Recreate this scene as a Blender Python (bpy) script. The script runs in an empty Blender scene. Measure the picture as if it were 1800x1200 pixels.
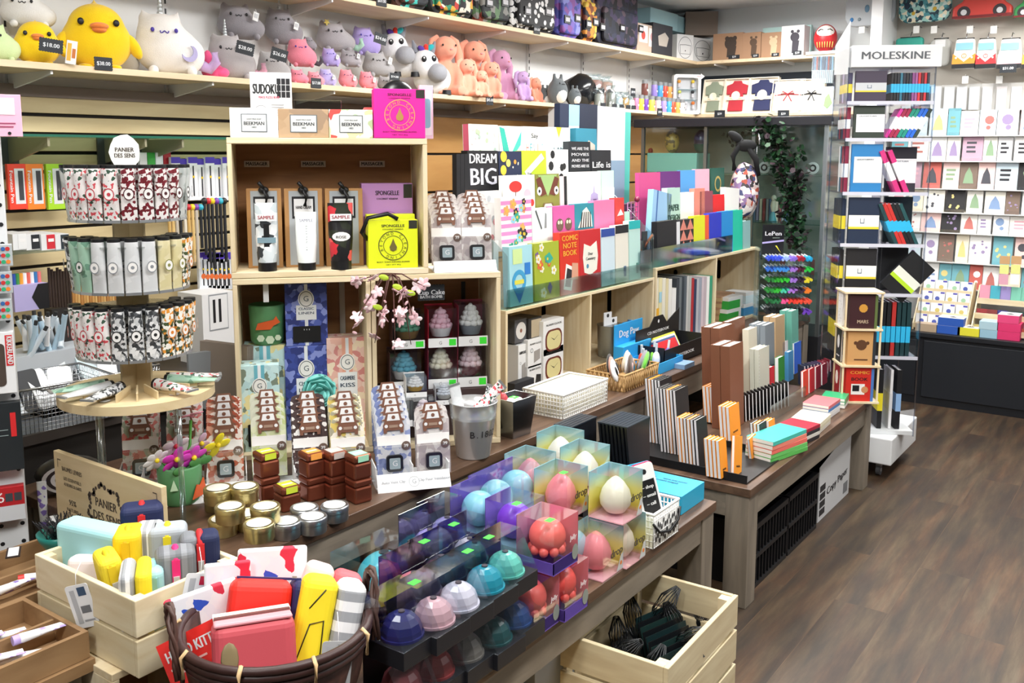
import bpy, bmesh, math, random
from mathutils import Vector, Matrix
S = bpy.context.scene; COL = S.collection
# ---------------- camera: eye 1.55 m up, looking down a little, lens shifted ----------------
HC, FP, CX, CY = 1.55, 1660.0, 900.0, 500.0
yaw = math.radians(35.6); pit = math.atan((CY-268)/FP); rol = math.radians(.15)
f0 = Vector((math.cos(yaw), math.sin(yaw), 0)); r0 = Vector((math.sin(yaw), -math.cos(yaw), 0))
FW = f0*math.cos(pit)+Vector((0, 0, -math.sin(pit))); UP0 = r0.cross(FW)
RT = r0*math.cos(rol)+UP0*math.sin(rol); UP = -r0*math.sin(rol)+UP0*math.cos(rol)
EYE = Vector((0, 0, HC))
cam = bpy.data.cameras.new('camera'); co = bpy.data.objects.new('camera', cam); COL.objects.link(co)
m = Matrix((RT, UP, -FW)).transposed().to_4x4(); m.translation = EYE; co.matrix_world = m
cam.sensor_width = 36; cam.lens = FP*36/1800; cam.shift_y = -(600-CY)/1800; cam.clip_start = .05
S.camera = co; S.cycles.transparent_max_bounces = 32
def at(px, py, x=None, y=None, z=None):
    d = FW+RT*((px-CX)/FP)-UP*((py-CY)/FP)
    t = (z-HC)/d.z if z is not None else (y/d.y if y is not None else x/d.x)
    return EYE+d*t
# ---------------- light ----------------
S.view_settings.view_transform = 'Standard'; S.view_settings.look = 'None'; S.view_settings.gamma = 1
S.view_settings.exposure = 0.7
w = bpy.data.worlds.new('world'); S.world = w; w.use_nodes = True
w.node_tree.nodes['Background'].inputs[0].default_value = (.8, .86, 1, 1); w.node_tree.nodes['Background'].inputs[1].default_value = .05
def area(x, y, sx, sy, e, z=2.57, col=(1, .985, .96)):
    l = bpy.data.lights.new('tube_light', 'AREA'); l.shape = 'RECTANGLE'; l.size = sx; l.size_y = sy; l.energy = e; l.color = col
    o = bpy.data.objects.new('tube_light', l); COL.objects.link(o); o.location = (x, y, z)
LIGHTS = [(1.2, .3), (1.2, 1.9), (3.4, .3), (3.4, 2.0), (5.5, .6), (5.5, 2.2), (-.8, .8), (3.0, -1.3)]
for x, y in LIGHTS: area(x, y, 1.25, .28, 13 if (x, y) == (1.2, 1.9) else 22.5, z=2.50)
# ---------------- materials ----------------
MC = {}
def lin(h):
    if not isinstance(h, str): return tuple(h)[:3]
    h = h.lstrip('#')
    if len(h) == 3: h = ''.join(c*2 for c in h)
    r = []
    for i in (0, 2, 4):
        c = int(h[i:i+2], 16)/255; r.append(c/12.92 if c <= .04045 else ((c+.055)/1.055)**2.4)
    return tuple(r)
def newmat(name):
    mt = bpy.data.materials.new(name); mt.use_nodes = True; n = mt.node_tree; return mt, n, n.nodes['Principled BSDF']
def c(h, r=.5, me=0, sh=0, coat=0):
    k = ('c', h, r, me, sh, coat)
    if k in MC: return MC[k]
    mt, n, b = newmat('plain'); b.inputs['Base Color'].default_value = (*lin(h), 1); b.inputs['Roughness'].default_value = r
    b.inputs['Metallic'].default_value = me
    if sh: b.inputs['Sheen Weight'].default_value = sh
    if coat: b.inputs['Coat Weight'].default_value = coat
    MC[k] = mt; return mt
def nd(n, t, **kw):
    x = n.nodes.new(t)
    for a, v in kw.items(): setattr(x, a, v)
    return x
def ramp(n, stops, interp='LINEAR'):
    r = nd(n, 'ShaderNodeValToRGB'); cr = r.color_ramp; cr.interpolation = interp
    while len(cr.elements) < len(stops): cr.elements.new(.5)
    for e, (p, h) in zip(cr.elements, stops): e.position = p; e.color = (*lin(h), 1)
    return r
def coords(n, sc=(1, 1, 1), rot=(0, 0, 0), src='Object'):
    t = nd(n, 'ShaderNodeTexCoord'); mp = nd(n, 'ShaderNodeMapping'); mp.inputs['Scale'].default_value = sc; mp.inputs['Rotation'].default_value = rot
    n.links.new(t.outputs[src], mp.inputs[0]); return mp
def wood(c1, c2, sc=(3, 30, 30), r=.55, name='wood', knots=True):
    k = ('w', c1, c2, sc, r)
    if k in MC: return MC[k]
    mt, n, b = newmat(name); mp = coords(n, sc)
    no = nd(n, 'ShaderNodeTexNoise'); no.inputs['Scale'].default_value = 1.6; no.inputs['Detail'].default_value = 5; no.inputs['Distortion'].default_value = .6
    n.links.new(mp.outputs[0], no.inputs[0]); r_ = ramp(n, [(.3, c1), (.7, c2)]); n.links.new(no.outputs[0], r_.inputs[0])
    n.links.new(r_.outputs[0], b.inputs['Base Color']); b.inputs['Roughness'].default_value = r
    MC[k] = mt; return mt
def cells(cols, scale=40, r=.6, sheen=0, feature='F1', dist=0.3, base=None, size=None, sc=(1, 1, 1)):
    """a print of small patches (floral, mosaic, speckle): base colour with voronoi patches in several colours"""
    k = ('v', tuple(cols), scale, r, sheen, base, size, sc, dist)
    if k in MC: return MC[k]
    mt, n, b = newmat('print'); mp = coords(n, sc)
    no = nd(n, 'ShaderNodeTexNoise'); no.inputs['Scale'].default_value = scale*.8
    mx = nd(n, 'ShaderNodeMixRGB'); mx.blend_type = 'ADD'; mx.inputs[0].default_value = dist/scale*3
    n.links.new(mp.outputs[0], no.inputs[0]); n.links.new(mp.outputs[0], mx.inputs[1]); n.links.new(no.outputs['Color'], mx.inputs[2])
    v = nd(n, 'ShaderNodeTexVoronoi'); v.inputs['Scale'].default_value = scale; n.links.new(mx.outputs[0], v.inputs[0])
    sp = nd(n, 'ShaderNodeSeparateColor'); n.links.new(v.outputs['Color'], sp.inputs[0])
    r_ = ramp(n, [(i/len(cols), h) for i, h in enumerate(cols)], 'CONSTANT'); n.links.new(sp.outputs[0], r_.inputs[0])
    out = r_.outputs[0]
    if base is not None:
        g = nd(n, 'ShaderNodeMath', operation='GREATER_THAN'); g.inputs[1].default_value = size or .35
        n.links.new(v.outputs['Distance'], g.inputs[0])
        m2 = nd(n, 'ShaderNodeMixRGB'); n.links.new(g.outputs[0], m2.inputs[0]); n.links.new(out, m2.inputs[1]); m2.inputs[2].default_value = (*lin(base), 1); out = m2.outputs[0]
    n.links.new(out, b.inputs['Base Color']); b.inputs['Roughness'].default_value = r; b.inputs['Sheen Weight'].default_value = sheen
    MC[k] = mt; return mt
def stripes(cols, scale, axis=0, r=.7, sheen=0):
    k = ('s', tuple(cols), scale, axis, r)
    if k in MC: return MC[k]
    mt, n, b = newmat('stripes'); mp = coords(n, (scale,)*3); sx = nd(n, 'ShaderNodeSeparateXYZ'); n.links.new(mp.outputs[0], sx.inputs[0])
    fr = nd(n, 'ShaderNodeMath', operation='FRACT'); n.links.new(sx.outputs[axis], fr.inputs[0])
    r_ = ramp(n, [(i/len(cols), h) for i, h in enumerate(cols)], 'CONSTANT'); n.links.new(fr.outputs[0], r_.inputs[0])
    n.links.new(r_.outputs[0], b.inputs['Base Color']); b.inputs['Roughness'].default_value = r; b.inputs['Sheen Weight'].default_value = sheen
    MC[k] = mt; return mt
def plush(h, h2=None, r=.95):
    k = ('p', h, h2)
    if k in MC: return MC[k]
    mt, n, b = newmat('plush'); mp = coords(n)
    no = nd(n, 'ShaderNodeTexNoise'); no.inputs['Scale'].default_value = 18; no.inputs['Detail'].default_value = 6; n.links.new(mp.outputs[0], no.inputs[0])
    a = lin(h); d = lin(h2) if h2 else tuple(x*.8 for x in a)
    r_ = nd(n, 'ShaderNodeMixRGB'); r_.inputs[1].default_value = (*d, 1); r_.inputs[2].default_value = (*a, 1); n.links.new(no.outputs[0], r_.inputs[0])
    n.links.new(r_.outputs[0], b.inputs['Base Color']); b.inputs['Roughness'].default_value = r; b.inputs['Sheen Weight'].default_value = .3
    n2 = nd(n, 'ShaderNodeTexNoise'); n2.inputs['Scale'].default_value = 300; n.links.new(mp.outputs[0], n2.inputs[0])
    bp = nd(n, 'ShaderNodeBump'); bp.inputs['Strength'].default_value = .35; bp.inputs['Distance'].default_value = .004; n.links.new(n2.outputs[0], bp.inputs['Height']); n.links.new(bp.outputs[0], b.inputs['Normal'])
    MC[k] = mt; return mt
def clear(h='#ffffff', a=.16, r=.08):
    """thin clear plastic or glass"""
    k = ('g', h, a, r)
    if k in MC: return MC[k]
    mt = bpy.data.materials.new('clear_plastic'); mt.use_nodes = True; n = mt.node_tree; n.nodes.clear()
    o = nd(n, 'ShaderNodeOutputMaterial'); t = nd(n, 'ShaderNodeBsdfTransparent'); t.inputs[0].default_value = (*lin(h), 1)
    g = nd(n, 'ShaderNodeBsdfGlossy'); g.inputs['Roughness'].default_value = r; g.inputs[0].default_value = (1, 1, 1, 1)
    lw = nd(n, 'ShaderNodeLayerWeight'); lw.inputs[0].default_value = .35; ma = nd(n, 'ShaderNodeMath', operation='MULTIPLY_ADD'); ma.inputs[1].default_value = .35; ma.inputs[2].default_value = a*.5
    mx = nd(n, 'ShaderNodeMixShader'); n.links.new(lw.outputs['Facing'], ma.inputs[0]); n.links.new(ma.outputs[0], mx.inputs[0]); n.links.new(t.outputs[0], mx.inputs[1]); n.links.new(g.outputs[0], mx.inputs[2]); n.links.new(mx.outputs[0], o.inputs[0])
    MC[k] = mt; return mt
PINE = wood('#d8c398', '#eadcbd', (2, 26, 26)); PINEZ = wood('#d8c398', '#eadcbd', (26, 26, 2)); PLY = wood('#c9a873', '#d9bd8c', (2, 20, 20)); PLYD = wood('#a9794a', '#8c603a', (3, 20, 20))
WHITE = c('#e6e7e8', .6); BLACK = c('#101114', .45); PAGE = c('#f2f0e8', .8); DARK = c('#181a1e', .5); CHROME = c('#c9ccd0', .25, 1); CLR = clear(); CLRM = clear('#e6f2f5', .3, .15); GREEN = c('#3fe03a', .5); METAL = c('#aab0b5', .32, .95)
OAK = wood('#6f665a', '#8b8071', (16, 16, 2), .6); OAKX = wood('#6f665a', '#8b8071', (2, 16, 16), .6); TOPW = wood('#4a372b', '#6b5240', (2, 22, 22), .42)
# ---------------- mesh builder ----------------
I4 = Matrix.Identity(4)
def T(x=0, y=0, z=0, rz=0, rx=0, ry=0, s=1):
    return Matrix.Translation((x, y, z)) @ Matrix.Rotation(math.radians(rz), 4, 'Z') @ Matrix.Rotation(math.radians(rx), 4, 'X') @ Matrix.Rotation(math.radians(ry), 4, 'Y') @ (Matrix.Scale(s, 4) if s != 1 else I4)
TXT = {}
def glyphs(s):
    if s in TXT: return TXT[s]
    cu = bpy.data.curves.new('t', 'FONT'); cu.body = s; cu.size = 1; cu.align_x = 'CENTER'; cu.align_y = 'CENTER'; cu.resolution_u = 2; cu.fill_mode = 'FRONT'
    o = bpy.data.objects.new('t', cu); me = bpy.data.meshes.new_from_object(o)
    xs = [v.co.x for v in me.vertices] or [0, 1]
    TXT[s] = ([v.co.copy() for v in me.vertices], [tuple(p.vertices) for p in me.polygons], max(xs)-min(xs) or 1, (max(xs)+min(xs))/2)
    bpy.data.objects.remove(o); bpy.data.meshes.remove(me); bpy.data.curves.remove(cu); return TXT[s]
class MB:
    def __init__(s): s.v = []; s.f = []; s.mi = []; s.sm = []; s.mats = []; s.M = I4
    def add(s, vs, fs, mat, M=None, smooth=False):
        M = s.M @ M if M is not None else s.M
        b = len(s.v); s.v += [M @ Vector(v) for v in vs]
        if mat not in s.mats: s.mats.append(mat)
        i = s.mats.index(mat)
        for f in fs: s.f.append([b+k for k in f]); s.mi.append(i); s.sm.append(smooth)
        return s
    def box(s, x0, x1, y0, y1, z0, z1, mat, M=None, skip=''):
        v = [(x0, y0, z0), (x1, y0, z0), (x1, y1, z0), (x0, y1, z0), (x0, y0, z1), (x1, y0, z1), (x1, y1, z1), (x0, y1, z1)]
        f = {'b': (3, 2, 1, 0), 't': (4, 5, 6, 7), 'f': (0, 1, 5, 4), 'r': (1, 2, 6, 5), 'k': (2, 3, 7, 6), 'l': (3, 0, 4, 7)}
        return s.add(v, [f[k] for k in f if k not in skip], mat, M)
    def cbox(s, cx, cy, z0, w, d, h, mat, M=None): return s.box(cx-w/2, cx+w/2, cy-d/2, cy+d/2, z0, z0+h, mat, M)
    def lathe(s, prof, mat, M=None, n=20, cap=True, arc=1):
        v = []; f = []; k = len(prof); m_ = n if arc == 1 else n+1
        for i in range(m_):
            a = 2*math.pi*arc*i/n
            for r, z in prof: v.append((r*math.cos(a), r*math.sin(a), z))
        for i in range(n):
            j = (i+1) % m_
            for q in range(k-1): f.append((i*k+q, j*k+q, j*k+q+1, i*k+q+1))
        s.add(v, f, mat, M, True)
        if cap and arc == 1:
            if prof[0][0] > 1e-5: s.add([v[i*k] for i in range(n)][::-1], [tuple(range(n))], mat, M)
            if prof[-1][0] > 1e-5: s.add([v[i*k+k-1] for i in range(n)], [tuple(range(n))], mat, M)
        return s
    def cyl(s, r, z0, z1, mat, M=None, n=16, r2=None): return s.lathe([(r, z0), (r2 if r2 is not None else r, z1)], mat, M, n)
    def ball(s, x, y, z, rx, ry, rz, mat, M=None, n=16, k=10, M2=None):
        pr = [(max(1e-6, math.sin(math.pi*i/k)), -math.cos(math.pi*i/k)) for i in range(k+1)]
        L = Matrix.Translation((x, y, z)) @ (M2 or I4) @ Matrix.Diagonal((rx, ry, rz, 1))
        return s.lathe(pr, mat, (M @ L) if M is not None else L, n, cap=False)
    def tube(s, pts, r, mat, M=None, n=6, closed=False):
        pts = [Vector(p) for p in pts]; v = []; f = []; N = len(pts)
        rr = r if isinstance(r, (list, tuple)) else [r]*N
        up = Vector((0, 0, 1))
        for i, p in enumerate(pts):
            a = pts[i-1] if (i or closed) else p; b = pts[(i+1) % N] if (i < N-1 or closed) else p
            t = (b-a).normalized(); q = t.cross(up)
            if q.length < .05: q = t.cross(Vector((1, 0, 0)))
            q.normalize(); w_ = q.cross(t)
            for j in range(n):
                an = 2*math.pi*j/n; v.append(p+(q*math.cos(an)+w_*math.sin(an))*rr[i])
        for i in range(N if closed else N-1):
            i2 = (i+1) % N
            for j in range(n): f.append((i*n+j, i*n+(j+1) % n, i2*n+(j+1) % n, i2*n+j))
        if not closed: f += [tuple(range(n))[::-1], tuple((N-1)*n+j for j in range(n))]
        return s.add(v, f, mat, M, True)
    def prism(s, pts, y0, y1, mat, M=None):
        """outline in x,z extruded along y"""
        n = len(pts); a = sum(pts[i][0]*pts[(i+1) % n][1]-pts[(i+1) % n][0]*pts[i][1] for i in range(n))
        if a < 0: pts = pts[::-1]
        v = [(x, y0, z) for x, z in pts]+[(x, y1, z) for x, z in pts]
        f = [tuple(range(n)), tuple(range(n, 2*n))[::-1]]+[(i, i+n, (i+1) % n+n, (i+1) % n) for i in range(n)]
        return s.add(v, f, mat, M)
    def quad(s, x0, x1, z0, z1, mat, y=0, M=None): return s.add([(x0, y, z0), (x1, y, z0), (x1, y, z1), (x0, y, z1)], [(0, 1, 2, 3)], mat, M)
    def disc(s, x, z, r, mat, y=0, n=20, M=None, r2=None, rz=None):
        rz = rz or r; o = [(x+r*math.cos(2*math.pi*i/n), y, z+rz*math.sin(2*math.pi*i/n)) for i in range(n)]
        if r2 is None: return s.add(o, [tuple(range(n))], mat, M)
        k = r2/r; q = [(x+(a-x)*k, y, z+(b-z)*k) for a, _, b in o]
        return s.add(o+q, [(i, (i+1) % n, n+(i+1) % n, n+i) for i in range(n)], mat, M)
    def text(s, t, x, z, h, mat, y=-.0006, w=None, M=None, rot=0):
        """lettering in the x,z plane, read from -y; h = cap height-ish, w = wanted width"""
        v, f, ww, cx = glyphs(t); sz = h/.7; sx = sz if w is None else w/ww
        ca, sa = math.cos(math.radians(rot)), math.sin(math.radians(rot))
        vs = []
        for p in v:
            a, b = (p.x-cx)*sx, p.y*sz; vs.append((x+a*ca-b*sa, y, z+a*sa+b*ca))
        if len(t) > 1: e = sz*.028; vs = [Vector(p)+Vector((d*ca, q_, d*sa)) for d, q_ in ((-e, 0), (0, -.00015), (e, -.0003)) for p in vs]; n = len(v); f = [tuple(i+n*q for i in g) for q in range(3) for g in f]
        return s.add(vs, f, mat, M)
    def build(s, name, parent=None, bev=0, sub=0, loc=None):
        me = bpy.data.meshes.new(name); me.from_pydata([tuple(v) for v in s.v], [], s.f)
        for m_ in s.mats: me.materials.append(m_)
        me.polygons.foreach_set('material_index', s.mi); me.polygons.foreach_set('use_smooth', s.sm); me.update()
        o = bpy.data.objects.new(name, me); COL.objects.link(o); o.parent = parent
        if bev:
            b = o.modifiers.new('bevel', 'BEVEL'); b.width = bev; b.segments = 2; b.limit_method = 'ANGLE'; b.angle_limit = .6
        if sub: q = o.modifiers.new('sub', 'SUBSURF'); q.levels = sub; q.render_levels = sub
        return o
def tag(o, label=None, cat=None, group=None, kind=None):
    if label: o['label'] = label
    if cat: o['category'] = cat
    if group: o['group'] = group
    if kind: o['kind'] = kind
    return o
def thing(name, label, cat, M=None, group=None):
    o = bpy.data.objects.new(name, None); COL.objects.link(o); o.empty_display_size = .02
    if M is not None: o.matrix_world = M
    return tag(o, label, cat, group)
def dup(root, M, label=None, group=None):
    r = root.copy(); COL.objects.link(r); r.matrix_world = M
    if label: r['label'] = label
    if group: r['group'] = group
    for ch in list(root.children):
        k = ch.copy(); COL.objects.link(k); k.parent = r
        for g in ch.children:
            d = g.copy(); COL.objects.link(d); d.parent = k
    return r
def solo(mb, name, label, cat, M=None, group=None, bev=0, sub=0):
    o = mb.build(name, None, bev, sub)
    if M is not None: o.matrix_world = M
    return tag(o, label, cat, group)
def part(mb, name, parent, label=None, bev=0, sub=0):
    o = mb.build(name, parent, bev, sub)
    if label: o['label'] = label
    return o
ORD = 'first second third fourth fifth sixth seventh eighth ninth tenth eleventh twelfth thirteenth fourteenth fifteenth sixteenth seventeenth eighteenth nineteenth twentieth'.split()
def nth(i): return ORD[i] if i < 20 else ('twenty-'+ORD[i-20] if i < 29 else 'far')
def frame(px, py, rz, **kw):
    p = at(px, py, **kw); return T(p.x, p.y, p.z, rz)
R = random.Random(7)
def onplane(px, py, p, rz):
    a = math.radians(rz); n = Vector((math.sin(a), -math.cos(a), 0)); d = FW+RT*((px-CX)/FP)-UP*((py-CY)/FP)
    return EYE+d*((p-EYE).dot(n)/d.dot(n))
def face(px0, px1, py0, py1, rz, p=None, **kw):
    """a standing face seen between these pixels: its base-centre frame, width and height"""
    if p is None: p = at((px0+px1)/2, py1, **kw)
    ym = (py0+py1)/2; a = onplane(px0, ym, p, rz); b = onplane(px1, ym, p, rz); t = onplane((px0+px1)/2, py0, p, rz); q = onplane((px0+px1)/2, py1, p, rz)
    return T((a.x+b.x)/2, (a.y+b.y)/2, q.z, rz), math.hypot(b.x-a.x, b.y-a.y), t.z-q.z
# ---------------- the room ----------------
YW, XW, ZC = 3.3, 6.75, 2.6
def struct(mb, name, bev=0): return tag(mb.build(name, None, bev), kind='structure')
def floor_mat():
    mt, n, b = newmat('vinyl_planks'); mp = coords(n)
    br = nd(n, 'ShaderNodeTexBrick'); br.offset = .37; br.inputs['Scale'].default_value = 1; br.inputs['Brick Width'].default_value = 1.22; br.inputs['Row Height'].default_value = .18
    br.inputs['Mortar Size'].default_value = .0012; br.inputs['Color1'].default_value = (0, 0, 0, 1); br.inputs['Color2'].default_value = (1, 1, 1, 1); br.inputs['Mortar'].default_value = (.1, .1, .1, 1)
    n.links.new(mp.outputs[0], br.inputs[0])
    m2 = coords(n, (1.2, 9, 1)); no = nd(n, 'ShaderNodeTexNoise'); no.inputs['Scale'].default_value = 1.5; no.inputs['Detail'].default_value = 8; no.inputs['Roughness'].default_value = .65
    ad = nd(n, 'ShaderNodeMixRGB', blend_type='ADD'); ad.inputs[0].default_value = 1; n.links.new(m2.outputs[0], ad.inputs[1])
    sc = nd(n, 'ShaderNodeVectorMath', operation='SCALE'); sc.inputs[3].default_value = 7; n.links.new(br.outputs[0], sc.inputs[0]); n.links.new(sc.outputs[0], ad.inputs[2]); n.links.new(ad.outputs[0], no.inputs[0])
    r_ = ramp(n, [(.25, '#2a211b'), (.42, '#40342a'), (.52, '#504030'), (.62, '#62503c'), (.8, '#7a6a56')]); n.links.new(no.outputs[0], r_.inputs[0])
    n2 = nd(n, 'ShaderNodeTexNoise'); n2.inputs['Scale'].default_value = 2.2; n2.inputs['Detail'].default_value = 2; n.links.new(ad.outputs[0], n2.inputs[0])
    r2 = ramp(n, [(.35, '#7c8078'), (.5, '#8a8178'), (.62, '#9c7a62'), (.75, '#a88b6c')]); n.links.new(n2.outputs[0], r2.inputs[0])
    mx = nd(n, 'ShaderNodeMixRGB', blend_type='OVERLAY'); mx.inputs[0].default_value = .55; n.links.new(r_.outputs[0], mx.inputs[1]); n.links.new(r2.outputs[0], mx.inputs[2])
    n.links.new(mx.outputs[0], b.inputs['Base Color']); b.inputs['Roughness'].default_value = .5
    bp = nd(n, 'ShaderNodeBump'); bp.inputs['Strength'].default_value = .15; bp.inputs['Distance'].default_value = .002; n.links.new(no.outputs[0], bp.inputs['Height']); n.links.new(bp.outputs[0], b.inputs['Normal'])
    return mt
struct(MB().box(-2.5, XW, -3, YW, -.1, 0, floor_mat()), 'floor')
WALLM = c('#dfe1e2', .8)
struct(MB().box(-2.5, XW, YW, YW+.1, 0, ZC, WALLM), 'wall_back')
struct(MB().box(XW, XW+.1, -3, YW, 0, ZC, c('#d7dde0', .8)), 'wall_far')
struct(MB().box(-2.6, -2.5, -3, YW, 0, ZC, c('#6f7174', .8)), 'wall_left')
struct(MB().box(-2.5, XW, -3.1, -3, 0, ZC, c('#6f7174', .8)), 'wall_front')
struct(MB().box(-2.6, XW+.1, -3.1, YW+.1, ZC, ZC+.1, c('#eceef0', .85)), 'ceiling')
for x, y in LIGHTS:
    t = thing('ceiling_light', 'fluorescent ceiling light fitting', 'ceiling light', T(x, y, ZC), 'fluorescent fittings on the ceiling')
    part(MB().cbox(0, 0, -.045, 1.3, .32, .045, c('#e8eaec', .5)), 'housing', t)
    dm, dn, db = newmat('lamp_diffuser'); db.inputs['Emission Color'].default_value = (1, .99, .96, 1); db.inputs['Emission Strength'].default_value = 6
    part(MB().cbox(0, 0, -.06, 1.22, .25, .015, dm), 'diffuser', t)
# uprights on the back wall
UPM = c('#d4d6d7', .5)
for i, x in enumerate([x0*.62-.2 for x0 in range(0, 11)]+[6.35]):
    b_ = MB().box(x-.012, x+.012, YW-.014, YW, 1.62, 2.5, UPM)
    for k in range(22): b_.quad(x-.004, x+.004, 1.66+k*.038, 1.68+k*.038, DARK, YW-.0146)
    struct(b_, 'trim_%d' % (i+1))
# slatwall
SLAT = wood('#c8b488', '#dccb9f', (1.5, 8, 12), .5); SLATO = wood('#a9793f', '#b98b4e', (1.5, 8, 8), .5); GROOVE = c('#191613', .8)
def slatwall(x0, x1, zt, mat, pitch, name, label):
    t = thing(name, label, 'wall panel'); z = zt; k = MB()
    k.box(x0, x1, YW-.03, YW-.012, .3, zt, GROOVE); part(k, 'backing', t); k = MB()
    while z > .35:
        k.box(x0, x1, YW-.045, YW-.025, z-pitch+.012, z, mat); z -= pitch
    part(k, 'slats', t, bev=.002)
slatwall(-1.5, 3.62, 1.735, SLAT, .0655, 'slatwall', 'pale beech slatted wall panel behind the tube stand')
slatwall(3.63, 6.6, 1.735, SLATO, .2, 'wall_panel', 'orange-brown wall panel behind the greeting notebooks')
struct(MB().box(-1.5, 6.6, YW-.05, YW, 1.735, 1.775, c('#7d6f66', .6)), 'trim_20')
# ---------------- wall shelves ----------------
SHW = wood('#dcc4a0', '#ead6b4', (1.5, 14, 14), .5)
def shelf(name, label, x0, x1, y0, y1, z, brk, far=False):
    t = thing(name, label, 'shelf', T(x0, y0, z)); L = x1-x0; D = y1-y0
    part(MB().box(0, L, 0, D, -.022, 0, SHW), 'board', t, bev=.002)
    for b in brk:
        k = MB()
        if far: k.add([(0.012, b-.004, -.022), (D, b-.004, -.022), (D, b-.004, -.11), (.012, b-.004, -.034), (0.012, b+.004, -.022), (D, b+.004, -.022), (D, b+.004, -.11), (.012, b+.004, -.034)], [(0, 1, 2, 3), (7, 6, 5, 4), (3, 2, 6, 7), (0, 3, 7, 4)], WHITE)
        else: k.add([(b-.004, 0.012, -.022), (b-.004, D, -.022), (b-.004, D, -.075), (b-.004, .012, -.034), (b+.004, 0.012, -.022), (b+.004, D, -.022), (b+.004, D, -.075), (b+.004, .012, -.034)], [(0, 1, 2, 3), (7, 6, 5, 4), (3, 2, 6, 7), (0, 3, 7, 4)], WHITE)
        part(k, 'bracket', t)
BR = [x0*.62-.2+1.5 for x0 in range(-1, 11)]
shelf('wall_shelf', 'long pale wall shelf holding the soft toys', -1.5, 6.5, 3.0, YW-.016, 1.83, BR)
shelf('wall_shelf', 'upper pale wall shelf holding the patterned rucksacks', -1.5, 6.5, 3.0, YW-.016, 2.21, BR)
BF = [.12+.5*k for k in range(3)]
shelf('wall_shelf', 'lower shelf on the far wall under the ribboned gift boxes', 6.5, XW, 1.75, YW-.02, 1.83, BF, True)
shelf('wall_shelf', 'upper shelf on the far wall under the brown figure boxes', 6.5, XW, 1.75, YW-.02, 2.21, BF, True)
# ---------------- tables ----------------
def table(name, label, x0, x1, y0, y1, z, apr=.085, leg=.085, group=None):
    t = thing(name, label, 'table', T(x0, y0, 0)); L = x1-x0; D = y1-y0
    part(MB().box(0, L, 0, D, z-.03, z, TOPW), 'tabletop', t, bev=.002)
    a = MB().box(leg, L-leg, .012, .03, z-.03-apr, z-.03, OAKX).box(leg, L-leg, D-.03, D-.012, z-.03-apr, z-.03, OAKX).box(.012, .03, leg, D-leg, z-.03-apr, z-.03, OAKX).box(L-.03, L-.012, leg, D-leg, z-.03-apr, z-.03, OAKX)
    part(a, 'apron', t)
    for sx in (.006, L-leg-.006):
        for sy in (.006, D-leg-.006): part(MB().box(sx, sx+leg, sy, sy+leg, 0, z-.03, OAK), 'leg', t, bev=.002)
    return t
table('display_table', 'low wooden table under the boxed coloured balls', 1.0, 2.78, 1.17, 1.62, .43)
table('display_table', 'low wooden table under the orange and black notebooks', 2.945, 4.46, 1.12, 1.68, .43)
table('display_table', 'taller wooden table under the open pine crates and tins', 1.24, 3.39, 1.70, 2.6, .62, .1)
table('display_table', 'taller wooden table under the far cubby shelves and eye masks', 3.4, 5.35, 1.72, 2.6, .62, .1)
# ---------------- soft toys on the long shelf ----------------
def depth(p): return (p-EYE).dot(FW)
INK = c('#16161b', .5)
def fuse(mb, name, parent, vox=.012):
    o = mb.build(name, parent); r = o.modifiers.new('fuse', 'REMESH'); r.mode = 'VOXEL'; r.voxel_size = vox; r.use_smooth_shade = True
    s_ = o.modifiers.new('soft', 'SMOOTH'); s_.factor = .6; s_.iterations = 4; return o
def dotface(t, x, y, z, s, col=INK, mouth=True, rx=0):
    for q in (-1, 1): part(MB().ball(x+q*s, y, z, s*.17, s*.1, s*.2, col, n=10, k=6), 'eye', t)
    if mouth:
        k = MB()
        for q in (-1, 1): k.tube([(x+q*s*.36*math.sin(a), y-s*.03, z-s*.05-s*.2*math.sin(math.pi*a/1.6)) for a in (0, .4, .8, 1.2, 1.6)], s*.05, col, n=5)
        part(k, 'mouth', t)
def hangtag(t, x, y, z, s, rz=0, col=WHITE):
    k = MB(); M = T(x, y, z, rz, 0, 14); k.box(-s*.5, s*.5, -.0015, .0015, -s*.8, s*.6, col, M).box(-s*.3, s*.3, -.003, -.0016, -s*.3, s*.35, c('#b9bcc0'), M).tube([(0, 0, s*.5), (0, .01, s*1.1)], .0015, WHITE, M, 4); part(k, 'hang_tag', t)
def bird(lab, M, W, wing=1):   # unit width 1
    t = thing('bird_plush', lab, 'soft toy', M, 'soft toys on the long wall shelf'); Y = plush('#ffdf1c', '#f2c400')
    k = MB().ball(0, 0, .40*W, .5*W, .36*W, .42*W, Y, n=28, k=16).ball(0, -.02*W, .62*W, .40*W, .3*W, .34*W, Y, n=24, k=14).ball(0, .02, .98*W, .05*W, .04*W, .07*W, Y); fuse(k, 'body', t, .014*max(W/.27, .6))
    for q in (-1, 1): part(MB().ball(q*.5*W, -.06*W, .36*W, .09*W, .12*W, .2*W, Y, M2=Matrix.Rotation(q*-.5, 4, 'Y')), 'wing', t)
    part(MB().ball(0, -.36*W, .6*W, .13*W, .09*W, .05*W, plush('#ff9a4d', '#f58436')).ball(0, -.34*W, .55*W, .10*W, .08*W, .045*W, plush('#ff9a4d', '#f58436')), 'beak', t)
    for q in (-1, 1): part(MB().ball(q*.24*W, -.30*W, .66*W, .045*W, .025*W, .05*W, INK), 'eye', t)
    for q in (-1, 1): part(MB().ball(q*.2*W, -.2*W, .03*W, .1*W, .12*W, .04*W, Y), 'foot', t)
    return t
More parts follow.
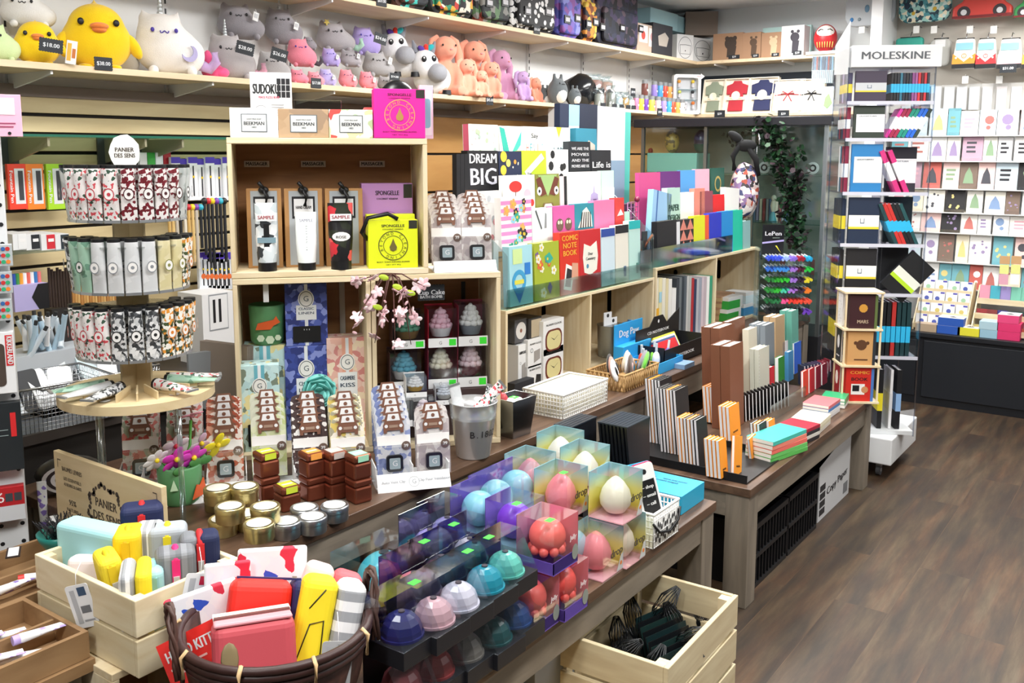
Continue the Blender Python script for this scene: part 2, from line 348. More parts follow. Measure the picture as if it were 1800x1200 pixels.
def cat(lab, M, W, col, col2=None, horn=0, tail=None, star=0, ink=INK, tagp=1, moon=0, upright=0, name='cat_plush'):
    t = thing(name, lab, 'soft toy', M, 'soft toys on the long wall shelf'); P_ = plush(col, col2); h = 1.0 if upright else .78
    k = MB().ball(-.04*W, 0, .36*W*h, .46*W, .3*W, .36*W*h, P_, n=24, k=14).ball(-.12*W, -.03*W, .56*W*h, .34*W, .27*W, .3*W*h, P_, n=24, k=14).ball(.16*W, .02*W, .3*W*h, .34*W, .28*W, .3*W*h, P_, n=20, k=12)
    for q in (-1, 1): k.lathe([(.1*W, 0), (.07*W, .1*W), (.02*W, .17*W)], P_, T((-.12+q*.2)*W, 0, .74*W*h, 0, 0, q*14), 10)
    fuse(k, 'body', t, .045*W)
    for x in (-.28, .25): part(MB().ball(x*W, -.2*W, .05*W, .07*W, .08*W, .07*W, P_, n=12, k=8), 'foot', t)
    dotface(t, -.13*W, -.29*W, .6*W*h, .16*W, ink)
    if tail: part(MB().tube([(.42*W, .05*W, .18*W), (.56*W, 0, .12*W), (.64*W, -.04*W, .22*W), (.62*W, -.05*W, .36*W)], [.09*W, .08*W, .07*W, .05*W], plush(tail), n=10), 'tail', t, 'tail in another colour')
    if horn:
        k = MB()
        for i in range(6): k.ball(-.12*W, -.02*W, (.86+i*.055)*W*h, (.045-.006*i)*W, (.045-.006*i)*W, .04*W, c('#cfd6da', .3, .5), n=10, k=6)
        part(k, 'horn', t, 'silver twisted horn')
    if star: part(MB().prism([(.08*W*(1 if i % 2 else .45)*math.sin(i*math.pi/5), .08*W*(1 if i % 2 else .45)*math.cos(i*math.pi/5)) for i in range(10)], -.02*W, .02*W, plush('#f6e27a'), T(-.3*W, -.2*W, .84*W*h)), 'star', t, 'yellow star')
    if moon: part(MB().prism([(.12*W*math.cos(a), .12*W*math.sin(a)) for a in [x*.3-2.6 for x in range(13)]]+[(.09*W*math.cos(a)-.03*W, .09*W*math.sin(a)+.03*W) for a in [1.0-x*.3 for x in range(13)]], -.02*W, 0, plush('#c3bce8'), T(.2*W, -.27*W, .3*W, 10)), 'crescent_patch', t, 'lilac crescent patch')
    if tagp: hangtag(t, .2*W, -.34*W, .45*W, .1*W*(1+.05/W), 15)
    return t
def bunny(lab, M, Hh, col, col2, lean=0):
    t = thing('rabbit_plush', lab, 'soft toy', M, 'soft toys on the long wall shelf'); P_ = plush(col, col2); W = Hh
    k = MB().ball(0, 0, .3*W, .19*W, .15*W, .32*W, P_, n=20, k=14).ball(0, -.03*W, .76*W, .2*W, .18*W, .2*W, P_, n=20, k=14).ball(.02*W, -.17*W, .70*W, .11*W, .1*W, .09*W, P_)
    for q in (-1, 1):
        k.tube([(q*.15*W, -.04*W, .52*W), (q*.2*W, -.16*W, .34*W), (q*.17*W, -.2*W, .18*W)], [.06*W, .065*W, .06*W], P_, n=10)
        k.tube([(q*.1*W, -.06*W, .1*W), (q*.16*W, -.26*W, .07*W), (q*.17*W, -.36*W, .09*W)], [.09*W, .08*W, .09*W], P_, n=10)
    fuse(k, 'body', t, .03*W)
    for q in (-1, 1): part(MB().tube([(q*.1*W, .03*W, .94*W), (q*.2*W, .03*W, .88*W), (q*.25*W, .01*W, .66*W), (q*.24*W, -.02*W, .42*W)], [.05*W, .06*W, .075*W, .05*W], P_, n=10), 'ear', t)
    for q in (-.1, .12): part(MB().ball(q*W, -.2*W, .8*W, .016*W, .012*W, .018*W, INK), 'eye', t)
    part(MB().ball(.02*W, -.265*W, .73*W, .025*W, .015*W, .016*W, c('#e8a0a0')), 'nose', t)
    return t
def shelfpos(px, py, rz, yy=3.13, zz=None):
    p = at(px, py, y=yy); return T(p.x, p.y, 1.83 if zz is None else p.z, rz), depth(p)/FP
def put(px, py, w, rz=-22, yy=3.13, zz=None):
    M, s = shelfpos(px, py, rz, yy, zz); return M, w*s
LAV = '#b7a6e6'; GRY = '#aeaab0'; GR2 = '#97949b'; PNK = '#f78fa4'
M, s = put(172, 103, 118, -24, 3.12); bird('big bright yellow plush bird with orange beak, largest of the soft toys', M, s)
M, s = put(66, 98, 78, -24, 3.1); bird('smaller yellow plush bird beside the big one', M, s)
M, s = put(-2, 95, 56, -20, 3.1); cat('pale green plush creature cut off at the left edge of the shelf', M, s*1.3, '#d9eeb4', upright=1, tagp=0, name='creature_plush')
M, s = put(52, 50, 92, -22, 3.2, 1); cat('white plush with small dark features peeking over the smaller yellow bird', M, s, '#f1f1ef', tagp=0, name='bear_plush')
M, s = put(213, 105, 62, -22, 3.21); cat('off-white plush with silver horn mostly hidden behind the big yellow bird', M, s, '#e9e7e2', horn=1, tagp=0, upright=1)
M, s = put(300, 113, 122, -22, 3.12); cat('large white plush cat with silver horn and lilac crescent patch', M, s, '#fbfaf8', '#e8e5e2', horn=1, moon=1, tagp=0, ink=c('#4b3aa8'), upright=1, tail='#d8b6ea')
M, s = put(374, 122, 40, -22, 3.1); solo(MB().ball(0, 0, .3*s, .5*s, .4*s, .36*s, plush('#f45a92')).ball(.3*s, -.1*s, .25*s, .4*s, .3*s, .25*s, plush('#f45a92')).ball(-.2*s, 0, .7*s, .22*s, .2*s, .5*s, plush('#f45a92')), 'tail_plush', 'hot pink soft tail-shaped plush beside the large white cat', 'soft toy', M, 'soft toys on the long wall shelf')
for px, py, w, yy, zz, col, lab, kw in [
    (425, 70, 86, 3.22, 1, GR2, 'grey plush cat lying on top of the pile, leftmost of the upper row', {}),
    (500, 79, 70, 3.22, 1, GR2, 'dark grey plush cat with silver horn in the upper row', dict(horn=1, upright=1)),
    (591, 92, 74, 3.22, 1, GRY, 'grey plush cat wearing a yellow star, with mint green tail', dict(star=1, tail='#b9e2cf', tagp=0)),
    (644, 98, 56, 3.22, 1, LAV, 'lilac plush cat in the upper row left of the white horse toys', dict(upright=1, ink=c('#3a2c9a'), tagp=0)),
    (408, 125, 88, 3.1, None, '#b8b3b6', 'grey plush cat with silver horn and pastel tail sitting at shelf edge', dict(horn=1, tail='#f3b4cc', tagp=0, upright=1)),
    (482, 130, 62, 3.1, None, '#b5b2b4', 'grey plush cat with dark price card below the horned dark one', dict(tagp=0, upright=1)),
    (545, 88, 26, 3.2, 1, GR2, 'small grey plush squeezed between two larger cats in the upper row', dict(tagp=0, upright=1)),
    (531, 118, 56, 3.17, 1, PNK, 'coral pink plush cat holding a striped tail', dict(tagp=0, upright=1, ink=c('#3a2c9a'), tail='#5a5560')),
    (526, 139, 36, 3.06, None, PNK, 'little coral pink plush at the front edge, left of the other', dict(tagp=0)),
    (555, 141, 34, 3.06, None, '#f59aa8', 'little coral pink plush at the front edge beside the lilac one', dict(tagp=0)),
    (582, 117, 36, 3.12, 1, LAV, 'upright lilac plush with white swing tag propped above a paler one', dict(upright=1, ink=c('#3a2c9a'))),
    (576, 143, 34, 3.05, None, '#bdb1ea', 'small lilac plush cat with swing tag at the shelf edge', dict(upright=1, ink=c('#3a2c9a'))),
    (612, 146, 36, 3.05, None, '#f7939f', 'small pink plush cat with swing tag, left one of two alike', dict(upright=1, ink=c('#4b3a6a'))),
    (647, 149, 35, 3.05, None, '#f7939f', 'small pink plush cat with swing tag, right one of two alike', dict(upright=1, ink=c('#4b3a6a'))),
    (617, 118, 42, 3.16, 1, GRY, 'grey plush cat behind the two small pink ones', {}),
    (666, 136, 62, 3.16, 1, '#b3b1b3', 'grey plush cat with swing tag lying in front of the white horse toys', {}),
    (680, 151, 36, 3.05, None, '#aaa7a8', 'small grey plush cat with whiskers at the shelf edge', dict(tagp=0)),
    (710, 150, 24, 3.05, None, '#c9c7c8', 'tiny pale grey plush beside the magenta box top', dict(tagp=0))]:
    M, s = put(px, py, w, -22, yy, zz); cat(lab, M, s, col, **kw)
# horse toys
def horse(lab, px, py, w, rz, yy, zz=None, col2='#a9abb3'):
    M, W = put(px, py, w, rz, yy, zz); t = thing('horse_plush', lab, 'soft toy', M, 'soft toys on the long wall shelf'); P_ = plush('#f4f4f6', '#dcdde2')
    fuse(MB().ball(.1*W, .1*W, .35*W, .42*W, .32*W, .35*W, P_, n=24, k=14).ball(-.12*W, -.06*W, .62*W, .3*W, .28*W, .32*W, P_, n=24, k=14), 'body', t, .03*W)
    part(MB().ball(.08*W, -.28*W, .45*W, .22*W, .2*W, .2*W, plush(col2)), 'muzzle', t, 'grey muzzle')
    for x, z in ((-.22, .72), (.0, .74)): part(MB().ball(x*W, -.31*W, z*W, .055*W, .03*W, .065*W, INK).ball(x*W-.01*W, -.337*W, z*W+.025*W, .018*W, .01*W, .02*W, WHITE), 'eye', t)
    for q in (-1, 1): part(MB().lathe([(.07*W, 0), (.06*W, .12*W), (.005, .26*W)], plush('#8a8c96'), T((-.12+q*.17)*W, 0, .88*W, 0, 0, q*18), 10), 'ear', t)
    for i, h in enumerate(('#5a3aa0', '#e0362c', '#29b3bb')): part(MB().ball((-.2+i*.1)*W, -.08*W, (.95+.02*i)*W, .06*W, .05*W, .09*W, plush(h), M2=Matrix.Rotation(i-1, 4, 'Y')), 'mane_tuft', t)
    for x in (-.1, .3): part(MB().cyl(.1*W, 0, .1*W, INK, T(x*W, -.25*W, 0, 0, 0, 0), 14, .09*W), 'hoof', t, 'black hoof')
    return t
horse('big white plush horse with grey muzzle and bright mane, nearer the grey cats', 703, 136, 80, -40, 3.2, 1)
horse('white and grey plush horse toy next to the peach rabbits', 755, 160, 82, -30, 3.1)
PE = ('#fbb096', '#ee9a80')
for px, py, h, rz, yy, lab, cc in [(782, 163, 108, -30, 3.12, 'tall peach long-eared plush rabbit, leftmost of the rabbits', PE), (832, 168, 104, -24, 3.14, 'tall peach plush rabbit looking at the aisle, second tall rabbit', PE),
    (820, 167, 68, -28, 3.04, 'short peach plush rabbit sitting in front between the two tall peach ones', ('#ffbea4', '#f5a98f')), (862, 171, 66, -28, 3.04, 'short peach plush rabbit with white tag, in front of the lilac rabbit', ('#fdb79e', '#f2a187')),
    (845, 172, 48, -24, 3.0, 'smallest peach plush rabbit at the shelf edge', ('#ffbea4', '#f5a98f')), (878, 168, 92, -14, 3.16, 'tall dusty lilac plush rabbit', ('#d9a3c4', '#c58cb2')),
    (917, 174, 54, -20, 3.05, 'small lilac plush rabbit with long arms near the grey toys', ('#d3b2e0', '#bb98cf')), (940, 168, 48, -14, 3.18, 'peach plush rabbit almost hidden behind the small lilac one', PE)]:
    M, s = put(px, py, h, rz, yy); bunny(lab, M, s, *cc)
M, s = put(900, 165, 36, -10, 3.2); cat('white plush dog with black ears between the rabbits', M, s*1.5, '#f2f2f2', upright=1, tagp=0, name='dog_plush')
for px, py, w, yy, lab in [(958, 172, 26, 3.16, 'small dark grey plush owl-like creature at the back, left of its larger twin'), (980, 178, 40, 3.08, 'larger dark grey plush creature with white belly'), (1010, 178, 26, 3.05, 'smallest dark grey plush creature, in front of the black bag')]:
    M, s = put(px, py, w, -15, yy); t = thing('creature_plush', lab, 'soft toy', M, 'grey belly toys'); g = plush('#70787c', '#5b6266')
    fuse(MB().ball(0, 0, .55*s, .5*s, .4*s, .58*s, g, n=20, k=14).lathe([(.1*s, 0), (.08*s, .2*s), (.01, .32*s)], g, T(-.2*s, 0, 1.02*s), 8).lathe([(.1*s, 0), (.08*s, .2*s), (.01, .32*s)], g, T(.2*s, 0, 1.02*s), 8), 'body', t, .06*s)
    part(MB().ball(0, -.18*s, .42*s, .34*s, .25*s, .36*s, plush('#f1f1ee')), 'belly', t, 'white belly'); dotface(t, 0, -.36*s, .9*s, .2*s)
M, s = put(1020, 176, 60, -15, 3.15); k = MB()
k.ball(0, 0, .45*s, .55*s, .4*s, .5*s, c('#1c1e22', .18), n=14, k=9)
b_ = solo(k, 'plastic_bag', 'crumpled black plastic bag at the end of the soft toys', 'bag', M)
dm_ = b_.modifiers.new('crumple', 'DISPLACE'); tx = bpy.data.textures.new('crumple', 'CLOUDS'); tx.noise_scale = .05; dm_.texture = tx; dm_.strength = .06
# ---------------- black price cards ----------------
def scallop(w, h, n=9):
    o = []; m_ = max(3, int(n*h/w))
    for (x0, z0, x1, z1, q) in ((-w/2, -h/2, w/2, -h/2, n), (w/2, -h/2, w/2, h/2, m_), (w/2, h/2, -w/2, h/2, n), (-w/2, h/2, -w/2, -h/2, m_)):
        for i in range(q):
            for a in (0, .5):
                f = (i+a)/q; nx, nz = (z1-z0), -(x1-x0); L = math.hypot(nx, nz); d = .0012 if a else -.0008
                o.append((x0+(x1-x0)*f+nx/L*d, z0+(z1-z0)*f+nz/L*d))
    return o
TAGM = c('#23282e', .6); CHALK = c('#d9dcdf', .8)
def price(txt, M, w=.075, h=.042, lab='', tilt=0, name='price_card'):
    k = MB().prism(scallop(w, h), 0, .002, TAGM)
    t = k.build(name); t.matrix_world = M @ T(0, 0, 0, 0, 0, tilt); tag(t, lab, 'price card', 'black price cards')
    part(MB().text(txt, 0, 0, h*.3, CHALK, -.0008), 'lettering', t, 'white handwritten price'); return t
def shelfcard(px, py, txt, lab, tilt=0, w=.075, h=.042, rz=0, yy=2.996, **kw):
    p = at(px, py, **(kw or dict(y=yy))); return price(txt, T(p.x, p.y, p.z, rz), w, h, lab, tilt)
shelfcard(182, 112, '$38.00', 'black price card reading $38.00 on the shelf edge under the big yellow bird', 0, .064, .042)
shelfcard(556, 146, '$17.00', 'black price card on the shelf edge under the small pink toys', 0, .055, .04)
shelfcard(861, 176, '$45.00', 'black price card on the shelf edge under the peach rabbits', 0, .06, .05)
shelfcard(90, 80, '$18.00', 'black price card reading $18.00 leaning on the smaller yellow bird', 6, .07, .042, -15, 2.98)
shelfcard(431, 85, '$28.00', 'black price card reading $28.00 on a grey horned plush cat', 12, .07, .046, -20, 2.98)
shelfcard(491, 96, '$26.00', 'black price card reading $26.00 on a grey plush cat', 14, .068, .046, -20, 2.98)
shelfcard(669, 68, '$24.00', 'black price card pinned beside the lilac plush cat', 14, .062, .046, -20, 3.02)
shelfcard(694, 135, '$14.00', 'small black price card above the magenta box', 4, .05, .032, -20, 2.98)
shelfcard(671, 2, '$69.00', 'black price card on the upper shelf edge at the top of the photo', 0, .065, .045)
shelfcard(944, 52, '$76.00', 'black price card on the upper shelf edge under the black and white rucksack', 0, .06, .045)
p = at(122, 83, y=2.985); t = solo(MB().box(-.016, .016, 0, .003, 0, .075, WHITE).box(-.013, -.001, -.001, 0, .01, .066, c('#f2b13a')).box(.002, .012, -.001, 0, .02, .05, c('#c7702a')), 'swing_tag', 'narrow white and orange card standing between the yellow birds', 'tag', T(p.x, p.y, 1.83, -20, 0, 8))
# ---------------- patterned rucksacks and boxes on the upper shelf ----------------
def rounded(w, h, r, n=4, z0=0):
    o = []
    for cx_, cz, a0 in ((w/2-r, r, -90), (w/2-r, h-r, 0), (-w/2+r, h-r, 90), (-w/2+r, r, 180)):
        for i in range(n+1):
            a = math.radians(a0+90*i/n); o.append((cx_+r*math.cos(a), z0+cz+r*math.sin(a)))
    return o
def rucksack(px0, px1, py1, lab, mat, H=.42, yy=3.03, patch=2):
    M, W, _ = face(px0, px1, py1-60, py1, 0, y=yy); p = M.translation; M = T(p.x, p.y, 2.21)
    t = thing('rucksack', lab, 'bag', M, 'patterned rucksacks on the upper shelf')
    part(MB().prism(rounded(W*.96, H, .05), -.005, .15, mat), 'body', t, bev=.02)
    part(MB().prism(rounded(W*.8, H*.5, .03, z0=.02), -.03, 0, mat), 'front_pocket', t, bev=.012)
    for i in range(patch): part(MB().box(-.03, .03, -.036, -.03, H*.18, H*.18+.045, BLACK, T((i-.5*(patch-1))*W*.45, 0, i*.02)).box(-.022, .022, -.038, -.036, H*.18+.01, H*.18+.033, c('#cfcfd4'), T((i-.5*(patch-1))*W*.45, 0, i*.02)), 'logo_patch', t, 'black rubber logo patch')
    part(MB().tube([(-.05, .1, H-.02), (-.04, .1, H+.04), (.04, .1, H+.04), (.05, .1, H-.02)], .008, BLACK), 'handle', t)
rucksack(690, 752, 16, 'teal and black patterned rucksack, leftmost and only its base in view', cells(['#2b2c30', '#49c3bb', '#1a1b1f', '#5a3b34', '#2f3338'], 34))
rucksack(754, 832, 33, 'black rucksack printed with red, green and yellow patches', cells(['#17181b', '#2f8f6a', '#c23a30', '#2a2b30', '#d8a93c', '#1b1c22', '#e8e0d0'], 36))
rucksack(834, 895, 42, 'dark rucksack printed with green, brown and grey shapes', cells(['#22252a', '#5f7f5a', '#8b8a86', '#1b1c20', '#8d3f33', '#2c3a34'], 30))
rucksack(896, 976, 56, 'black rucksack covered in small round white helmet shapes', cells(['#f1f1f1', '#e6e6e8', '#f6f6f6'], 26, base='#16171b', size=.42, dist=.05))
rucksack(977, 1018, 65, 'blue and violet patterned rucksack', cells(['#5358b8', '#7a63c0', '#3a3f8f', '#8a4f9e', '#2c2f6a', '#8f93dd'], 28, dist=.1))
rucksack(1019, 1046, 72, 'dark rucksack with orange and yellow figures', cells(['#1c1b20', '#e0912a', '#2a2830', '#8b4a2a', '#3a3338', '#e9c54f'], 28))
rucksack(1047, 1122, 86, 'navy and black rucksack with faint dark print', cells(['#1b2033', '#252a42', '#15171f', '#3b3152', '#141624', '#5a4a55'], 22), patch=3)
def carton(px0, px1, py0, py1, rz, lab, mat, D=.14, name='gift_box', cat_='box', group=None, dec=None, z=None, bev=.0015, lid=None, **kw):
    M, W, H = face(px0, px1, py0, py1, rz, **kw)
    if z is not None: M.translation.z = z
    o = solo(MB().box(-W/2, W/2, 0, D, 0, H, mat), name, lab, cat_, M, group, bev=bev)
    if dec: k = MB(); nm = dec(k, W, H); nm = nm if isinstance(nm, str) else 'printed_front'; part(k, nm, o)
    return o
KRAFT = c('#a98467', .75); KRAFD = c('#8f6f58', .8); AQUA = c('#a9d2dc', .6)
def figure_dec(col, card=None):
    def f(k, W, H):
        k.disc(W*.1, H*.62, W*.2, c(col), -.0008, r2=None).prism([(-.02*W, .1*H), (.25*W, .08*H), (.3*W, .5*H), (0, .55*H)], -.0014, -.0004, c(col)).disc(-.02*W, H*.8, W*.07, c(col), -.0009).disc(.24*W, H*.8, W*.07, c(col), -.0009)
        k.box(W*.05, W*.42, -.003, -.001, .03*H, .17*H, TAGM).text('$39', W*.24, H*.1, H*.07, CHALK, -.0034)
    return f
carton(1120, 1155, 38, 88, 0, 'kraft gift bag with white floral labels beside the navy rucksack', c('#c0aa98', .8), .09, 'gift_bag', 'bag', y=3.03, z=2.21, dec=lambda k, W, H: k.quad(-W*.4, .02*W, H*.35, H*.95, WHITE, -.0006).quad(.08*W, .42*W, H*.25, H*.9, c('#efe9e4'), -.0006).disc(-.2*W, H*.6, W*.1, c('#d0544a'), -.001).disc(.25*W, H*.6, W*.1, c('#c99'), -.001) and 'labels')
carton(1148, 1182, 40, 95, 0, 'black and grey printed box on the upper shelf left of the white face boxes', c('#34363c', .5), .12, y=3.02, z=2.21, dec=lambda k, W, H: k.prism([(-.2*W, .3*H), (.2*W, .3*H), (.3*W, .6*H), (.1*W, .75*H), (-.25*W, .6*H)], -.001, 0, c('#b9b0a6')) and 'printed_motif')
def facebox(k, W, H):
    k.disc(0, H*.5, W*.42, c('#5d6166'), -.0006, 24, rz=H*.42).disc(0, H*.5, W*.40, WHITE, -.0009, 24, rz=H*.40).add([(-W*.3, -.0012, H*.25), (W*.3, -.0012, H*.25), (W*.34, -.0012, H*.6), (0, -.0012, H*.62), (-W*.34, -.0012, H*.6)], [(0, 1, 2, 3, 4)], c('#5d6166')).add([(-W*.28, -.0015, H*.265), (W*.28, -.0015, H*.265), (W*.32, -.0015, H*.58), (0, -.0015, H*.6), (-W*.32, -.0015, H*.58)], [(0, 1, 2, 3, 4)], WHITE).disc(0, H*.38, W*.03, INK, -.0018, 8)
carton(1190, 1219, 56, 102, -20, 'white box with outlined lion face, left of a matching one', WHITE, .12, y=3.05, z=2.21, dec=facebox, group='white boxes with line faces')
carton(1218, 1252, 62, 106, -10, 'white box with outlined cat face at the shelf corner', WHITE, .12, y=3.03, z=2.21, dec=facebox, group='white boxes with line faces')
carton(1143, 1192, 19, 50, 0, 'pale blue box stacked high behind the kraft gift bag', AQUA, .14, y=3.13, name='storage_box')
carton(1192, 1226, 32, 60, 0, 'pale blue box stacked behind the white face boxes', AQUA, .14, y=3.15, name='storage_box')
carton(1205, 1262, 20, 62, -60, 'brown cardboard carton in the ceiling corner of the upper shelf', c('#85786e', .85), .2, x=6.62, name='cardboard_carton')
carton(1253, 1305, 60, 107, -90, 'kraft figure box showing a dark pointed-ear creature', KRAFT, .15, x=6.52, z=2.21, dec=figure_dec('#453a33'), group='kraft figure boxes')
carton(1305, 1337, 58, 104, -90, 'kraft figure box with a dark striped panel, middle of three', KRAFT, .15, x=6.52, z=2.21, dec=figure_dec('#5d4a3c'), group='kraft figure boxes')
carton(1338, 1373, 58, 102, -90, 'kraft figure box with a pale figure, beside the white bear box', KRAFT, .15, x=6.52, z=2.21, dec=figure_dec('#c9b391'), group='kraft figure boxes')
carton(1373, 1413, 47, 101, -90, 'white box printed with a raised-arm dark bear shape and blue oval', WHITE, .15, x=6.52, z=2.21, dec=figure_dec('#38343f'))
carton(1340, 1425, 44, 100, -90, 'mint green panel box behind the figure boxes', c('#bfe3e0', .6), .04, x=6.64, z=2.21, name='panel_box')
M, W, H = face(1427, 1467, 44, 94, -90, x=6.5)
t = thing('daruma_doll', 'round red and white daruma doll at the end of the far shelf', 'ornament', T(6.55, M.translation.y, 2.23, -75)); RD = c('#c4222a', .45)
part(MB().ball(0, 0, H*.47, W*.5, W*.5, H*.5, RD, n=26, k=16), 'body', t)
part(MB().ball(0, -W*.16, H*.62, W*.4, W*.36, H*.3, c('#f3ece6'), n=22, k=12), 'face', t, 'white face')
for q in (-1, 1): part(MB().ball(q*W*.16, -W*.42, H*.62, W*.1, W*.08, H*.09, WHITE, n=12, k=8).tube([(q*W*.08, -W*.47, H*.73), (q*W*.2, -W*.46, H*.76), (q*W*.3, -W*.4, H*.7)], W*.02, INK), 'eye', t)
for q in range(-3, 4): part(MB().tube([(q*W*.11, -W*.49*math.cos(q*.22), H*.32), (q*W*.1, -W*.44*math.cos(q*.22), H*.12)], W*.02, c('#f0c869')), 'gold_line', t)
solo(MB().cbox(0, 0, -.02, .22, .22, .02, WHITE), 'stand', 'flat white stand under the daruma doll', 'stand', T(6.6, M.translation.y, 2.23))
solo(MB().box(-.016, 0, -.55, .55, -.1, .1, c('#27303a', .7)), 'wall_board', 'long dark blue board on the far wall above the gift boxes', 'panel', T(XW-.005, 2.62, 2.02))
# kimono and ribbon gift boxes, leaning in open cream trays
def tray(px0, px1, py0, py1, lab, fill):
    M, W, H = face(px0, px1, py0, py1, -90, x=6.53); M = T(6.53, M.translation.y, 1.832, -90, -12); H = H/.98
    t = thing('gift_box', lab, 'gift box', M, 'open gift boxes under the dark panel'); CR = c('#efe6d4', .7)
    k = MB(); k.box(-W/2, W/2, .02, .035, 0, H, CR)
    for a in ((-W/2, -W/2+.006, 0, H), (W/2-.006, W/2, 0, H), (-W/2, W/2, 0, .006), (-W/2, W/2, H-.006, H)): k.box(a[0], a[1], 0, .021, a[2], a[3], CR)
    part(k, 'tray', t); fill(t, W, H)
def robe(col, fan=None):
    def f(t, W, H):
        m_ = c(col, .8); k = MB(); w = W*.4
        k.prism([(-w*.35, H*.93), (w*.35, H*.93), (w*.45, H*.86), (w, H*.8), (w*.95, H*.55), (w*.62, H*.56), (w*.7, H*.08), (-w*.7, H*.08), (-w*.62, H*.56), (-w*.95, H*.55), (-w, H*.8), (-w*.45, H*.86)], .004, .019, m_); part(k, 'robe', t, bev=.003)
        part(MB().box(-w*.85, w*.85, .0, .004, H*.38, H*.47, c('#e9e1cf')).box(-w*.6, w*.6, -.002, 0, H*.41, H*.44, c(fan or '#d8c9a0')), 'sash', t, 'pale sash')
        part(MB().lathe([(w*.02, 0), (w*.42, .004)], c('#efe7d0'), T(0, .0, H*.5, 0, 90), 14, cap=False), 'paper_fan', t)
    return f
def ribboned(col):
    def f(t, W, H):
        part(MB().box(-W*.44, W*.44, .006, .02, H*.05, H*.95, c('#f6f1e6', .7)), 'lid', t); m_ = c(col, .6)
        part(MB().tube([(-W*.4, .004, H*.52), (-W*.1, 0, H*.56), (W*.4, .004, H*.52)], .0035, m_).tube([(0, -.002, H*.55), (-W*.15, -.008, H*.63), (-W*.2, -.003, H*.55), (0, -.003, H*.55), (W*.16, -.008, H*.63), (W*.2, -.003, H*.56), (0, -.002, H*.55)], .004, m_).tube([(0, 0, H*.55), (-W*.12, 0, H*.35)], .0035, m_).tube([(0, 0, H*.55), (W*.14, 0, H*.33)], .0035, m_), 'ribbon_bow', t)
    return f
tray(1232, 1270, 137, 199, 'open gift box holding an olive green folded robe', robe('#8a9480'))
tray(1268, 1314, 137, 200, 'open gift box holding a red folded robe', robe('#b8313d'))
tray(1311, 1364, 136, 200, 'open gift box holding a navy blue robe with fan', robe('#2c3158'))
tray(1354, 1411, 139, 198, 'cream gift box tied with a thin red ribbon', ribboned('#c4404a'))
tray(1402, 1446, 139, 198, 'cream gift box tied with a thin black ribbon', ribboned('#33343a'))
# bottles and trinkets
def bottle(px, py1, lab, col, h=.105, r=.023, cap='#8c8f92', yy=3.06, z=1.83):
    p = at(px, py1, y=yy); t = thing('character_bottle', lab, 'bottle', T(p.x, yy, z), 'small coloured bottles on the lower wall shelf')
    part(MB().lathe([(r*.9, 0), (r, .004), (r, h*.72), (r*.92, h*.76)], c(col, .35), None, 14).disc(0, h*.35, r*.42, c('#f5f2ee'), -r*1.01, 12).disc(0, h*.42, r*.2, INK, -r*1.03, 8), 'bottle_body', t)
    part(MB().cyl(r*.88, h*.76, h, c(cap, .4), None, 14), 'cap', t)
BC = ['pink #ef7fa4', 'yellow #e6e04a', 'purple #6f3fae', 'lemon and lilac #dfe25a', 'pale pink #f3c5cf', 'lavender #a594e0', 'sky blue #4aaee0', 'orange-red #e65a3a', 'pale orange #f2b45e', 'white #eceaea']
for px, s in zip((1117, 1126, 1134, 1145, 1156, 1166, 1175, 1182, 1190, 1198), BC):
    n_, h_ = s.rsplit(' ', 1); bottle(px, 195, n_+' capped bottle in the front row of small bottles', h_)
for px, s in zip((1133, 1150, 1160, 1168, 1176, 1184), ['maroon #7a4a44', 'violet #9a86d8', 'blue #58a6e2', 'red #e0503c', 'tangerine #f1a85a', 'ivory #f2f0ee']):
    n_, h_ = s.rsplit(' ', 1); bottle(px, 168, n_+' capped bottle standing in the raised back row', h_, yy=3.14, z=1.945)
solo(MB().box(-.2, .2, -.035, .05, 0, .113, CLRM), 'riser', 'clear riser block under the back row of small bottles', 'stand', T(at(1158, 168, y=3.14).x, 3.14, 1.831))
t = thing('display_case', 'white rounded window case of miniature figures with an arrow sign', 'display case', face(1184, 1232, 128, 198, -45, y=3.03)[0]); W, H = face(1184, 1232, 128, 198, -45, y=3.03)[1:]; t.location.z = 1.83
k = MB(); o_ = rounded(W, H, .02); i_ = [(x*.8, H/2+(z-H/2)*.84) for x, z in o_]; n_ = len(o_)
k.add([(x, 0, z) for x, z in o_]+[(x, 0, z) for x, z in i_]+[(x, .05, z) for x, z in o_]+[(x, .05, z) for x, z in i_], [(i, (i+1) % n_, n_+(i+1) % n_, n_+i) for i in range(n_)]+[(2*n_+i, i, (i+1) % n_, 2*n_+(i+1) % n_)[::-1] for i in range(n_)]+[(n_+i, n_+(i+1) % n_, 3*n_+(i+1) % n_, 3*n_+i) for i in range(n_)], c('#fafafa', .4)); part(k, 'frame', t)
part(MB().box(-W*.4, W*.4, .045, .05, H*.08, H*.92, c('#cfd2d6')), 'back_panel', t); part(MB().quad(-W*.4, W*.4, H*.08, H*.92, CLR, .002), 'window', t)
for z in (.36, .62): part(MB().box(-W*.4, W*.4, .005, .045, H*z, H*z+.003, CLRM), 'inner_shelf', t)
part(MB().prism([(-.04, -.012), (.015, -.012), (.015, -.022), (.045, 0), (.015, .022), (.015, .012), (-.04, .012)], -.006, 0, WHITE, T(W*.4, 0, H*.95)).text('OMG!', 0, 0, .009, c('#d88'), -.0066, M=T(W*.4, 0, H*.95)), 'arrow_sign', t)
mc = t.matrix_world.copy()
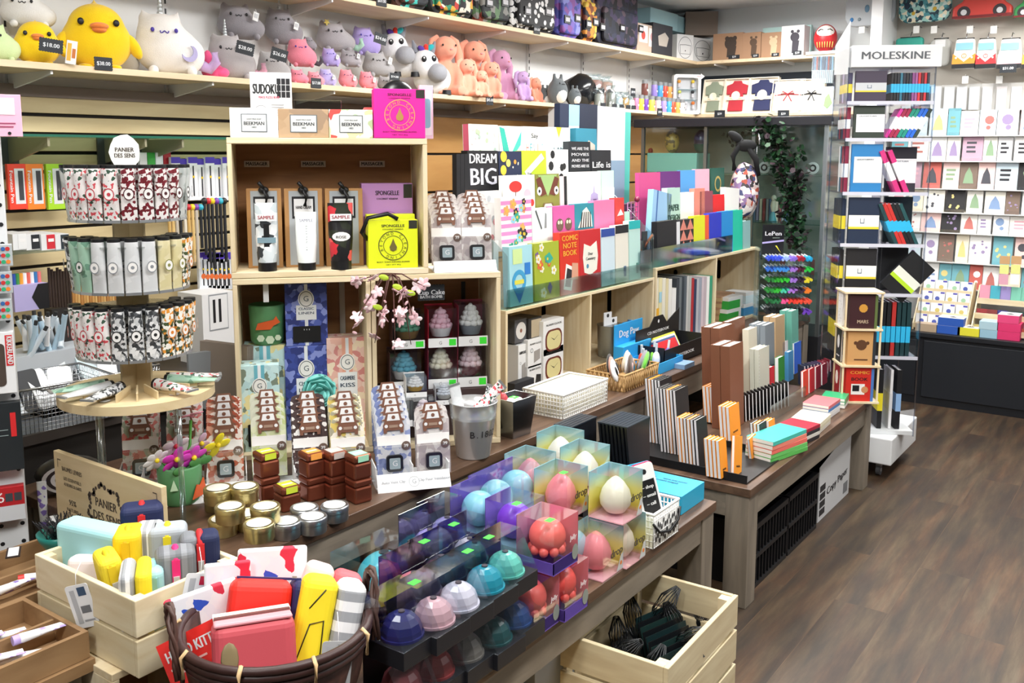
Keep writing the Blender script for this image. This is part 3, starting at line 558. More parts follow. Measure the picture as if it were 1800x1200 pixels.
for i, (x, z, h_) in enumerate([(-.22, .64, '#e8a13a'), (.2, .64, '#eac83e'), (-.2, .38, '#dfe06a'), (.2, .38, '#23252b'), (-.24, .1, '#e5d33c'), (.22, .1, '#e2792e'), (0, .1, '#d8d8dd')]):
    solo(MB().lathe([(.012, 0), (.009, .02), (.004, .03)], c('#d6d4d8'), None, 10).ball(0, 0, .04, .014, .012, .013, c(h_), n=10, k=6), 'miniature_figure', 'tiny %s-headed figure in the %s row of the white window case' % (['amber', 'gold', 'lime', 'black', 'yellow', 'orange', 'white'][i], ['top', 'top', 'middle', 'middle', 'bottom', 'bottom', 'bottom'][i]), 'figure', mc @ T(x*W*1.2, .025, H*z+.002), 'figures in the window case')
def giftpack(px, py0, py1, w, lab, col, name='gift_pack', yy=3.08, z=1.83):
    p = at(px, py1, y=yy); H = (py1-py0)*depth(p)/FP; t = thing(name, lab, 'gift', T(p.x, yy, z, -15))
    part(MB().lathe([(w*.4, 0), (w*.5, H*.1), (w*.5, H*.6), (w*.3, H*.68)], c(col, .5), None, 12), 'contents', t); part(MB().lathe([(w*.52, 0), (w*.54, H*.7), (w*.25, H*.8), (w*.5, H)], CLRM, None, 12, cap=False), 'wrapper', t)
    part(MB().box(-w*.3, w*.3, -w*.58, -w*.55, .0, .028, TAGM), 'price_label', t)
giftpack(1044, 122, 156, .11, 'rose wrapped gift set stacked behind the others', '#c98f86', yy=3.2, z=1.93); giftpack(1063, 124, 156, .1, 'peach wrapped gift set beside the rose one', '#d9a796', yy=3.2, z=1.93)
for px, py0, col, lab in [(1053, 155, '#d8cfc6', 'clear-wrapped cream trinket with black label, left of the grey one'), (1073, 150, '#a39c92', 'clear-wrapped grey trinket with black label'), (1086, 160, '#c9cdd0', 'small clear jar with black label'), (1097, 160, '#d59a45', 'amber bear-shaped jar beside the coloured bottles'), (1107, 163, '#ece5dd', 'white speckled mug next to the pink bottle')]:
    giftpack(px, py0, 190, .065, lab, col, 'wrapped_trinket', 3.06)
solo(MB().cbox(0, 0, 0, .2, .1, .097, clear('#f2d9d4', .3)), 'riser', 'clear riser box under the rose gift sets', 'stand', T(at(1053, 156, y=3.2).x, 3.2, 1.831))
shelfcard(1160, 197, '$9.99', 'black price card under the front row of small bottles', 0, .075, .05)
shelfcard(1113, 162, '$9.99', 'black price card in front of the maroon bottle', 0, .06, .05, yy=3.02)
for px, lab in ((1265, 'black price card under the olive and red robes'), (1377, 'black price card under the red-ribboned cream box')): shelfcard(px, 200, '$39', lab, 0, .08, .05, -90, x=6.494)
# ---------------- books and notebooks ----------------
def nb(lab, M, w, h, t, cov, band=None, group=None, name='notebook', cat_='notebook', dec=None, bz=(.32, .62), pages=True, sp=None):
    """notebook standing: front cover at y=0 facing -y, spine at x=-w/2"""
    e = min(.002, t*.2); cm = cov if not isinstance(cov, str) else c(cov, .5); k = MB()
    k.box(-w/2, w/2, 0, e, 0, h, cm).box(-w/2, w/2, t-e, t, 0, h, cm).box(-w/2, -w/2+e, e, t-e, 0, h, c(sp, .5) if sp else cm)
    o = k.build(name); o.matrix_world = M; tag(o, lab, cat_, group)
    if pages: part(MB().box(-w/2+e, w/2-.003, e, t-e, .003, h-.003, PAGE), 'pages', o)
    if band: part(MB().box(-w/2-.0006, w/2+.0006, -.0008, t+.0008, h*bz[0], h*bz[1], c(band, .45) if isinstance(band, str) else band), 'paper_band', o)
    if dec: k = MB(); nm = dec(k, w, h); nm = nm if isinstance(nm, str) else 'cover_print'; part(k, nm, o)
    return o
# ---------------- glass display cabinet ----------------
X0 = 5.38; ya, yb = at(1126, 300, x=X0).y, at(1452, 300, x=X0).y; zt = at(1290, 222, x=X0).z
t = thing('glass_cabinet', 'tall glass display cabinet with dark top behind the cubby shelves', 'display cabinet', T(X0, yb, 0)); L = ya-yb; ALU = c('#8e979a', .35, .8)
part(MB().box(-.03, .45, -.04, L+.04, zt, zt+.05, c('#23242c', .4)), 'top', t, bev=.003); part(MB().box(0, .42, 0, L, 0, .5, c('#2a2b30', .5)), 'base', t)
for x in (0, .40):
    for y in (0, L*.36, L*.62, L-.02):
        if x == 0 or y in (0, L-.02): part(MB().box(x, x+.02, y, y+.02, .5, zt, ALU), 'post', t)
part(MB().box(.425, .43, 0, L, .5, zt, c('#a3a8a4', .6)), 'back_panel', t); GL = clear('#e6f2f0', .08); part(MB().add([(0.01, 0.02, .5), (.01, L-.02, .5), (.01, L-.02, zt), (.01, .02, zt)], [(3, 2, 1, 0)], GL), 'glass_front', t)  # grey back sheet is added only to darken the view through the glass
for y in (.01, L-.01): part(MB().add([(0.02, y, .5), (.4, y, .5), (.4, y, zt), (.02, y, zt)], [(0, 1, 2, 3)], GL), 'glass_side', t)
for z in (.82, 1.14, 1.42): part(MB().box(.022, .4, .022, L-.022, z, z+.006, clear('#cfe6e0', .3)), 'glass_shelf', t)
def incab(px, py, dx=.15): return at(px, py, x=X0+dx)
p = incab(1192, 300, .12); solo(MB().box(-.1, .1, -.17, .17, 0, .12, c('#8fd0c6', .7)), 'mint_box', 'mint green cloth-covered box inside the glass cabinet', 'box', T(p.x, p.y, 1.4295), bev=.004)
for px, cc, lab in ((1181, '#c9a860', 'golden brown speckled egg ornament on the mint box'), (1232, '#4f4a70', 'dark egg ornament with green base on the mint box')):
    p = incab(px, 262, .12); t = thing('egg_ornament', lab, 'ornament', T(p.x, p.y, 1.5495), 'egg ornaments in the cabinet'); k = MB()
    k.ball(0, 0, .072, .046, .046, .072, cells([cc, '#7a6a52' if px < 1200 else '#2d2a4a', cc], 60, .3), n=20, k=14); part(k, 'shell', t)
    if px > 1200: part(MB().lathe([(.022, .003), (.038, .02), (.0465, .05), (.047, .056)], c('#17524c', .3), None, 20), 'base', t, 'dark green lower part')
for px, py, dz, lab, cc in ((1143, 295, 1.42, 'small cream figure with red cap in the cabinet', '#e8d2c2'), (1360, 357, 1.14, 'small pale statuette with blue base on the cabinet shelf', '#e9e3d0')):
    p = incab(px, py); t = thing('statuette', lab, 'ornament', T(p.x, p.y, dz+.0075)); part(MB().lathe([(.028, 0), (.02, .04), (.008, .06)], c('#3c9fb5' if dz < 1.2 else cc, .4)), 'base', t); part(MB().lathe([(.012, .055), (.02, .09), (.014, .12)], c(cc, .4)), 'body', t); part(MB().ball(0, 0, .135, .018, .016, .02, c(cc if dz < 1.2 else '#c7332c', .4), n=12, k=8), 'head', t)
for i in range(13):
    p = incab(1325+i*5.6, 350, .2); nb('upright booklet with %s spine, %s in the glass cabinet row' % (['grey', 'blue', 'lilac', 'cream', 'red'][i % 5], nth(i)), T(p.x, p.y, 1.1475, 90-75), .12, .13, .014, ['#9fa4ab', '#52729c', '#a79ac0', '#ded7c4', '#a3484b'][i % 5], group='booklets in the glass cabinet', name='booklet', cat_='booklet', pages=False)
for i, (px, py) in enumerate([(1390, 235), (1432, 235), (1346, 240), (1225, 228)]): p = incab(px, py, .3); solo(MB().cyl(.036, 0, .006, WHITE, T(0, 0, 0, 0, 90), 18).lathe([(.012, .0065), (.022, .0065)], c('#333'), T(0, 0, 0, 0, 90), 14, cap=False), 'plate', 'small round white plate on display in the cabinet, %s' % ['left of the tall ivy', 'nearest the notebook tower', 'above the booklets', 'above the dark egg'][i], 'plate', T(p.x, p.y, 1.4625+.0, -90))
for i in range(9): p = incab(1326+i*13, 405, .25); solo(MB().cbox(0, 0, 0, .03, .03, .05+.02*(i % 3), c(['#7a3b3b', '#a9a49b', '#5b5560', '#cfc8bb'][i % 4], .5)).cyl(.01, .05, .08+.02*(i % 3), c('#777'), None, 8), 'trinket', 'small %s trinket on the lowest cabinet shelf, %s in line' % (['maroon', 'grey', 'dusky', 'cream'][i % 4], nth(i)), 'ornament', T(p.x, p.y, .8275, 20), 'trinkets on the low cabinet shelf')
# ivy hanging in and over the cabinet
LEAF = cells(['#17321f', '#204a2b', '#0f2416', '#2b5a34', '#3a2430'], 30, .5)
def vine(lab, pts, n, s=.035, name='ivy_garland', mat=LEAF, sd=3):
    rr = random.Random(sd); t = thing(name, lab, 'artificial plant'); P_ = [at(a, b, x=x_) for a, b, x_ in pts]
    part(MB().tube(P_, .006, c('#2b2a1e')), 'stem', t); k = MB()
    for i in range(n):
        f = rr.random()*(len(P_)-1); j = int(f); q = P_[j].lerp(P_[min(j+1, len(P_)-1)], f-j)+Vector([rr.gauss(0, .03) for _ in range(3)])
        k.add([(0, 0, 0), (s*.5, 0, s*.4), (s*.3, 0, s), (-s*.3, 0, s), (-s*.5, 0, s*.4)], [(0, 1, 2, 3, 4)], mat, Matrix.Translation(q) @ Matrix.Rotation(rr.random()*6.3, 4, 'Z') @ Matrix.Rotation(rr.random()*6.3, 4, 'X') @ Matrix.Rotation(rr.random()*6.3, 4, 'Y'))
    part(k, 'foliage', t)
vine('long dark green ivy garland trailing down the glass cabinet', [(1335, 222, 5.36), (1365, 250, 5.36), (1372, 300, 5.36), (1388, 350, 5.35), (1395, 400, 5.34), (1400, 435, 5.34)], 520)
vine('shorter dark garland with purplish leaves right of the long ivy', [(1355, 225, 5.35), (1395, 275, 5.35), (1402, 330, 5.35), (1392, 370, 5.35)], 230, sd=8)
vine('thin black-leaved twig behind the cabinet glass', [(1285, 245, 5.45), (1300, 240, 5.45), (1318, 236, 5.45), (1340, 225, 5.45)], 40, .022, mat=c('#1a1c1a'), sd=5)
# rucksack hanging from a chrome hook
p = at(1302, 385, x=5.2); M = T(5.24, p.y, p.z, -70)
t = thing('rucksack', 'small rucksack with colourful comic print hanging by black straps', 'bag', M); MP = cells(['#d9d2d0', '#2a2228', '#8b6f9b', '#e9e2e2', '#b0503c', '#3a3f6b', '#c9b3b0'], 45)
fuse(MB().ball(0, 0, .16, .085, .07, .17, MP, n=20, k=14).ball(.0, -.05, .11, .065, .05, .1, MP, n=16, k=10), 'body', t, .012)
part(MB().tube([(-.06, 0, .28), (-.07, -.02, .36), (-.02, 0, .45), (.02, 0, .4)], .016, c('#17181a', .9), n=8), 'strap', t); part(MB().tube([(.07, 0, .25), (.06, -.02, .34), (.0, 0, .43)], .018, c('#17181a', .9), n=8), 'strap', t)
part(MB().ball(0, 0, .42, .06, .03, .035, c('#17181a', .9), n=12, k=8).ball(-.06, 0, .47, .05, .022, .025, c('#17181a', .9), n=12, k=8, M2=Matrix.Rotation(.6, 4, 'Y')), 'strap_knot', t)
q = at(1322, 300, x=5.3); solo(MB().tube([(0, 0, 0), (0, 0, .14), (.02, 0, .18), (.05, 0, .19), (.08, 0, .17), (.085, 0, .13)], .007, CHROME, n=8), 'chrome_hook', 'curved chrome hook on the glass cabinet holding the comic print rucksack', 'hook', T(5.36, q.y, q.z+.02, -150))
# ---------------- pen rack ----------------
fr, W, H = face(1334, 1424, 440, 560, -60, x=5.0)
t = thing('pen_rack', 'clear tiered rack of coloured pens by the glass cabinet', 'pen rack', fr)
for s_ in (-W/2, W/2): part(MB().box(s_-.003, s_+.003, 0, .16, .621-fr.translation.z, H+.01, CLRM), 'side_panel', t)
pen0 = None
for r_ in range(7):
    z = H-.015-r_*H/6.6; part(MB().box(-W/2, W/2, -.0, .16, z-.03, z-.027, CLRM), 'tier', t)
PENC = [['#2f49c8', '#3f55cf', '#9bb4f0', '#8a70d8', '#a32238', '#28a9d8'], ['#2f68c8', '#3c8ad8', '#3c8ad8', '#a67ad8', '#5a1f3a', '#30cf4e'], ['#2a7a3a', '#2f9e2f', '#35c43a', '#a67ad8', '#3a2a40', '#f0e13a'], ['#2a8a3a', '#35b43a', '#49c8a9', '#b07ad8', '#43314a', '#f78a32'], ['#1f6a3a', '#2c7a48', '#f05a9a', '#f0453a', '#f2503a', '#f5604a'], ['#1b1d22', '#17181c', '#26272b', '#1d1e22', '#222', '#7a4ac8']]
CN = {'row': ['top', 'second', 'third', 'fourth', 'fifth', 'lowest']}
for r_ in range(6):
    z = H-.015-r_*H/6.6-.026
    for j in range(6):
        for q in range(4):
            x = -W/2+.02+(j+.5)*(W-.04)/6+(q-1.5)*.0095; col = PENC[r_][j]
            k = solo(MB().cyl(.0042, 0, .13, c('#d8d8dc', .4), T(0, 0, 0, 0, -90), 8), 'pen', 'pen with coloured cap in the %s tier, %s bunch from the left' % (CN['row'][r_], nth(j)), 'pen', fr @ T(x, -.055+.006*(q % 2), z+.0045+.008*(q % 2), R.uniform(-4, 4)), 'pens in bunch %d tier %d' % (j+1, r_+1))
            part(MB().cyl(.0078, -.002, .085, c(col, .4), T(0, 0, 0, 0, 90), 8), 'cap', k, 'coloured cap')
fr2, W2, H2 = face(1340, 1378, 395, 447, -50, x=5.02)
solo(MB().box(-W2/2, W2/2, 0, .004, 0, H2, BLACK).text('LePen', 0, H2*.7, H2*.14, WHITE, w=W2*.75).add([(-W2/2, -.0008, H2*.42), (W2/2, -.0008, H2*.5), (W2/2, -.0008, H2*.44), (-W2/2, -.0008, H2*.36)], [(0, 1, 2, 3)], c('#b9aee0')).add([(W2*.1, -.0008, H2*.3), (W2*.18, -.0008, H2*.3), (W2*.38, -.0008, H2*.05)], [(0, 1, 2)], c('#f0e13a')).quad(-.03*W2, .3*W2, H2*.55, H2*.57, c('#9a9'), -.0008), 'sign_card', 'black sign card reading LePen above the pen rack', 'sign', fr2)
# ---------------- far wall: base cabinet, card rack, hanging bags ----------------
XC = 6.17; ZB = .455; BLK = c('#14171d', .45)
t = thing('base_cabinet', 'long black base cabinet under the greeting cards', 'cabinet', T(XC, -1.2, 0)); Lc = 3.1
part(MB().box(-.02, XW-XC-.002, 0, Lc, ZB-.03, ZB, BLK), 'top', t, bev=.003); part(MB().box(0, XW-XC-.002, 0, Lc, 0, ZB-.03, BLK), 'body', t)
for i in range(5): part(MB().box(-.012, 0, .03+i*.62, .62+i*.62-.01, .05, ZB-.05, c('#171b22', .5)), 'door', t, bev=.003)
XR = 6.52
t = thing('card_rack', 'tall white tiered greeting card rack on the far wall', 'card rack', T(XR, -.6, ZB))
part(MB().box(.13, .15, 0, 2.55, 0, 1.42, c('#e3e3e2', .6)), 'back_panel', t)
rows = [(195, 238), (240, 283), (286, 332), (336, 374), (376, 410), (415, 462), (468, 508)]
rows_z = []
for a_, b_ in rows:
    z0 = at(1700, b_, x=XR).z; z1 = at(1700, a_, x=XR).z; rows_z.append((z0, z1)); part(MB().box(-.015, .04, 0, 2.55, z0-ZB-.006, z0-ZB, c('#eeeeec', .5)).box(-.017, -.013, 0, 2.55, z0-ZB, z0-ZB+.02, CLR), 'ledge', t)
rc = random.Random(5)
CC = [('white', '#f3f2f0'), ('cream', '#efe6cf'), ('pale blue', '#cfe0ea'), ('blush pink', '#f1cdc8'), ('black', '#2b2a2c'), ('coral red', '#c9655c'), ('teal', '#74afba'), ('light grey', '#dcdcdd'), ('mauve', '#c3a0b2'), ('brown', '#7d6a5e'), ('white', '#f6f5f2'), ('ivory', '#f5f1e4'), ('white', '#ecebe8'), ('pearl', '#e9e6de')]
MO = [('a red motif', '#c0716a'), ('a blue motif', '#7f98bd'), ('a green leaf motif', '#8aa583'), ('a yellow motif', '#dfcd86'), ('dark lettering marks', '#2d2c30'), ('a pink motif', '#e0aab6'), ('a purple motif', '#9a88ae'), ('a black and white figure', '#4b4b52')]
CARD = {}
def card(lab, M, w, h, ci, mi, sh, group):
    k_ = (ci, mi, sh)
    o = solo(MB().box(-w/2, w/2, 0, .003, 0, h, c(CC[ci][1], .7)), 'greeting_card', lab, 'greeting card', M, group); k = MB(); m_ = c(MO[mi][1] if abs(sum(lin(MO[mi][1]))-sum(lin(CC[ci][1]))) > .12 else '#f2f2f0', .7)
    if sh == 0: k.disc(w*rc.uniform(-.1, .1), h*.6, w*.28, m_, -.0006, 10).disc(w*.05, h*.3, w*.14, m_, -.0006, 8)
    elif sh == 1:
        for i in range(7): k.disc(w*rc.uniform(-.35, .35), h*rc.uniform(.15, .85), w*rc.uniform(.04, .1), m_, -.0006-i*.00005, 7)
    elif sh == 2:
        for i in range(3): k.quad(-w*.3, w*rc.uniform(.05, .32), h*(.62-i*.16), h*(.70-i*.16), m_, -.0006)
    else: k.prism([(-w*.3, h*.2), (w*.3, h*.2), (w*.2, h*.55), (0, h*.8), (-w*.2, h*.55)], -.0008, -.0002, m_)
    part(k, 'motif', o); return o
RN = ['top', 'second', 'third', 'fourth', 'fifth', 'sixth', 'bottom']
for r_, (z0, z1) in enumerate(rows_z):
    y = 1.62; i = 0
    while y > .42 and i < 16:
        w = rc.uniform(.07, .125); ci = rc.randrange(len(CC)); mi = rc.randrange(len(MO)); h = (z1-z0)*rc.uniform(1.0, 1.14)
        card('%s card with %s, %s in the %s card rack row' % (CC[ci][0], MO[mi][0], nth(i), RN[r_]), T(XR, y-w/2, z0+.0006, -90, -7), w, h, ci, mi, rc.randrange(4), 'greeting cards on the far wall'); y -= w+rc.choice([.003, .004, .012]); i += 1
# wrapped packs above the cards
for i, (px, cc) in enumerate([(1595, '#c9d3da'), (1611, '#4b6486'), (1626, '#3f5b7e'), (1645, '#dfe3e6'), (1668, '#d5d8da'), (1690, '#dadcde'), (1712, '#cfd2d4'), (1735, '#d8d7d6'), (1760, '#dcd6d6'), (1786, '#d9dadb')]):
    M, W, H = face(px-9, px+9, 152, 193, -90, x=6.545); o = solo(MB().box(-W/2, W/2, 0, .004, 0, H, c(cc, .4)), 'gift_wrap_pack', '%s cellophane-wrapped pack hanging above the cards, %s from the left' % ('blue' if i in (1, 2) else 'pale', nth(i)), 'gift wrap', M, 'wrapped packs above the cards'); part(MB().quad(-W/2-.004, W/2+.004, -.004, H+.02, CLR, -.003-.003*(i % 3)), 'cellophane', o)
solo(MB().box(XR+.04, XR+.06, -.6, 1.95, rows_z[0][1]+.0, 1.98, c('#c9c7c2', .7)), 'wall_board', 'grey wall board behind the wrapped packs', 'panel')
t = struct(MB().box(6.60, XW, -2, 1.70, 1.80, 1.93, c('#8f8b88', .7)), 'trim_21'); struct(MB().box(6.66, XW, -2, 1.70, 1.93, 2.6, c('#cfc9bf', .8)), 'trim_22')
struct(MB().box(6.3, XW, 1.66, 1.73, 0, 2.6, c('#f0f1f2', .7)), 'trim_23')
def pouch(px0, px1, py0, py1, lab, mat, shape='round', extra=None, x=6.5, cat_='bag'):
    M, W, H = face(px0, px1, py0, py1, -90, x=x); t = thing('zip_pouch', lab, cat_, M, 'bags hanging above the cards')
    o = {'round': rounded(W, H, min(W, H)*.25), 'trap': [(-W*.46, 0), (W*.46, 0), (W*.5, H*.2), (W*.38, H), (-W*.38, H), (-W*.5, H*.2)]}[shape]
    part(MB().prism(o, 0, .05, mat), 'body', t, bev=.012); part(MB().tube([(-W*.36, .025, H+.003), (W*.36, .025, H+.003)], .004, DARK, n=6), 'zip', t)
    if extra: extra(t, W, H)
    part(MB().tube([(0, .025, H), (0, .06, H+.04), (0, .12, H+.04)], .003, CHROME, n=6), 'hook', t); return t
def spots(cols, n, sd):
    def f(t, W, H):
        rr = random.Random(sd)
        for i in range(n): part(MB().ball(rr.uniform(-.38, .38)*W, -.001, rr.uniform(.15, .8)*H, W*rr.uniform(.02, .06), .002, W*rr.uniform(.03, .08), c(cols[i % len(cols)], .7), n=8, k=5), 'printed_leaf', t)
    return f
pouch(1486, 1574, -30, 45, 'grey pouch with small blue leaf prints hanging top right', c('#aeb3b8', .8), extra=spots(['#5f7f96', '#7a868d', '#2f6fa8'], 12, 2))
pouch(1580, 1672, -35, 38, 'teal and white floral pouch next to the red car bag', cells(['#2f6f78', '#cfe3dc', '#1f3b48', '#9fd0c6', '#e8dfc4', '#4e97a0'], 50), extra=spots(['#d8b23c', '#1e3346'], 3, 4))
def carx(col):
    def f(t, W, H):
        for x in (-.3, .3):
            w_ = MB().disc(x*W, H*.25, H*.17, c('#3a3035'), -.002, 16).disc(x*W, H*.25, H*.08, c('#d9d9dc'), -.004, 12); part(w_, 'wheel', t)
        part(MB().quad(-W*.22, W*.2, H*.6, H*.85, c('#c6d3e0'), -.002), 'printed_window', t); part(MB().box(-W*.5, W*.5, -.004, 0, H*.1, H*.16, c('#7a2226')), 'bumper', t)
    return f
def carbag(px0, px1, py0, py1, lab, col):
    M, W, H = face(px0, px1, py0, py1, -90, x=6.48); t = thing('car_bag', lab, 'bag', M, 'bags hanging above the cards')
    part(MB().prism([(-.5*W, .1*H), (.5*W, .1*H), (.5*W, .35*H), (.36*W, .5*H), (.26*W, .95*H), (-.2*W, H), (-.34*W, .55*H), (-.5*W, .4*H)], 0, .06, c(col, .5)), 'body', t, bev=.014); carx(col)(t, W, H)
    part(MB().tube([(0, .03, H*.95), (0, .06, H+.03), (0, .13, H+.03)], .003, CHROME, n=6), 'hook', t)
carbag(1675, 1780, -30, 36, 'red bag shaped like a small old car', '#d2453c'); carbag(1783, 1870, -25, 34, 'green car-shaped bag cut off at the right edge', '#3f9a55')
pouch(1574, 1622, 66, 86, 'small teal pouch hanging behind the white tower sign', c('#3fae9c', .7), x=6.55); pouch(1634, 1670, 68, 116, 'plain grey drawstring pouch with white label', c('#bdbdb8', .8), x=6.55, extra=lambda t, W, H: part(MB().quad(-W*.25, W*.25, H*.7, H*.95, WHITE, -.002), 'label', t))
def van(col, trim):
    def f(t, W, H):
        part(MB().quad(-W*.36, W*.36, H*.62, H*.86, c('#8fc6d4', .4), -.004), 'printed_windscreen', t); part(MB().add([(-W*.5, -.003, H*.15), (W*.5, -.003, H*.15), (W*.47, -.003, H*.5), (0, -.003, H*.22), (-W*.47, -.003, H*.5)], [(0, 1, 4), (1, 2, 3), (1, 3, 4)][:0] or [(0, 1, 3), (0, 3, 4), (1, 2, 3)], c(col, .6)), 'painted_v', t)
        part(MB().disc(0, H*.42, W*.11, c(trim), -.005, 16, r2=W*.085).text('V', 0, H*.45, W*.07, c(trim), -.005).text('W', 0, H*.39, W*.06, c(trim), -.005), 'round_emblem', t)
        for q in (-1, 1): part(MB().disc(q*W*.33, H*.36, W*.05, c('#e9e4d8'), -.0055, 12), 'printed_headlamp', t)
        part(MB().box(-W*.49, W*.49, -.006, 0, 0, H*.15, DARK), 'bumper', t)
    return f
for a, b, cc, lab in ((1674, 1716, '#f09a3a', 'orange and white bag shaped like a camper van front'), (1714, 1752, '#d8353a', 'red and white bag shaped like a camper van front'), (1753, 1797, '#f2b7bd', 'pink and white bag shaped like a camper van front'), (1797, 1836, '#f0a040', 'orange camper van bag cut off at the right edge')):
    pouch(a, b, 68, 120, lab, c('#f1efe9', .7), 'trap', van(cc, cc), 6.45)
for i, px in enumerate((1515, 1552, 1611, 1642, 1705, 1747, 1697, 1757)):
    py = 50 if i < 6 else 138; p = at(px, py, x=6.52); solo(MB().tube([(0, 0, .02), (0, .02, .02), (0, .14, .02)], .003, CHROME, n=6).box(-.018, .018, -.004, 0, -.03, .015, c('#f2f2ee')), 'price_hook', 'chrome hook with white price tag, %s' % ['under the grey leaf pouch, left', 'under the grey leaf pouch, right', 'under the teal floral pouch, left', 'under the teal floral pouch, right', 'under the red car bag, left', 'under the red car bag, right', 'below the van bags, left', 'below the van bags, right'][i], 'hook', T(6.52, p.y, p.z, -90))
shelfcard(1772, 120, '$31.00', 'black price card reading $31.00 under the pink van bag', 0, .09, .05, -90, x=6.42)
# ---------------- stands and boxes on the black cabinet ----------------
def tierstand(px0, px1, lab, rows_, fill):
    M, W, H = face(px0, px1, 505, 588, -90, x=6.24); M.translation.z = ZB; t = thing('tiered_stand', lab, 'display stand', M)
    for s_ in (-1, 1): part(MB().prism([(0, 0), (.26, 0), (.26, H), (.2, H), (0, .04)], -.004, .004, PINE, T(s_*(W/2-.004), 0, 0, 90)), 'side_panel', t)
    for i in range(rows_): part(MB().box(-W/2+.005, W/2-.005, .01+i*.055, .016+i*.055, .01+i*H/rows_*.9, .045+i*H/rows_*.9, PINE).box(-W/2+.005, W/2-.005, .016+i*.055, .06+i*.055, .01+i*H/rows_*.9, .014+i*H/rows_*.9, PINE), 'tier', t)
    fill(M, W, H)
def whites(M, W, H):
    for i in range(4):
        for j in range(4):
            a = MB().box(-.034, .034, 0, .012, 0, .085, WHITE); o = solo(a, 'mini_card_pack', 'small white card pack, %s tier of the left stand, %s in line' % (['lowest', 'second', 'third', 'top'][i], nth(j)), 'card pack', M @ T((j-1.5)*W*.235, .02+i*.055, .0152+i*H/4*.9, 0, -8), 'white card packs on the tiered stand')
            part(MB().disc(rc.uniform(-.01, .01), .04, .014, c(rc.choice(['#4c5aa8', '#c9b76a', '#9cc3a0', '#d8a5a0']), .7), -.0008, 9).quad(.008, .032, .072, .082, c('#4b45a8'), -.0008), 'motif', o)
def colours(M, W, H):
    cs = [['#c7b46a', '#c04a4a', '#7d5f9c', '#d8c9a0', '#b45a3c'], ['#a33a3c', '#8c3838', '#3e3f8c', '#2b3f44', '#1e4a44'], ['#e8a3b8', '#4fb6c8', '#a596cf', '#86d0b8', '#86d0b8']]
    for i in range(3):
        for j in range(5): o = solo(MB().box(-.03, .03, 0, .012, 0, [.05, .055, .11][i], c(cs[i][j], .4)), 'trinket_pack', '%s pack in the %s tier of the right stand, %s in line' % (['small ochre', 'small dark', 'pastel glittery'][i], ['front', 'middle', 'back'][i], nth(j)), 'trinket pack', M @ T((j-2)*W*.18, .02+i*.055, .0152+i*H/3*.9, 0, -8), 'packs on the right tiered stand'); part(MB().quad(-.031, .031, -.001, [.052, .057, .112][i], CLR, -.0015), 'clear_sleeve', o)
tierstand(1605, 1700, 'pale wooden tiered stand of small white cards', 4, whites); tierstand(1708, 1812, 'pale wooden tiered stand of coloured trinkets', 3, colours)
for a, b, y0, y1, z, cc, lab in [(1608, 1647, 575, 590, 0, '#b59f85', 'flat kraft box on the black cabinet'), (1645, 1687, 582, 596, 0, '#2b5bb8', 'lower of two stacked blue boxes with white top'), (1648, 1693, 566, 582, 1, '#2b5bb8', 'upper of two stacked blue boxes with white top'), (1682, 1722, 586, 600, 0, '#e8e03a', 'yellow box with white lid on the black cabinet'), (1720, 1752, 590, 604, 0, '#9cc4d6', 'lower pale blue box'), (1720, 1752, 580, 590, 1, '#b4d3de', 'upper pale blue box'), (1752, 1792, 596, 607, 0, '#e0356f', 'bottom box of the magenta stack'), (1753, 1793, 585, 596, 1, '#e0356f', 'middle box of the magenta stack'), (1752, 1790, 573, 584, 2, '#e84a80', 'top box of the magenta stack')]:
    M, W, H = face(a, b, y0, y1, -90, x=6.19); M.translation.z = ZB+z*.05; o = solo(MB().box(-W/2, W/2, 0, .13, 0, .049, c(cc, .5)), 'flat_box', lab, 'box', M, bev=.001)
    if 'white' in lab or 'top' in lab: part(MB().box(-W/2, W/2, 0.001, .129, .0491, .0497, WHITE).add([(-.02, .03, .0502), (.03, .04, .0502), (0, .08, .0502)], [(0, 1, 2)], INK), 'lid', o, 'white printed lid')
for i, px in enumerate((1765, 1785)):
    M, W, H = face(px-9, px+9, 450, 500, -90, x=6.36); t = thing('hang_pack', 'kraft-topped pack with yellow and white panels hanging by the cards, %s of two' % ['left', 'right'][i], 'gift pack', M, 'kraft-topped packs')
    part(MB().box(-W/2, W/2, 0, .008, H*.72, H, c('#c29a6c', .8)), 'header_card', t); part(MB().box(-W*.45, W*.45, 0, .007, H*.38, H*.7, c('#dfe08a', .6)), 'upper_panel', t); part(MB().box(-W*.45, W*.45, 0, .007, 0, H*.36, c(['#d9a0b0', '#efefea'][i], .6)), 'lower_panel', t)
# ---------------- rolling cart and notebook tower ----------------
t = thing('rolling_cart', 'low white wooden platform on castors under the notebook tower', 'cart', T(4.575, 1.055, 0)); WC = c('#e9ebec', .45)
part(MB().box(0, .5, 0, .55, .075, .205, WC), 'platform', t, bev=.006)
for x in (.07, .43):
    for y in (.07, .48):
        k = part(MB().box(-.014, .014, -.012, .012, .045, .075, METAL, T(x, y, 0)), 'castor', t); part(MB().cyl(.027, -.01, .01, c('#56585c', .5), T(x, y, .028, 0, 90), 16).cyl(.01, -.0115, .0115, c('#c9c9cc', .4), T(x, y, .028, 0, 90), 12), 'wheel', k)
RZ = -61; MF, WT, _ = face(1500, 1634, 118, 178, RZ, p=Vector((4.62, 1.16, 1))); PF = MF.translation.copy(); WT = .385
MF = T(PF.x, PF.y, 0, RZ); DT = .30
zs = [onplane(1560, y, PF, RZ).z for y in (118, 179, 244, 339, 430, 517, 627, 757)]
t = thing('notebook_tower', 'tall clear rotating notebook tower with a white MOLESKINE sign on top', 'display tower', MF); zb = .215
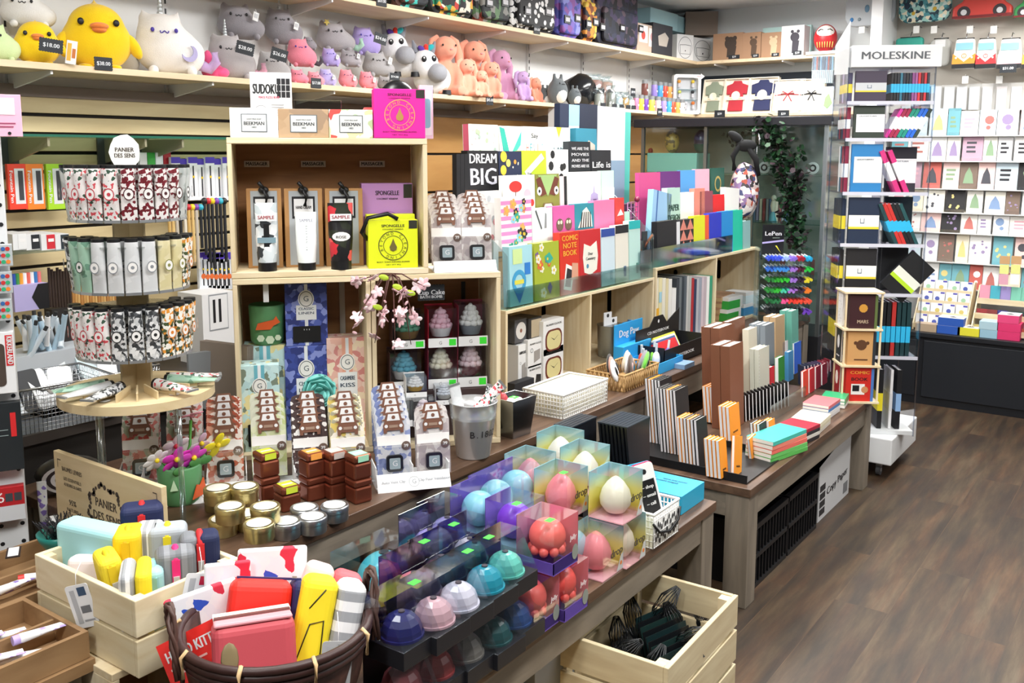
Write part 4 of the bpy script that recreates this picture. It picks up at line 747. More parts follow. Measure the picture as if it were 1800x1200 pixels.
part(MB().box(-WT/2-.0, WT/2, 0, DT, .206, zb+.01, c('#d9dcdd', .4)), 'base_plate', t); ztop = zs[0]
for z in zs[1:-1]: part(MB().box(-WT/2, WT/2, 0, DT, z-.006, z, clear('#e6e8f4', .3)).box(-WT/2, WT/2, -.003, 0, z-.012, z+.004, c('#cfd0dc', .3)), 'shelf', t)
for x in (-WT/2, WT/2):
    for y in (0, DT): part(MB().box(x-.003, x+.003, y-.003, y+.003, .2, ztop, clear('#dfe4ee', .3)), 'corner_post', t)
part(MB().add([(-WT/2, 0, .25), (-WT/2, DT, .25), (-WT/2, DT, ztop), (-WT/2, 0, ztop)], [(0, 1, 2, 3)], CLR), 'side_sheet', t); part(MB().add([(WT/2, 0, .25), (WT/2, DT, .25), (WT/2, DT, ztop), (WT/2, 0, ztop)], [(0, 1, 2, 3)], CLR), 'side_sheet', t)
part(MB().box(-.02, .02, DT*.45, DT*.52, .2, ztop, clear('#e2e2ea', .3)), 'centre_post', t); part(MB().quad(-.002, .002, .25, ztop, clear('#e2e2ea', .4), .002), 'divider', t)
s = part(MB().box(-WT/2+.01, WT/2+.02, -.012, DT, ztop, ztop+.098, WHITE), 'sign', t, 'white sign box reading MOLESKINE', bev=.002)
part(MB().text('MOLESKINE', .01, ztop+.05, .034, c('#55595e'), -.0132, w=.30), 'lettering', s, 'dark grey letters')
part(MB().add([(-WT/2-.002, DT, ztop-.01), (-WT/2-.002, 0, ztop-.03), (-WT/2-.002, -.0, ztop+.21), (-WT/2-.002, DT, ztop+.13)], [(0, 1, 2, 3), (3, 2, 1, 0)], c('#f3f5f6', .5)), 'side_sign', t)
CY_ = '#2fb4e4'
def tw(lab, x, z, w, h, th, cov, band=None, rz=0, ry=0, y=.02, **kw): return nb(lab, MF @ T(x, y, z+.001, rz, 0, ry), w, h, th, cov, band, 'notebooks on the clear tower', **kw)
RW = ['top', 'second', 'third', 'fourth', 'fifth', 'sixth', 'lowest']
def yb(col='#eef0ea', y2='#e8d23a'):
    def f(k, w, h): k.quad(-w/2, w/2, h*.36, h*.62, c(col), -.0012).quad(-w/2, w/2, h*.32, h*.37, c(y2), -.0013).quad(-w*.12, w*.02, h*.44, h*.55, c('#596a80'), -.0016).quad(-w*.10, 0, h*.46, h*.56, c(col), -.0018); return 'label_band'
    return f
def lbl(txt, lc='#f2f4f4'):
    def f(k, w, h): k.quad(-w*.42, w/2, h*.2, h*.74, c(lc), -.0012).text(txt, -w*.05, h*.68, h*.035, c('#4c5563'), -.0018, w=w*.55); return 'label'
    return f
cov = [('deep violet notebook facing out with grey and yellow band', '#3f3448', yb('#c9ccd0')), ('dark green notebook facing out with wide white label', '#2f3a30', lbl('LEUCHTTURM')), ('bright blue notebook facing out with white LEUCHTTURM label', '#2a7fbd', lbl('LEUCHTTURM1917')), ('navy notebook facing out with white and yellow band', '#1e2c44', yb()), ('large black notebook facing out with white and yellow band', '#1d1c1f', yb()), ('black notebook facing out behind the wooden book spinner', '#1d1c1f', yb())]
for r_, (lab, cc, d_) in enumerate(cov):
    zf = zs[r_+1]; hh = (zs[r_]-zf)*.9
    tw(lab+' on the clear tower', -WT*.22, zf, WT*.36, hh, .02, cc, dec=d_)
    for i in range(5 if r_ != 2 else 3):
        sc_ = [['#4a4668', '#3f3a5c', '#b4a3d0'], ['#8a2440', '#2f4a66', '#2e2e33'], ['#8a2440', '#3a7a96', '#e8e8ea'], ['#1e2c44'], ['#1d1c1f'], ['#1d1c1f']][r_]; s_ = sc_[i % len(sc_)]
        nb('%s notebook on the tower side, %s row, %s from the front' % ('yellow-banded' if r_ != 2 and r_ != 1 else 'white-banded', RW[r_], nth(i)), MF @ T(-WT/2+.017, .05+i*.028, zf+.001, 0), .028, hh*.96, .018, s_, '#ecd83c' if r_ not in (1, 2) else '#eceef0', 'notebooks on the tower side')
# right half
row1 = ['#16181d', '#16181d', '#20242c', '#2f6f86', '#232738', '#1c1e26', '#262a40', '#8a4a86', '#9a5690', '#d03038', '#5a1c24', '#c22c34', '#2a2838']
for i, cc in enumerate(row1): tw('slim %s notebook with cyan band, %s spine in the top right bay' % ({0: 'black'}.get(i, ['black', 'dark', 'plum', 'red'][min(3, i//3)]), nth(i)), .012+i*(WT/2-.02)/13+.006, zs[1], .12, (zs[0]-zs[1])*.84, .0105, cc, CY_, rz=90-2, y=.02+.06)
for i, (cc, n_) in enumerate([('#d8359a', 'magenta'), ('#a32048', 'crimson'), ('#a32048', 'crimson'), ('#17917c', 'teal'), ('#17917c', 'teal'), ('#2468d0', 'blue'), ('#2468d0', 'blue'), ('#35443a', 'dark green')]):
    tw('%s notebook with wide white band leaning right, %s in the second row bay' % (n_, nth(i)), .0+i*.0205, zs[2]+.004, .1, (zs[1]-zs[2])*.86, .0145, cc, '#eef0f2', rz=90, ry=0, y=.08, bz=(.28, .72)).matrix_world = MF @ T(.004+i*.0185, .08, zs[2]+.005, 0, 0, 27) @ T(0, 0, 0, 90)
tw('black notebook with white label at the back of the third row bay', WT*.24, zs[3], WT*.36, (zs[2]-zs[3])*.85, .018, '#2b2a33', y=.1, dec=lbl('LEUCHTTURM'))
for i in range(2): nb('magenta notebook with white band leaning left, %s of two' % ['left', 'right'][i], MF @ T(.075+i*.036, .06, zs[3]+.004, 0, 0, -24) @ T(0, 0, 0, 90), .1, (zs[2]-zs[3])*.86, .022, '#d0307c', '#f0f1f3', 'notebooks on the clear tower', bz=(.3, .72))
tw('dark notebook standing at the back of the fourth row bay', WT*.26, zs[4], WT*.34, (zs[3]-zs[4])*.9, .018, '#16262c', y=.13)
for i, (cc, n_) in enumerate([('#1d4548', 'dark teal'), ('#c8322c', 'red'), ('#c8322c', 'red'), ('#15161a', 'black'), ('#15161a', 'black'), ('#1d4f52', 'dark teal')]):
    nb('%s notebook with cyan band leaning left, %s in the fourth row bay' % (n_, nth(i)), MF @ T(.075+i*.0185, .06, zs[4]+.004, 0, 0, -24) @ T(0, 0, 0, 90), .1, (zs[3]-zs[4])*.86, .0155, cc, CY_, 'notebooks on the clear tower', bz=(.32, .58))
nb('big black notebook with lime band toppled sideways in the fifth row bay', MF @ T(.06, .02, zs[5]+.004, 0, 0, 42), WT*.36, (zs[4]-zs[5])*.9, .022, '#191a1c', group='notebooks on the clear tower', dec=lambda k, w, h: k.quad(-w/2, w/2, h*.36, h*.56, c('#e6e9dc'), -.0012).quad(-w/2, w/2, h*.28, h*.37, c('#b8e02c'), -.0013) and 'label_band')
tw('black notebook flat against the back of the fifth row bay', WT*.24, zs[5], WT*.36, (zs[4]-zs[5])*.88, .02, '#222326', y=.14)
for i, (cc, n_) in enumerate([('#14161a', 'black'), ('#14161a', 'black'), ('#14161a', 'black'), ('#b8302c', 'red'), ('#16383c', 'dark teal'), ('#16383c', 'dark teal'), ('#16383c', 'dark teal')]):
    tw('%s notebook with cyan band, %s spine in the sixth row' % (n_, nth(i)), .02+i*.023, zs[6], .13, (zs[5]-zs[6])*.86, .018, cc, CY_, rz=90, y=.09, bz=(.25, .55))
for i, (cc, bc, n_, x, tt) in enumerate([('#15161a', '#e8d92c', 'black yellow-banded', .05, .022), ('#e9e9ea', '#d9dadc', 'thin white', .095, .012), ('#15161a', '#8fb6e2', 'black blue-banded', .135, .022)]):
    tw(n_+' notebook standing in the lowest bay of the tower', x, .226, .13, (zs[6]-zs[7])*.8, tt, cc, bc, rz=90, y=.09, bz=(.3, .6))
# hanging pen holder by the far shelves
M, W, H = face(1427, 1466, 96, 146, -70, x=6.35); t = thing('pen_holder', 'clear hanging holder packed with blue and grey pens above the glass cabinet', 'pen holder', M)
part(MB().box(-W/2, W/2, 0, .05, -.002, H, CLRM), 'holder', t)
for i in range(11):
    o = solo(MB().cyl(.0045, 0, H*.45, c('#d5dbe3', .4), None, 8).cyl(.005, H*.45, H*.93, c(['#39435f', '#5f83a8', '#b04438', '#2e3c52', '#7ba0c0', '#44546c'][i % 6], .4), None, 8), 'pen', 'pen in the hanging clear holder, %s from the left' % nth(i), 'pen', M @ T(-W*.43+i*W*.086, .025, .003), 'pens in the hanging holder')
M, W, H = face(1444, 1465, 152, 200, -80, x=6.3); o = solo(MB().box(-W/2, W/2, 0, .02, 0, H, c('#e6e9e6', .5)).prism([(-W*.3, H*.3), (0, H*.2), (W*.4, H*.4), (W*.1, H*.75), (-W*.2, H*.6)], -.004, 0, c('#8fc07a', .5)), 'leaf_pack', 'small pack with a green leaf shape beside the cream gift box', 'gift pack', M)
# ---------------- wooden book spinner on the low table ----------------
RS = -58; MS, WS, HS = face(1489, 1540, 526, 690, RS, p=Vector((4.22, 1.27, .45))); p = MS.translation; MS = T(p.x, p.y, .431, RS); zt = onplane(1520, 516, p, RS).z-.431; WS = .15; DS = .13
t = thing('book_spinner', 'three-tier pale wooden book spinner at the far corner of the low table', 'book spinner', MS); RR = [0, zt/3, zt*2/3, zt]
for z in RR: part(MB().box(-WS/2-.012, WS/2+.012, -.012, DS+.012, z, z+.008, PINE), 'deck', t)
for x in (-WS/2-.006, WS/2-.0):
    for y in (-.006, DS): part(MB().box(x, x+.008, y, y+.008, 0, zt, PINEZ), 'post', t)
def faceprint(bg, fn, nm='cover_print'):
    return fn
B3 = [[('dark brown book reading MARS', '#3a1c20', lambda k, w, h: k.disc(0, h*.6, w*.16, c('#c9923a'), -.0008, 10).text('MARS', 0, h*.2, h*.1, c('#b9a58c'), w=w*.4)), ('white speckled book', '#e6e4e2', lambda k, w, h: [k.disc(R.uniform(-.4, .4)*w, R.uniform(.1, .9)*h, w*.03, INK, -.0008, 5) for _ in range(14)])],
      [('tan book with a monkey head print', '#c99a62', lambda k, w, h: k.disc(0, h*.6, w*.2, c('#5b3a24'), -.0008, 12).disc(-w*.22, h*.66, w*.07, c('#5b3a24'), -.0008, 8).disc(w*.22, h*.66, w*.07, c('#5b3a24'), -.0008, 8).quad(-w*.25, w*.25, h*.14, h*.18, c('#5b3a24'), -.0008)), ('black book with a white face print', '#17181b', lambda k, w, h: k.disc(0, h*.6, w*.25, c('#dcdcdc'), -.0008, 14, rz=h*.2).quad(-w*.3, w*.3, h*.16, h*.2, c('#c9c9c9'), -.0008))],
      [('red COMIC BOOK notebook with photo strip', '#c8281e', lambda k, w, h: k.text('COMIC', 0, h*.86, h*.09, c('#e8a33c'), w=w*.7).text('BOOK', 0, h*.66, h*.1, c('#1e1614'), w=w*.6).quad(-w*.3, w*.2, h*.2, h*.52, c('#e9e7e2'), -.0008).quad(-w*.25, 0, h*.3, h*.48, INK, -.0012).disc(w*.2, h*.35, w*.13, c('#c98a5c'), -.0013, 10)), ('dark red notebook with white cloud label', '#8c1c22', lambda k, w, h: k.disc(0, h*.6, w*.3, c('#e6e2da'), -.0008, 8, rz=h*.22))]]
for i, pair in enumerate(B3):
    z = RR[2-i]+.0085; hh = zt/3-.014
    for j, (lab, cc, d_) in enumerate(pair):
        for q in range(3 if j == 0 else 2):
            M = MS @ (T(-.0, .002+q*.016, z) if j == 0 else T(-WS/2+.002+q*.0+.0, .09, z, -90)); 
            if j == 1: M = MS @ T(-WS/2-.002+q*.01, .088, z, -90)
            if j == 1 and q: continue
            nb((lab+', %s tier of the wooden spinner' % ['top', 'middle', 'bottom'][i]) if q == 0 else '%s behind the front one, %s tier of the wooden spinner' % ('copy '+nth(q), ['top', 'middle', 'bottom'][i]), M, (WS-.03) if j == 0 else .075, hh, .014 if j == 0 else .009, cc, dec=(lambda d_: lambda k, w, h: d_(k, w, h) and 'cover_print')(d_) if q == 0 else None, group='books on the wooden spinner')
for i, (cc, n_) in enumerate([('#5a6a3a', 'olive'), ('#2a3038', 'dark'), ('#4a74b8', 'blue')]): nb('%s notebook on the right side of the wooden spinner' % n_, MS @ T(WS/2-.0125, .02, RR[2-i]+.0085, 90), .04, zt/3-.016, .012, cc, group='books on the wooden spinner')
# ---------------- cubby shelves ----------------
def open_box(name, lab, M, w, h, d, bays, t=.013, mat=PINE, back=PLYD, slot=True, cat_='shelf unit', group=None, slats=False):
    """open-fronted wooden box, front at y=0, x from 0 to w"""
    r = thing(name, lab, cat_, M, group)
    part(MB().box(0, w, 0, d, h-t, h, mat), 'top_board', r, bev=.0015); part(MB().box(0, w, 0, d, 0, t, mat), 'bottom_board', r, bev=.0015)
    part(MB().box(0, w, d-.006, d, t, h-t, back), 'back_board', r)
    xs = [0, w-t]+[b-t/2 for b in bays]
    for x in xs:
        s_ = part(MB().box(x, x+t, 0, d-.006, t, h-t, PINEZ), 'side_board', r, bev=.0015)
        if slot: part(MB().prism(rounded(.022, .11, .011, z0=h*.55-.02), -.0004, 0, DARK, T(x, d*.55, 0, 90) if x > 0 else T(x+t+.0004, d*.55, 0, 90)), 'handle_slot', s_)
    return r
YC = 1.985
def xat(px, py, y=YC): return at(px, py, y=y).x
xa, xb, xd = xat(889, 600), xat(1149, 560), xat(1038, 590)
open_box('cubby_unit', 'pale wooden two-bay cubby unit holding clock boxes and the metal bin', T(xa, YC, .6205), xb-xa, .36, .42, [xd-xa])
xa2, xb2, xd2 = xat(1152, 530)+.002, xat(1331, 500), xat(1258, 520)
open_box('cubby_unit', 'pale wooden two-bay cubby unit packed with upright books', T(xa2, YC, .62), xb2-xa2, .40, .42, [xd2-xa2])
# ---------------- tiered acrylic stand with greeting notebooks ----------------
t = thing('notebook_stand', 'clear acrylic stepped stand full of printed notebooks', 'display stand', T(xa, YC, .98)); Wn = xb-xa-.02
for i in range(5): part(MB().box(.01, Wn, .03+i*.058, .088+i*.058, .004+[0, .0, .06, .14, .25][i], .008+[0, .0, .06, .14, .25][i], CLRM), 'step', t)
part(MB().box(.01, Wn, .002, .005, .001, .075, clear('#dff0ee', .3)), 'front_lip', t); part(MB().prism([(0, .001), (.29, .001), (.29, .40), (.24, .40), (0, .2)], -.002, 0, CLRM, T(.01, 0, 0, 90)), 'side_panel', t); part(MB().prism([(0, .001), (.29, .001), (.29, .40), (.24, .40), (0, .2)], -.002, 0, CLRM, T(Wn, 0, 0, 90)), 'side_panel', t)
def stripe_dec(cols, n, h0=0, h1=1, vert=False):
    def f(k, w, h):
        for i in range(n):
            if vert: k.quad(-w/2+w*i/n, -w/2+w*(i+.5)/n, h*h0, h*h1, c(cols[i % len(cols)], .6), -.0008)
            else: k.quad(-w/2, w/2, h*(h0+(h1-h0)*i/n), h*(h0+(h1-h0)*(i+.5)/n), c(cols[i % len(cols)], .6), -.0008)
    return f
def scatter(cols, n, sd, rmin=.04, rmax=.1, pet=False, lo=.1):
    def f(k, w, h):
        rr = random.Random(sd)
        for i in range(n):
            x, z, r_ = rr.uniform(-.4, .4)*w, rr.uniform(lo, .92)*h, rr.uniform(rmin, rmax)*w; m_ = c(cols[i % len(cols)], .6)
            if pet:
                for q in range(5): k.disc(x+r_*.7*math.cos(q*1.257), z+r_*.7*math.sin(q*1.257), r_*.45, m_, -.0008-i*.00003, 7)
                k.disc(x, z, r_*.35, c('#e8c23a'), -.0016, 7)
            else: k.disc(x, z, r_, m_, -.0008-i*.00003, 8)
    return f
def multi(*fs):
    def f(k, w, h):
        for g in fs: g(k, w, h)
    return f
def words_(lines, col='#222', z0=.8, dz=.16, hh=.09, ww=.7):
    def f(k, w, h):
        for i, l in enumerate(lines): k.text(l, 0, h*(z0-dz*i), h*hh, c(col, .6), -.0019, w=w*ww*min(1, (len(l)+2)/8))
    return f
def poly(pts, col, y=-.0012):
    def f(k, w, h): k.prism([(a*w, b*h) for a, b in pts], y, y+.0004, c(col, .6))
    return f
def ring(x, z, r, col, r2=.8):
    def f(k, w, h): k.disc(x*w, z*h, r*w, c(col, .6), -.0013, 24, r2=r*w*r2)
    return f
def row(items, y, h0, nm, th=.03, zbase=None, g='printed notebooks on the stepped stand'):
    for (a, b, top, lab, col, d_, *ex) in items:
        M, W, H = face(a, b, top, top+40, 0, y=y) if False else face(a, b, top, top+40, 0, p=at((a+b)/2, top+40, y=y)); zt_ = at((a+b)/2, top, y=y).z
        z = zbase if zbase is not None else zt_-h0; kw = ex[0] if ex else {}
        nb(lab+nm, T(M.translation.x, y, z+.001, 0, -2), W-.002, zt_-z, th, col, dec=d_, group=g, **kw)
Q = ', %s row of the stepped stand'
row([(897, 938, 432, 'pale blue notebook printed with sewing patches', '#a9dbe6', multi(poly([(-.35, .7), (.05, .7), (.05, .95), (-.35, .95)], '#cfe8a0'), ring(-.1, .4, .3, '#3f9fd0', .6), poly([(-.35, .3), (.15, .3), (-.1, .03)], '#3a7fd0'), poly([(-.3, .36), (.1, .36), (.1, .43), (-.3, .43)], '#e2d84a', -.0016), poly([(.15, .5), (.4, .5), (.4, .7), (.15, .7)], '#2f7fd0'))),
     (941, 985, 426, 'lime green notebook with teal bird and flowers', '#a8b532', multi(scatter(['#e9ead8', '#d8693a', '#7a5a9c', '#e9ead8'], 9, 3, .06, .12, True), poly([(-.1, .75), (.1, .82), (.25, .7), (.1, .62), (-.05, .66)], '#35a890'), poly([(.1, .3), (.2, .2), (.1, .08), (0, .2)], '#4a58a8'))),
     (986, 1021, 408, 'red notebook lettered COMIC NOTE BOOK with photo strip', '#d8331f', multi(words_(['COMIC', 'NOTE', 'BOOK'], '#f2b53a', .9, .12, .085, .9), poly([(-.35, .1), (.05, .05), (.2, .42), (-.2, .5)], '#eceae6'), poly([(-.28, .14), (.0, .11), (.1, .38), (-.15, .43)], '#2b2a2c', -.0016), poly([(.05, .22), (.4, .22), (.4, .48), (.1, .5)], '#d9a184', -.0018))),
     (1021, 1058, 404, 'red notebook with a white cloud-shaped label', '#c9252b', multi(poly([(-.3, .3), (0, .25), (.3, .32), (.36, .55), (.3, .8), (0, .72), (-.3, .78), (-.36, .55)], '#eceade'), lambda k, w, h: k.text('Dear', 0, h*.6, h*.05, c('#333'), -.0018).text('Cemetery', 0, h*.52, h*.05, c('#333'), -.0018, w=w*.45), lambda k, w, h: k.disc(-w*.15, h*.4, w*.06, c('#4f8fb0'), -.0017, 7))),
     (1059, 1083, 402, 'pale blue airmail-striped notepad with navy top', '#cfe0ea', multi(poly([(-.5, .86), (.5, .86), (.5, 1), (-.5, 1)], '#2c4a9c'), stripe_dec(['#2b2f38'], 12, .02, .84, False) if 0 else poly([(.1, .1), (.3, .1), (.3, .25), (.1, .25)], '#8fb0c0'))),
     (1084, 1107, 396, 'cream airmail-striped notepad with black top', '#e6e2d6', multi(poly([(-.5, .86), (.5, .86), (.5, 1), (-.5, 1)], '#1b1d22'), poly([(.1, .1), (.3, .1), (.3, .28), (.1, .28)], '#4b6b8f'))),
     (1108, 1128, 388, 'mint airmail-striped notepad with turquoise top', '#bfe3dc', multi(poly([(-.5, .86), (.5, .86), (.5, 1), (-.5, 1)], '#22b3b5'), poly([(.1, .1), (.3, .1), (.3, .28), (.1, .28)], '#5a8a7f')))], 2.0, .2, Q % 'front', zbase=.985)
row([(882, 936, 346, 'spiral notebook with pink and white stripes and small prints', '#f4f2f2', multi(stripe_dec(['#ef8cc4'], 7), scatter(['#f0a860', '#38a98a', '#2b2b30', '#8fd0e6'], 16, 6, .06, .1, True, .05))),
     (937, 973, 366, 'white notebook with a pencil sketch of a rabbit', '#e6efef', multi(poly([(-.35, .95), (-.3, .97), (-.02, .6), (-.07, .58)], '#55585c'), poly([(.1, .6), (.14, .9), (.2, .88), (.2, .6)], '#8a8d90'))),
     (974, 1012, 362, 'pink notebook printed with two owls', '#d45fa4', multi(lambda k, w, h: [k.disc(q*w*.2, h*.62, w*.17, c('#6b5648'), -.001, 12, rz=h*.13).disc(q*w*.2-w*.06, h*.67, w*.05, c('#e6ddc4'), -.0014, 8).disc(q*w*.2+w*.06, h*.67, w*.05, c('#e6ddc4'), -.0014, 8) for q in (-1, 1)] and None)),
     (1012, 1046, 358, 'teal notebook printed with a zebra', '#2f8c9e', multi(poly([(-.35, .5), (.4, .5), (.35, .75), (.1, .92), (-.1, .85), (-.2, .65)], '#e9e4d8'), *[poly([(-.25+i*.13, .5), (-.19+i*.13, .5), (-.1+i*.1, .82), (-.14+i*.1, .82)], '#2b2422', -.0016) for i in range(5)])),
     (1046, 1082, 352, 'plain pink notebook', '#e07aa8', poly([(-.4, .3), (.4, .3), (.4, .32), (-.4, .32)], '#c9608f')),
     (1083, 1099, 348, 'red notebook with a small bird edge', '#d8403c', poly([(-.3, .6), (.4, .62), (.1, .75)], '#efe9df')),
     (1100, 1109, 372, 'mint notebook with leaf marks', '#b9e6d4', poly([(-.3, .6), (.3, .62), (.1, .75)], '#3f8f6f'))], 2.06, .2, Q % 'second', .03)
row([(838, 884, 336, 'white notebook with faint line drawings', '#f2f1ef', scatter(['#b9bcc0', '#d08a90'], 8, 9, .05, .1)),
     (886, 942, 308, 'white notebook with a big red balloon and strawberries', '#f6f5f3', multi(lambda k, w, h: k.disc(-w*.12, h*.78, w*.2, c('#e0302a'), -.001, 20, rz=h*.11).disc(w*.25, h*.6, w*.12, c('#f0b6c4'), -.001, 12).disc(w*.4, h*.45, w*.07, c('#d8302a'), -.001, 10), poly([(-.13, .45), (-.11, .45), (-.11, .7), (-.13, .7)], '#7a4a3a'))),
     (943, 985, 306, 'notebook with a green and brown animal mask print', '#8a8a3a', multi(poly([(-.4, .98), (0, .55), (.4, .98)], '#9fc07a'), poly([(-.48, .9), (-.3, .95), (-.05, .6), (-.3, .55)], '#6b3424', -.0016), poly([(.48, .9), (.3, .95), (.05, .6), (.3, .55)], '#6b3424', -.0016), lambda k, w, h: k.disc(-w*.36, h*.66, w*.1, WHITE, -.002, 12).disc(w*.36, h*.66, w*.1, WHITE, -.002, 12).disc(-w*.36, h*.66, w*.04, INK, -.0023, 8).disc(w*.36, h*.66, w*.04, INK, -.0023, 8), poly([(-.3, .1), (.3, .1), (.2, .42), (-.2, .42)], '#7a6a3a', -.002), poly([(-.18, .34), (.18, .34), (.12, .4), (-.12, .4)], '#ecebe0', -.0024))),
     (986, 998, 310, 'black-spined cream notebook', '#f0d8d8', poly([(.1, 0), (.5, 0), (.5, 1), (.1, 1)], '#1b1b1e')),
     (999, 1058, 302, 'white notebook with a lilac castle drawing', '#f4f3f0', multi(poly([(.15, .1), (.42, .1), (.4, .5), (.3, .55), (.28, .75), (.26, .55), (.18, .5)], '#a49cc4'), poly([(.25, .2), (.35, .2), (.35, .4), (.25, .4)], '#5a527c', -.0016))),
     (1059, 1081, 300, 'mint-topped white notebook with a leaf card', '#c9e8da', poly([(-.5, .1), (.5, .1), (.5, .62), (-.5, .62)], '#f3f2ee'))], 2.12, .2, Q % 'third', .02)
row([(824, 878, 265, 'black notebook lettered DREAM BIG in white', '#15151a', lambda k, w, h: k.text('DREAM', 0, h*.85, h*.17, c('#f2f2f4'), w=w*.88).text('BIG', 0, h*.52, h*.3, c('#dcdcea'), w=w*.84)),
     (879, 919, 266, 'navy notebook with yellow circles and chalk lettering', '#1c2748', multi(lambda k, w, h: k.disc(-w*.3, h*.9, w*.14, c('#e8c83a'), -.001, 14).disc(-w*.1, h*.78, w*.1, c('#efd86a'), -.001, 14).disc(-w*.32, h*.65, w*.13, c('#e8c83a'), -.001, 14).disc(w*.2, h*.8, w*.06, c('#e8983a'), -.001, 10), scatter(['#e9e6c8'], 12, 4, .015, .03))),
     (919, 962, 265, 'lime notebook with a white ribbon banner', '#b9cf2e', multi(poly([(-.4, .6), (.3, .95), (.42, .85), (-.3, .5)], '#eef0e8'), poly([(-.25, .2), (.3, .2), (.1, .5), (-.3, .6)], '#5f5560'))),
     (963, 1001, 263, 'white notebook covered in black cats', '#f2f2f0', scatter(['#141416'], 12, 14, .08, .14)),
     (1002, 1040, 249, 'black notebook about the movies with white lettering', '#1f2227', words_(['WE ARE THE', 'MOVIES', 'AND THE', 'MOVIES ARE US'], '#d9dadd', .85, .12, .06, .8)),
     (1041, 1076, 264, 'black notebook lettered Life is in script', '#202125', words_(['Life is', 'short'], '#efeff0', .68, .2, .13, .9))], 2.18, .21, Q % 'fourth', .03)
row([(826, 878, 219, 'white leafy-print notebook with pink spine', '#eef0e6', scatter(['#a9c49a', '#c9b8b8', '#9fb0a4'], 20, 5, .03, .06), dict(sp='#e86a86')),
     (880, 921, 222, 'white notebook with two large teal leaves', '#f4f5f3', multi(poly([(-.5, .98), (-.3, .95), (-.1, .5), (-.35, .5)], '#29a795'), poly([(-.05, .45), (.45, .92), (.4, .65), (.1, .45)], '#3cb8a0'))),
     (922, 961, 223, 'white notebook lettered Say HELLO in colours', '#f6f6f4', lambda k, w, h: [k.text('Say', 0, h*.82, h*.09, INK, w=w*.3)]+[k.text(ch, (i-2)*w*.17, h*.58, h*.16, c(['#c9463c', '#2f8fa0', '#2d2d60', '#d87a5a', '#3fa0b0'][i]), -.0009, w=w*.1) for i, ch in enumerate('HELLO')]),
     (963, 1003, 224, 'pale notebook with yellow triangles lettered I AM', '#dfeeee', multi(poly([(-.1, 1), (.15, 1), (.02, .78)], '#f0e02e'), poly([(.5, .2), (.5, .6), (.2, .3)], '#f0e02e'), words_(['I AM', 'HERE'], '#3b5560', .55, .12, .07, .6))),
     (1014, 1051, 226, 'blue-green notebook with a photographic fox print', '#2f7f96', multi(poly([(-.2, .4), (.4, .4), (.4, .65), (.1, .75), (-.1, .6)], '#b9b0a4'), poly([(-.5, .1), (.5, .1), (.5, .35), (-.5, .35)], '#8a5a4c')))], 2.24, .21, Q % 'top', .03)
for i in range(3): nb('black side copy of the lettered DREAM notebook, %s of three to its left' % nth(i), T(xat(800+i*7, 320, 2.18), 2.165, at(815, 266, y=2.18).z-.209, 90), .02, .2, .022, '#15151a', group='notebooks left of the stand', dec=lambda k, w, h: k.quad(-w*.2, w*.2, h*.2, h*.5, c('#d8d8e0'), -.0008).quad(-w*.2, w*.2, h*.6, h*.9, c('#d8d8e0'), -.0008))
nb('blank-spined spiral notebook stack beside the striped one', T(xat(872, 400, 2.05), 2.05, 1.0), .03, .23, .04, '#ece7e2', group='notebooks left of the stand')
tray_ = solo(MB().box(-.06, .06, 0, .12, 0, .26, clear('#8f9498', .35)), 'acrylic_bin', 'smoky empty acrylic bin left of the lettered notebooks', 'bin', T(xat(795, 350, 2.22), 2.2, 1.1))
solo(MB().box(-.07, .07, -.0, .16, 0, .115, PLYD), 'wooden_block', 'wooden block behind the notebook stand carrying the smoky bin', 'block', T(xat(795, 350, 2.22), 2.19, .982))
# tall albums and boards behind
def board(a, b, top, bot, y, lab, col, th=.012, d_=None, name='photo_album', cat_='album'):
    M, W, H = face(a, b, top, bot, 0, p=at((a+b)/2, bot, y=y)); z = .985; zt_ = at((a+b)/2, top, y=y).z
    return nb(lab, T(M.translation.x, y, z), W, zt_-z, th, col, dec=d_, name=name, cat_=cat_, group='tall boards behind the notebooks')
board(984, 1000, 182, 260, 2.31, 'tall navy album, left of the white and blue one', '#1c2740', .03)
board(997, 1018, 184, 260, 2.32, 'tall white album with a sky blue top band', '#f0f3f6', .03, lambda k, w, h: k.quad(-w/2, w/2, h*.88, h, c('#8fc3e0'), -.0008))
board(1018, 1050, 183, 265, 2.33, 'wide navy album between white ones', '#1b2338', .03)
board(1050, 1098, 188, 330, 2.36, 'large blank white board behind the notebooks', '#eef3f6', .01)
board(1060, 1098, 282, 340, 2.345, 'grey-blue folder in front of the large white board', '#8aa6bd', .01)
board(1098, 1108, 197, 300, 2.37, 'narrow turquoise edged board at the end of the stand', '#57c0b4', .03)
for a, b, top, cc, lab in ((926, 962, 176, '#e0694a', 'orange and white patterned box peeping above the wall panel'), (962, 985, 180, '#7a3f9c', 'purple and white patterned box peeping above the wall panel')):
    M, W, H = face(a, b, top, top+40, 0, y=3.2); solo(MB().box(-W/2, W/2, 0, .06, 0, .11, WHITE).prism([(-W*.4, .04), (W*.4, .04), (W*.4, .06), (0, .1), (-W*.4, .06)], -.0006, 0, c(cc)).disc(-W*.3, .088, .009, c(cc), -.0009, 10).disc(W*.3, .088, .009, c(cc), -.0009, 10), 'patterned_box', lab, 'box', T(M.translation.x, 2.99, at((a+b)/2, top+30, y=3).z-.05))
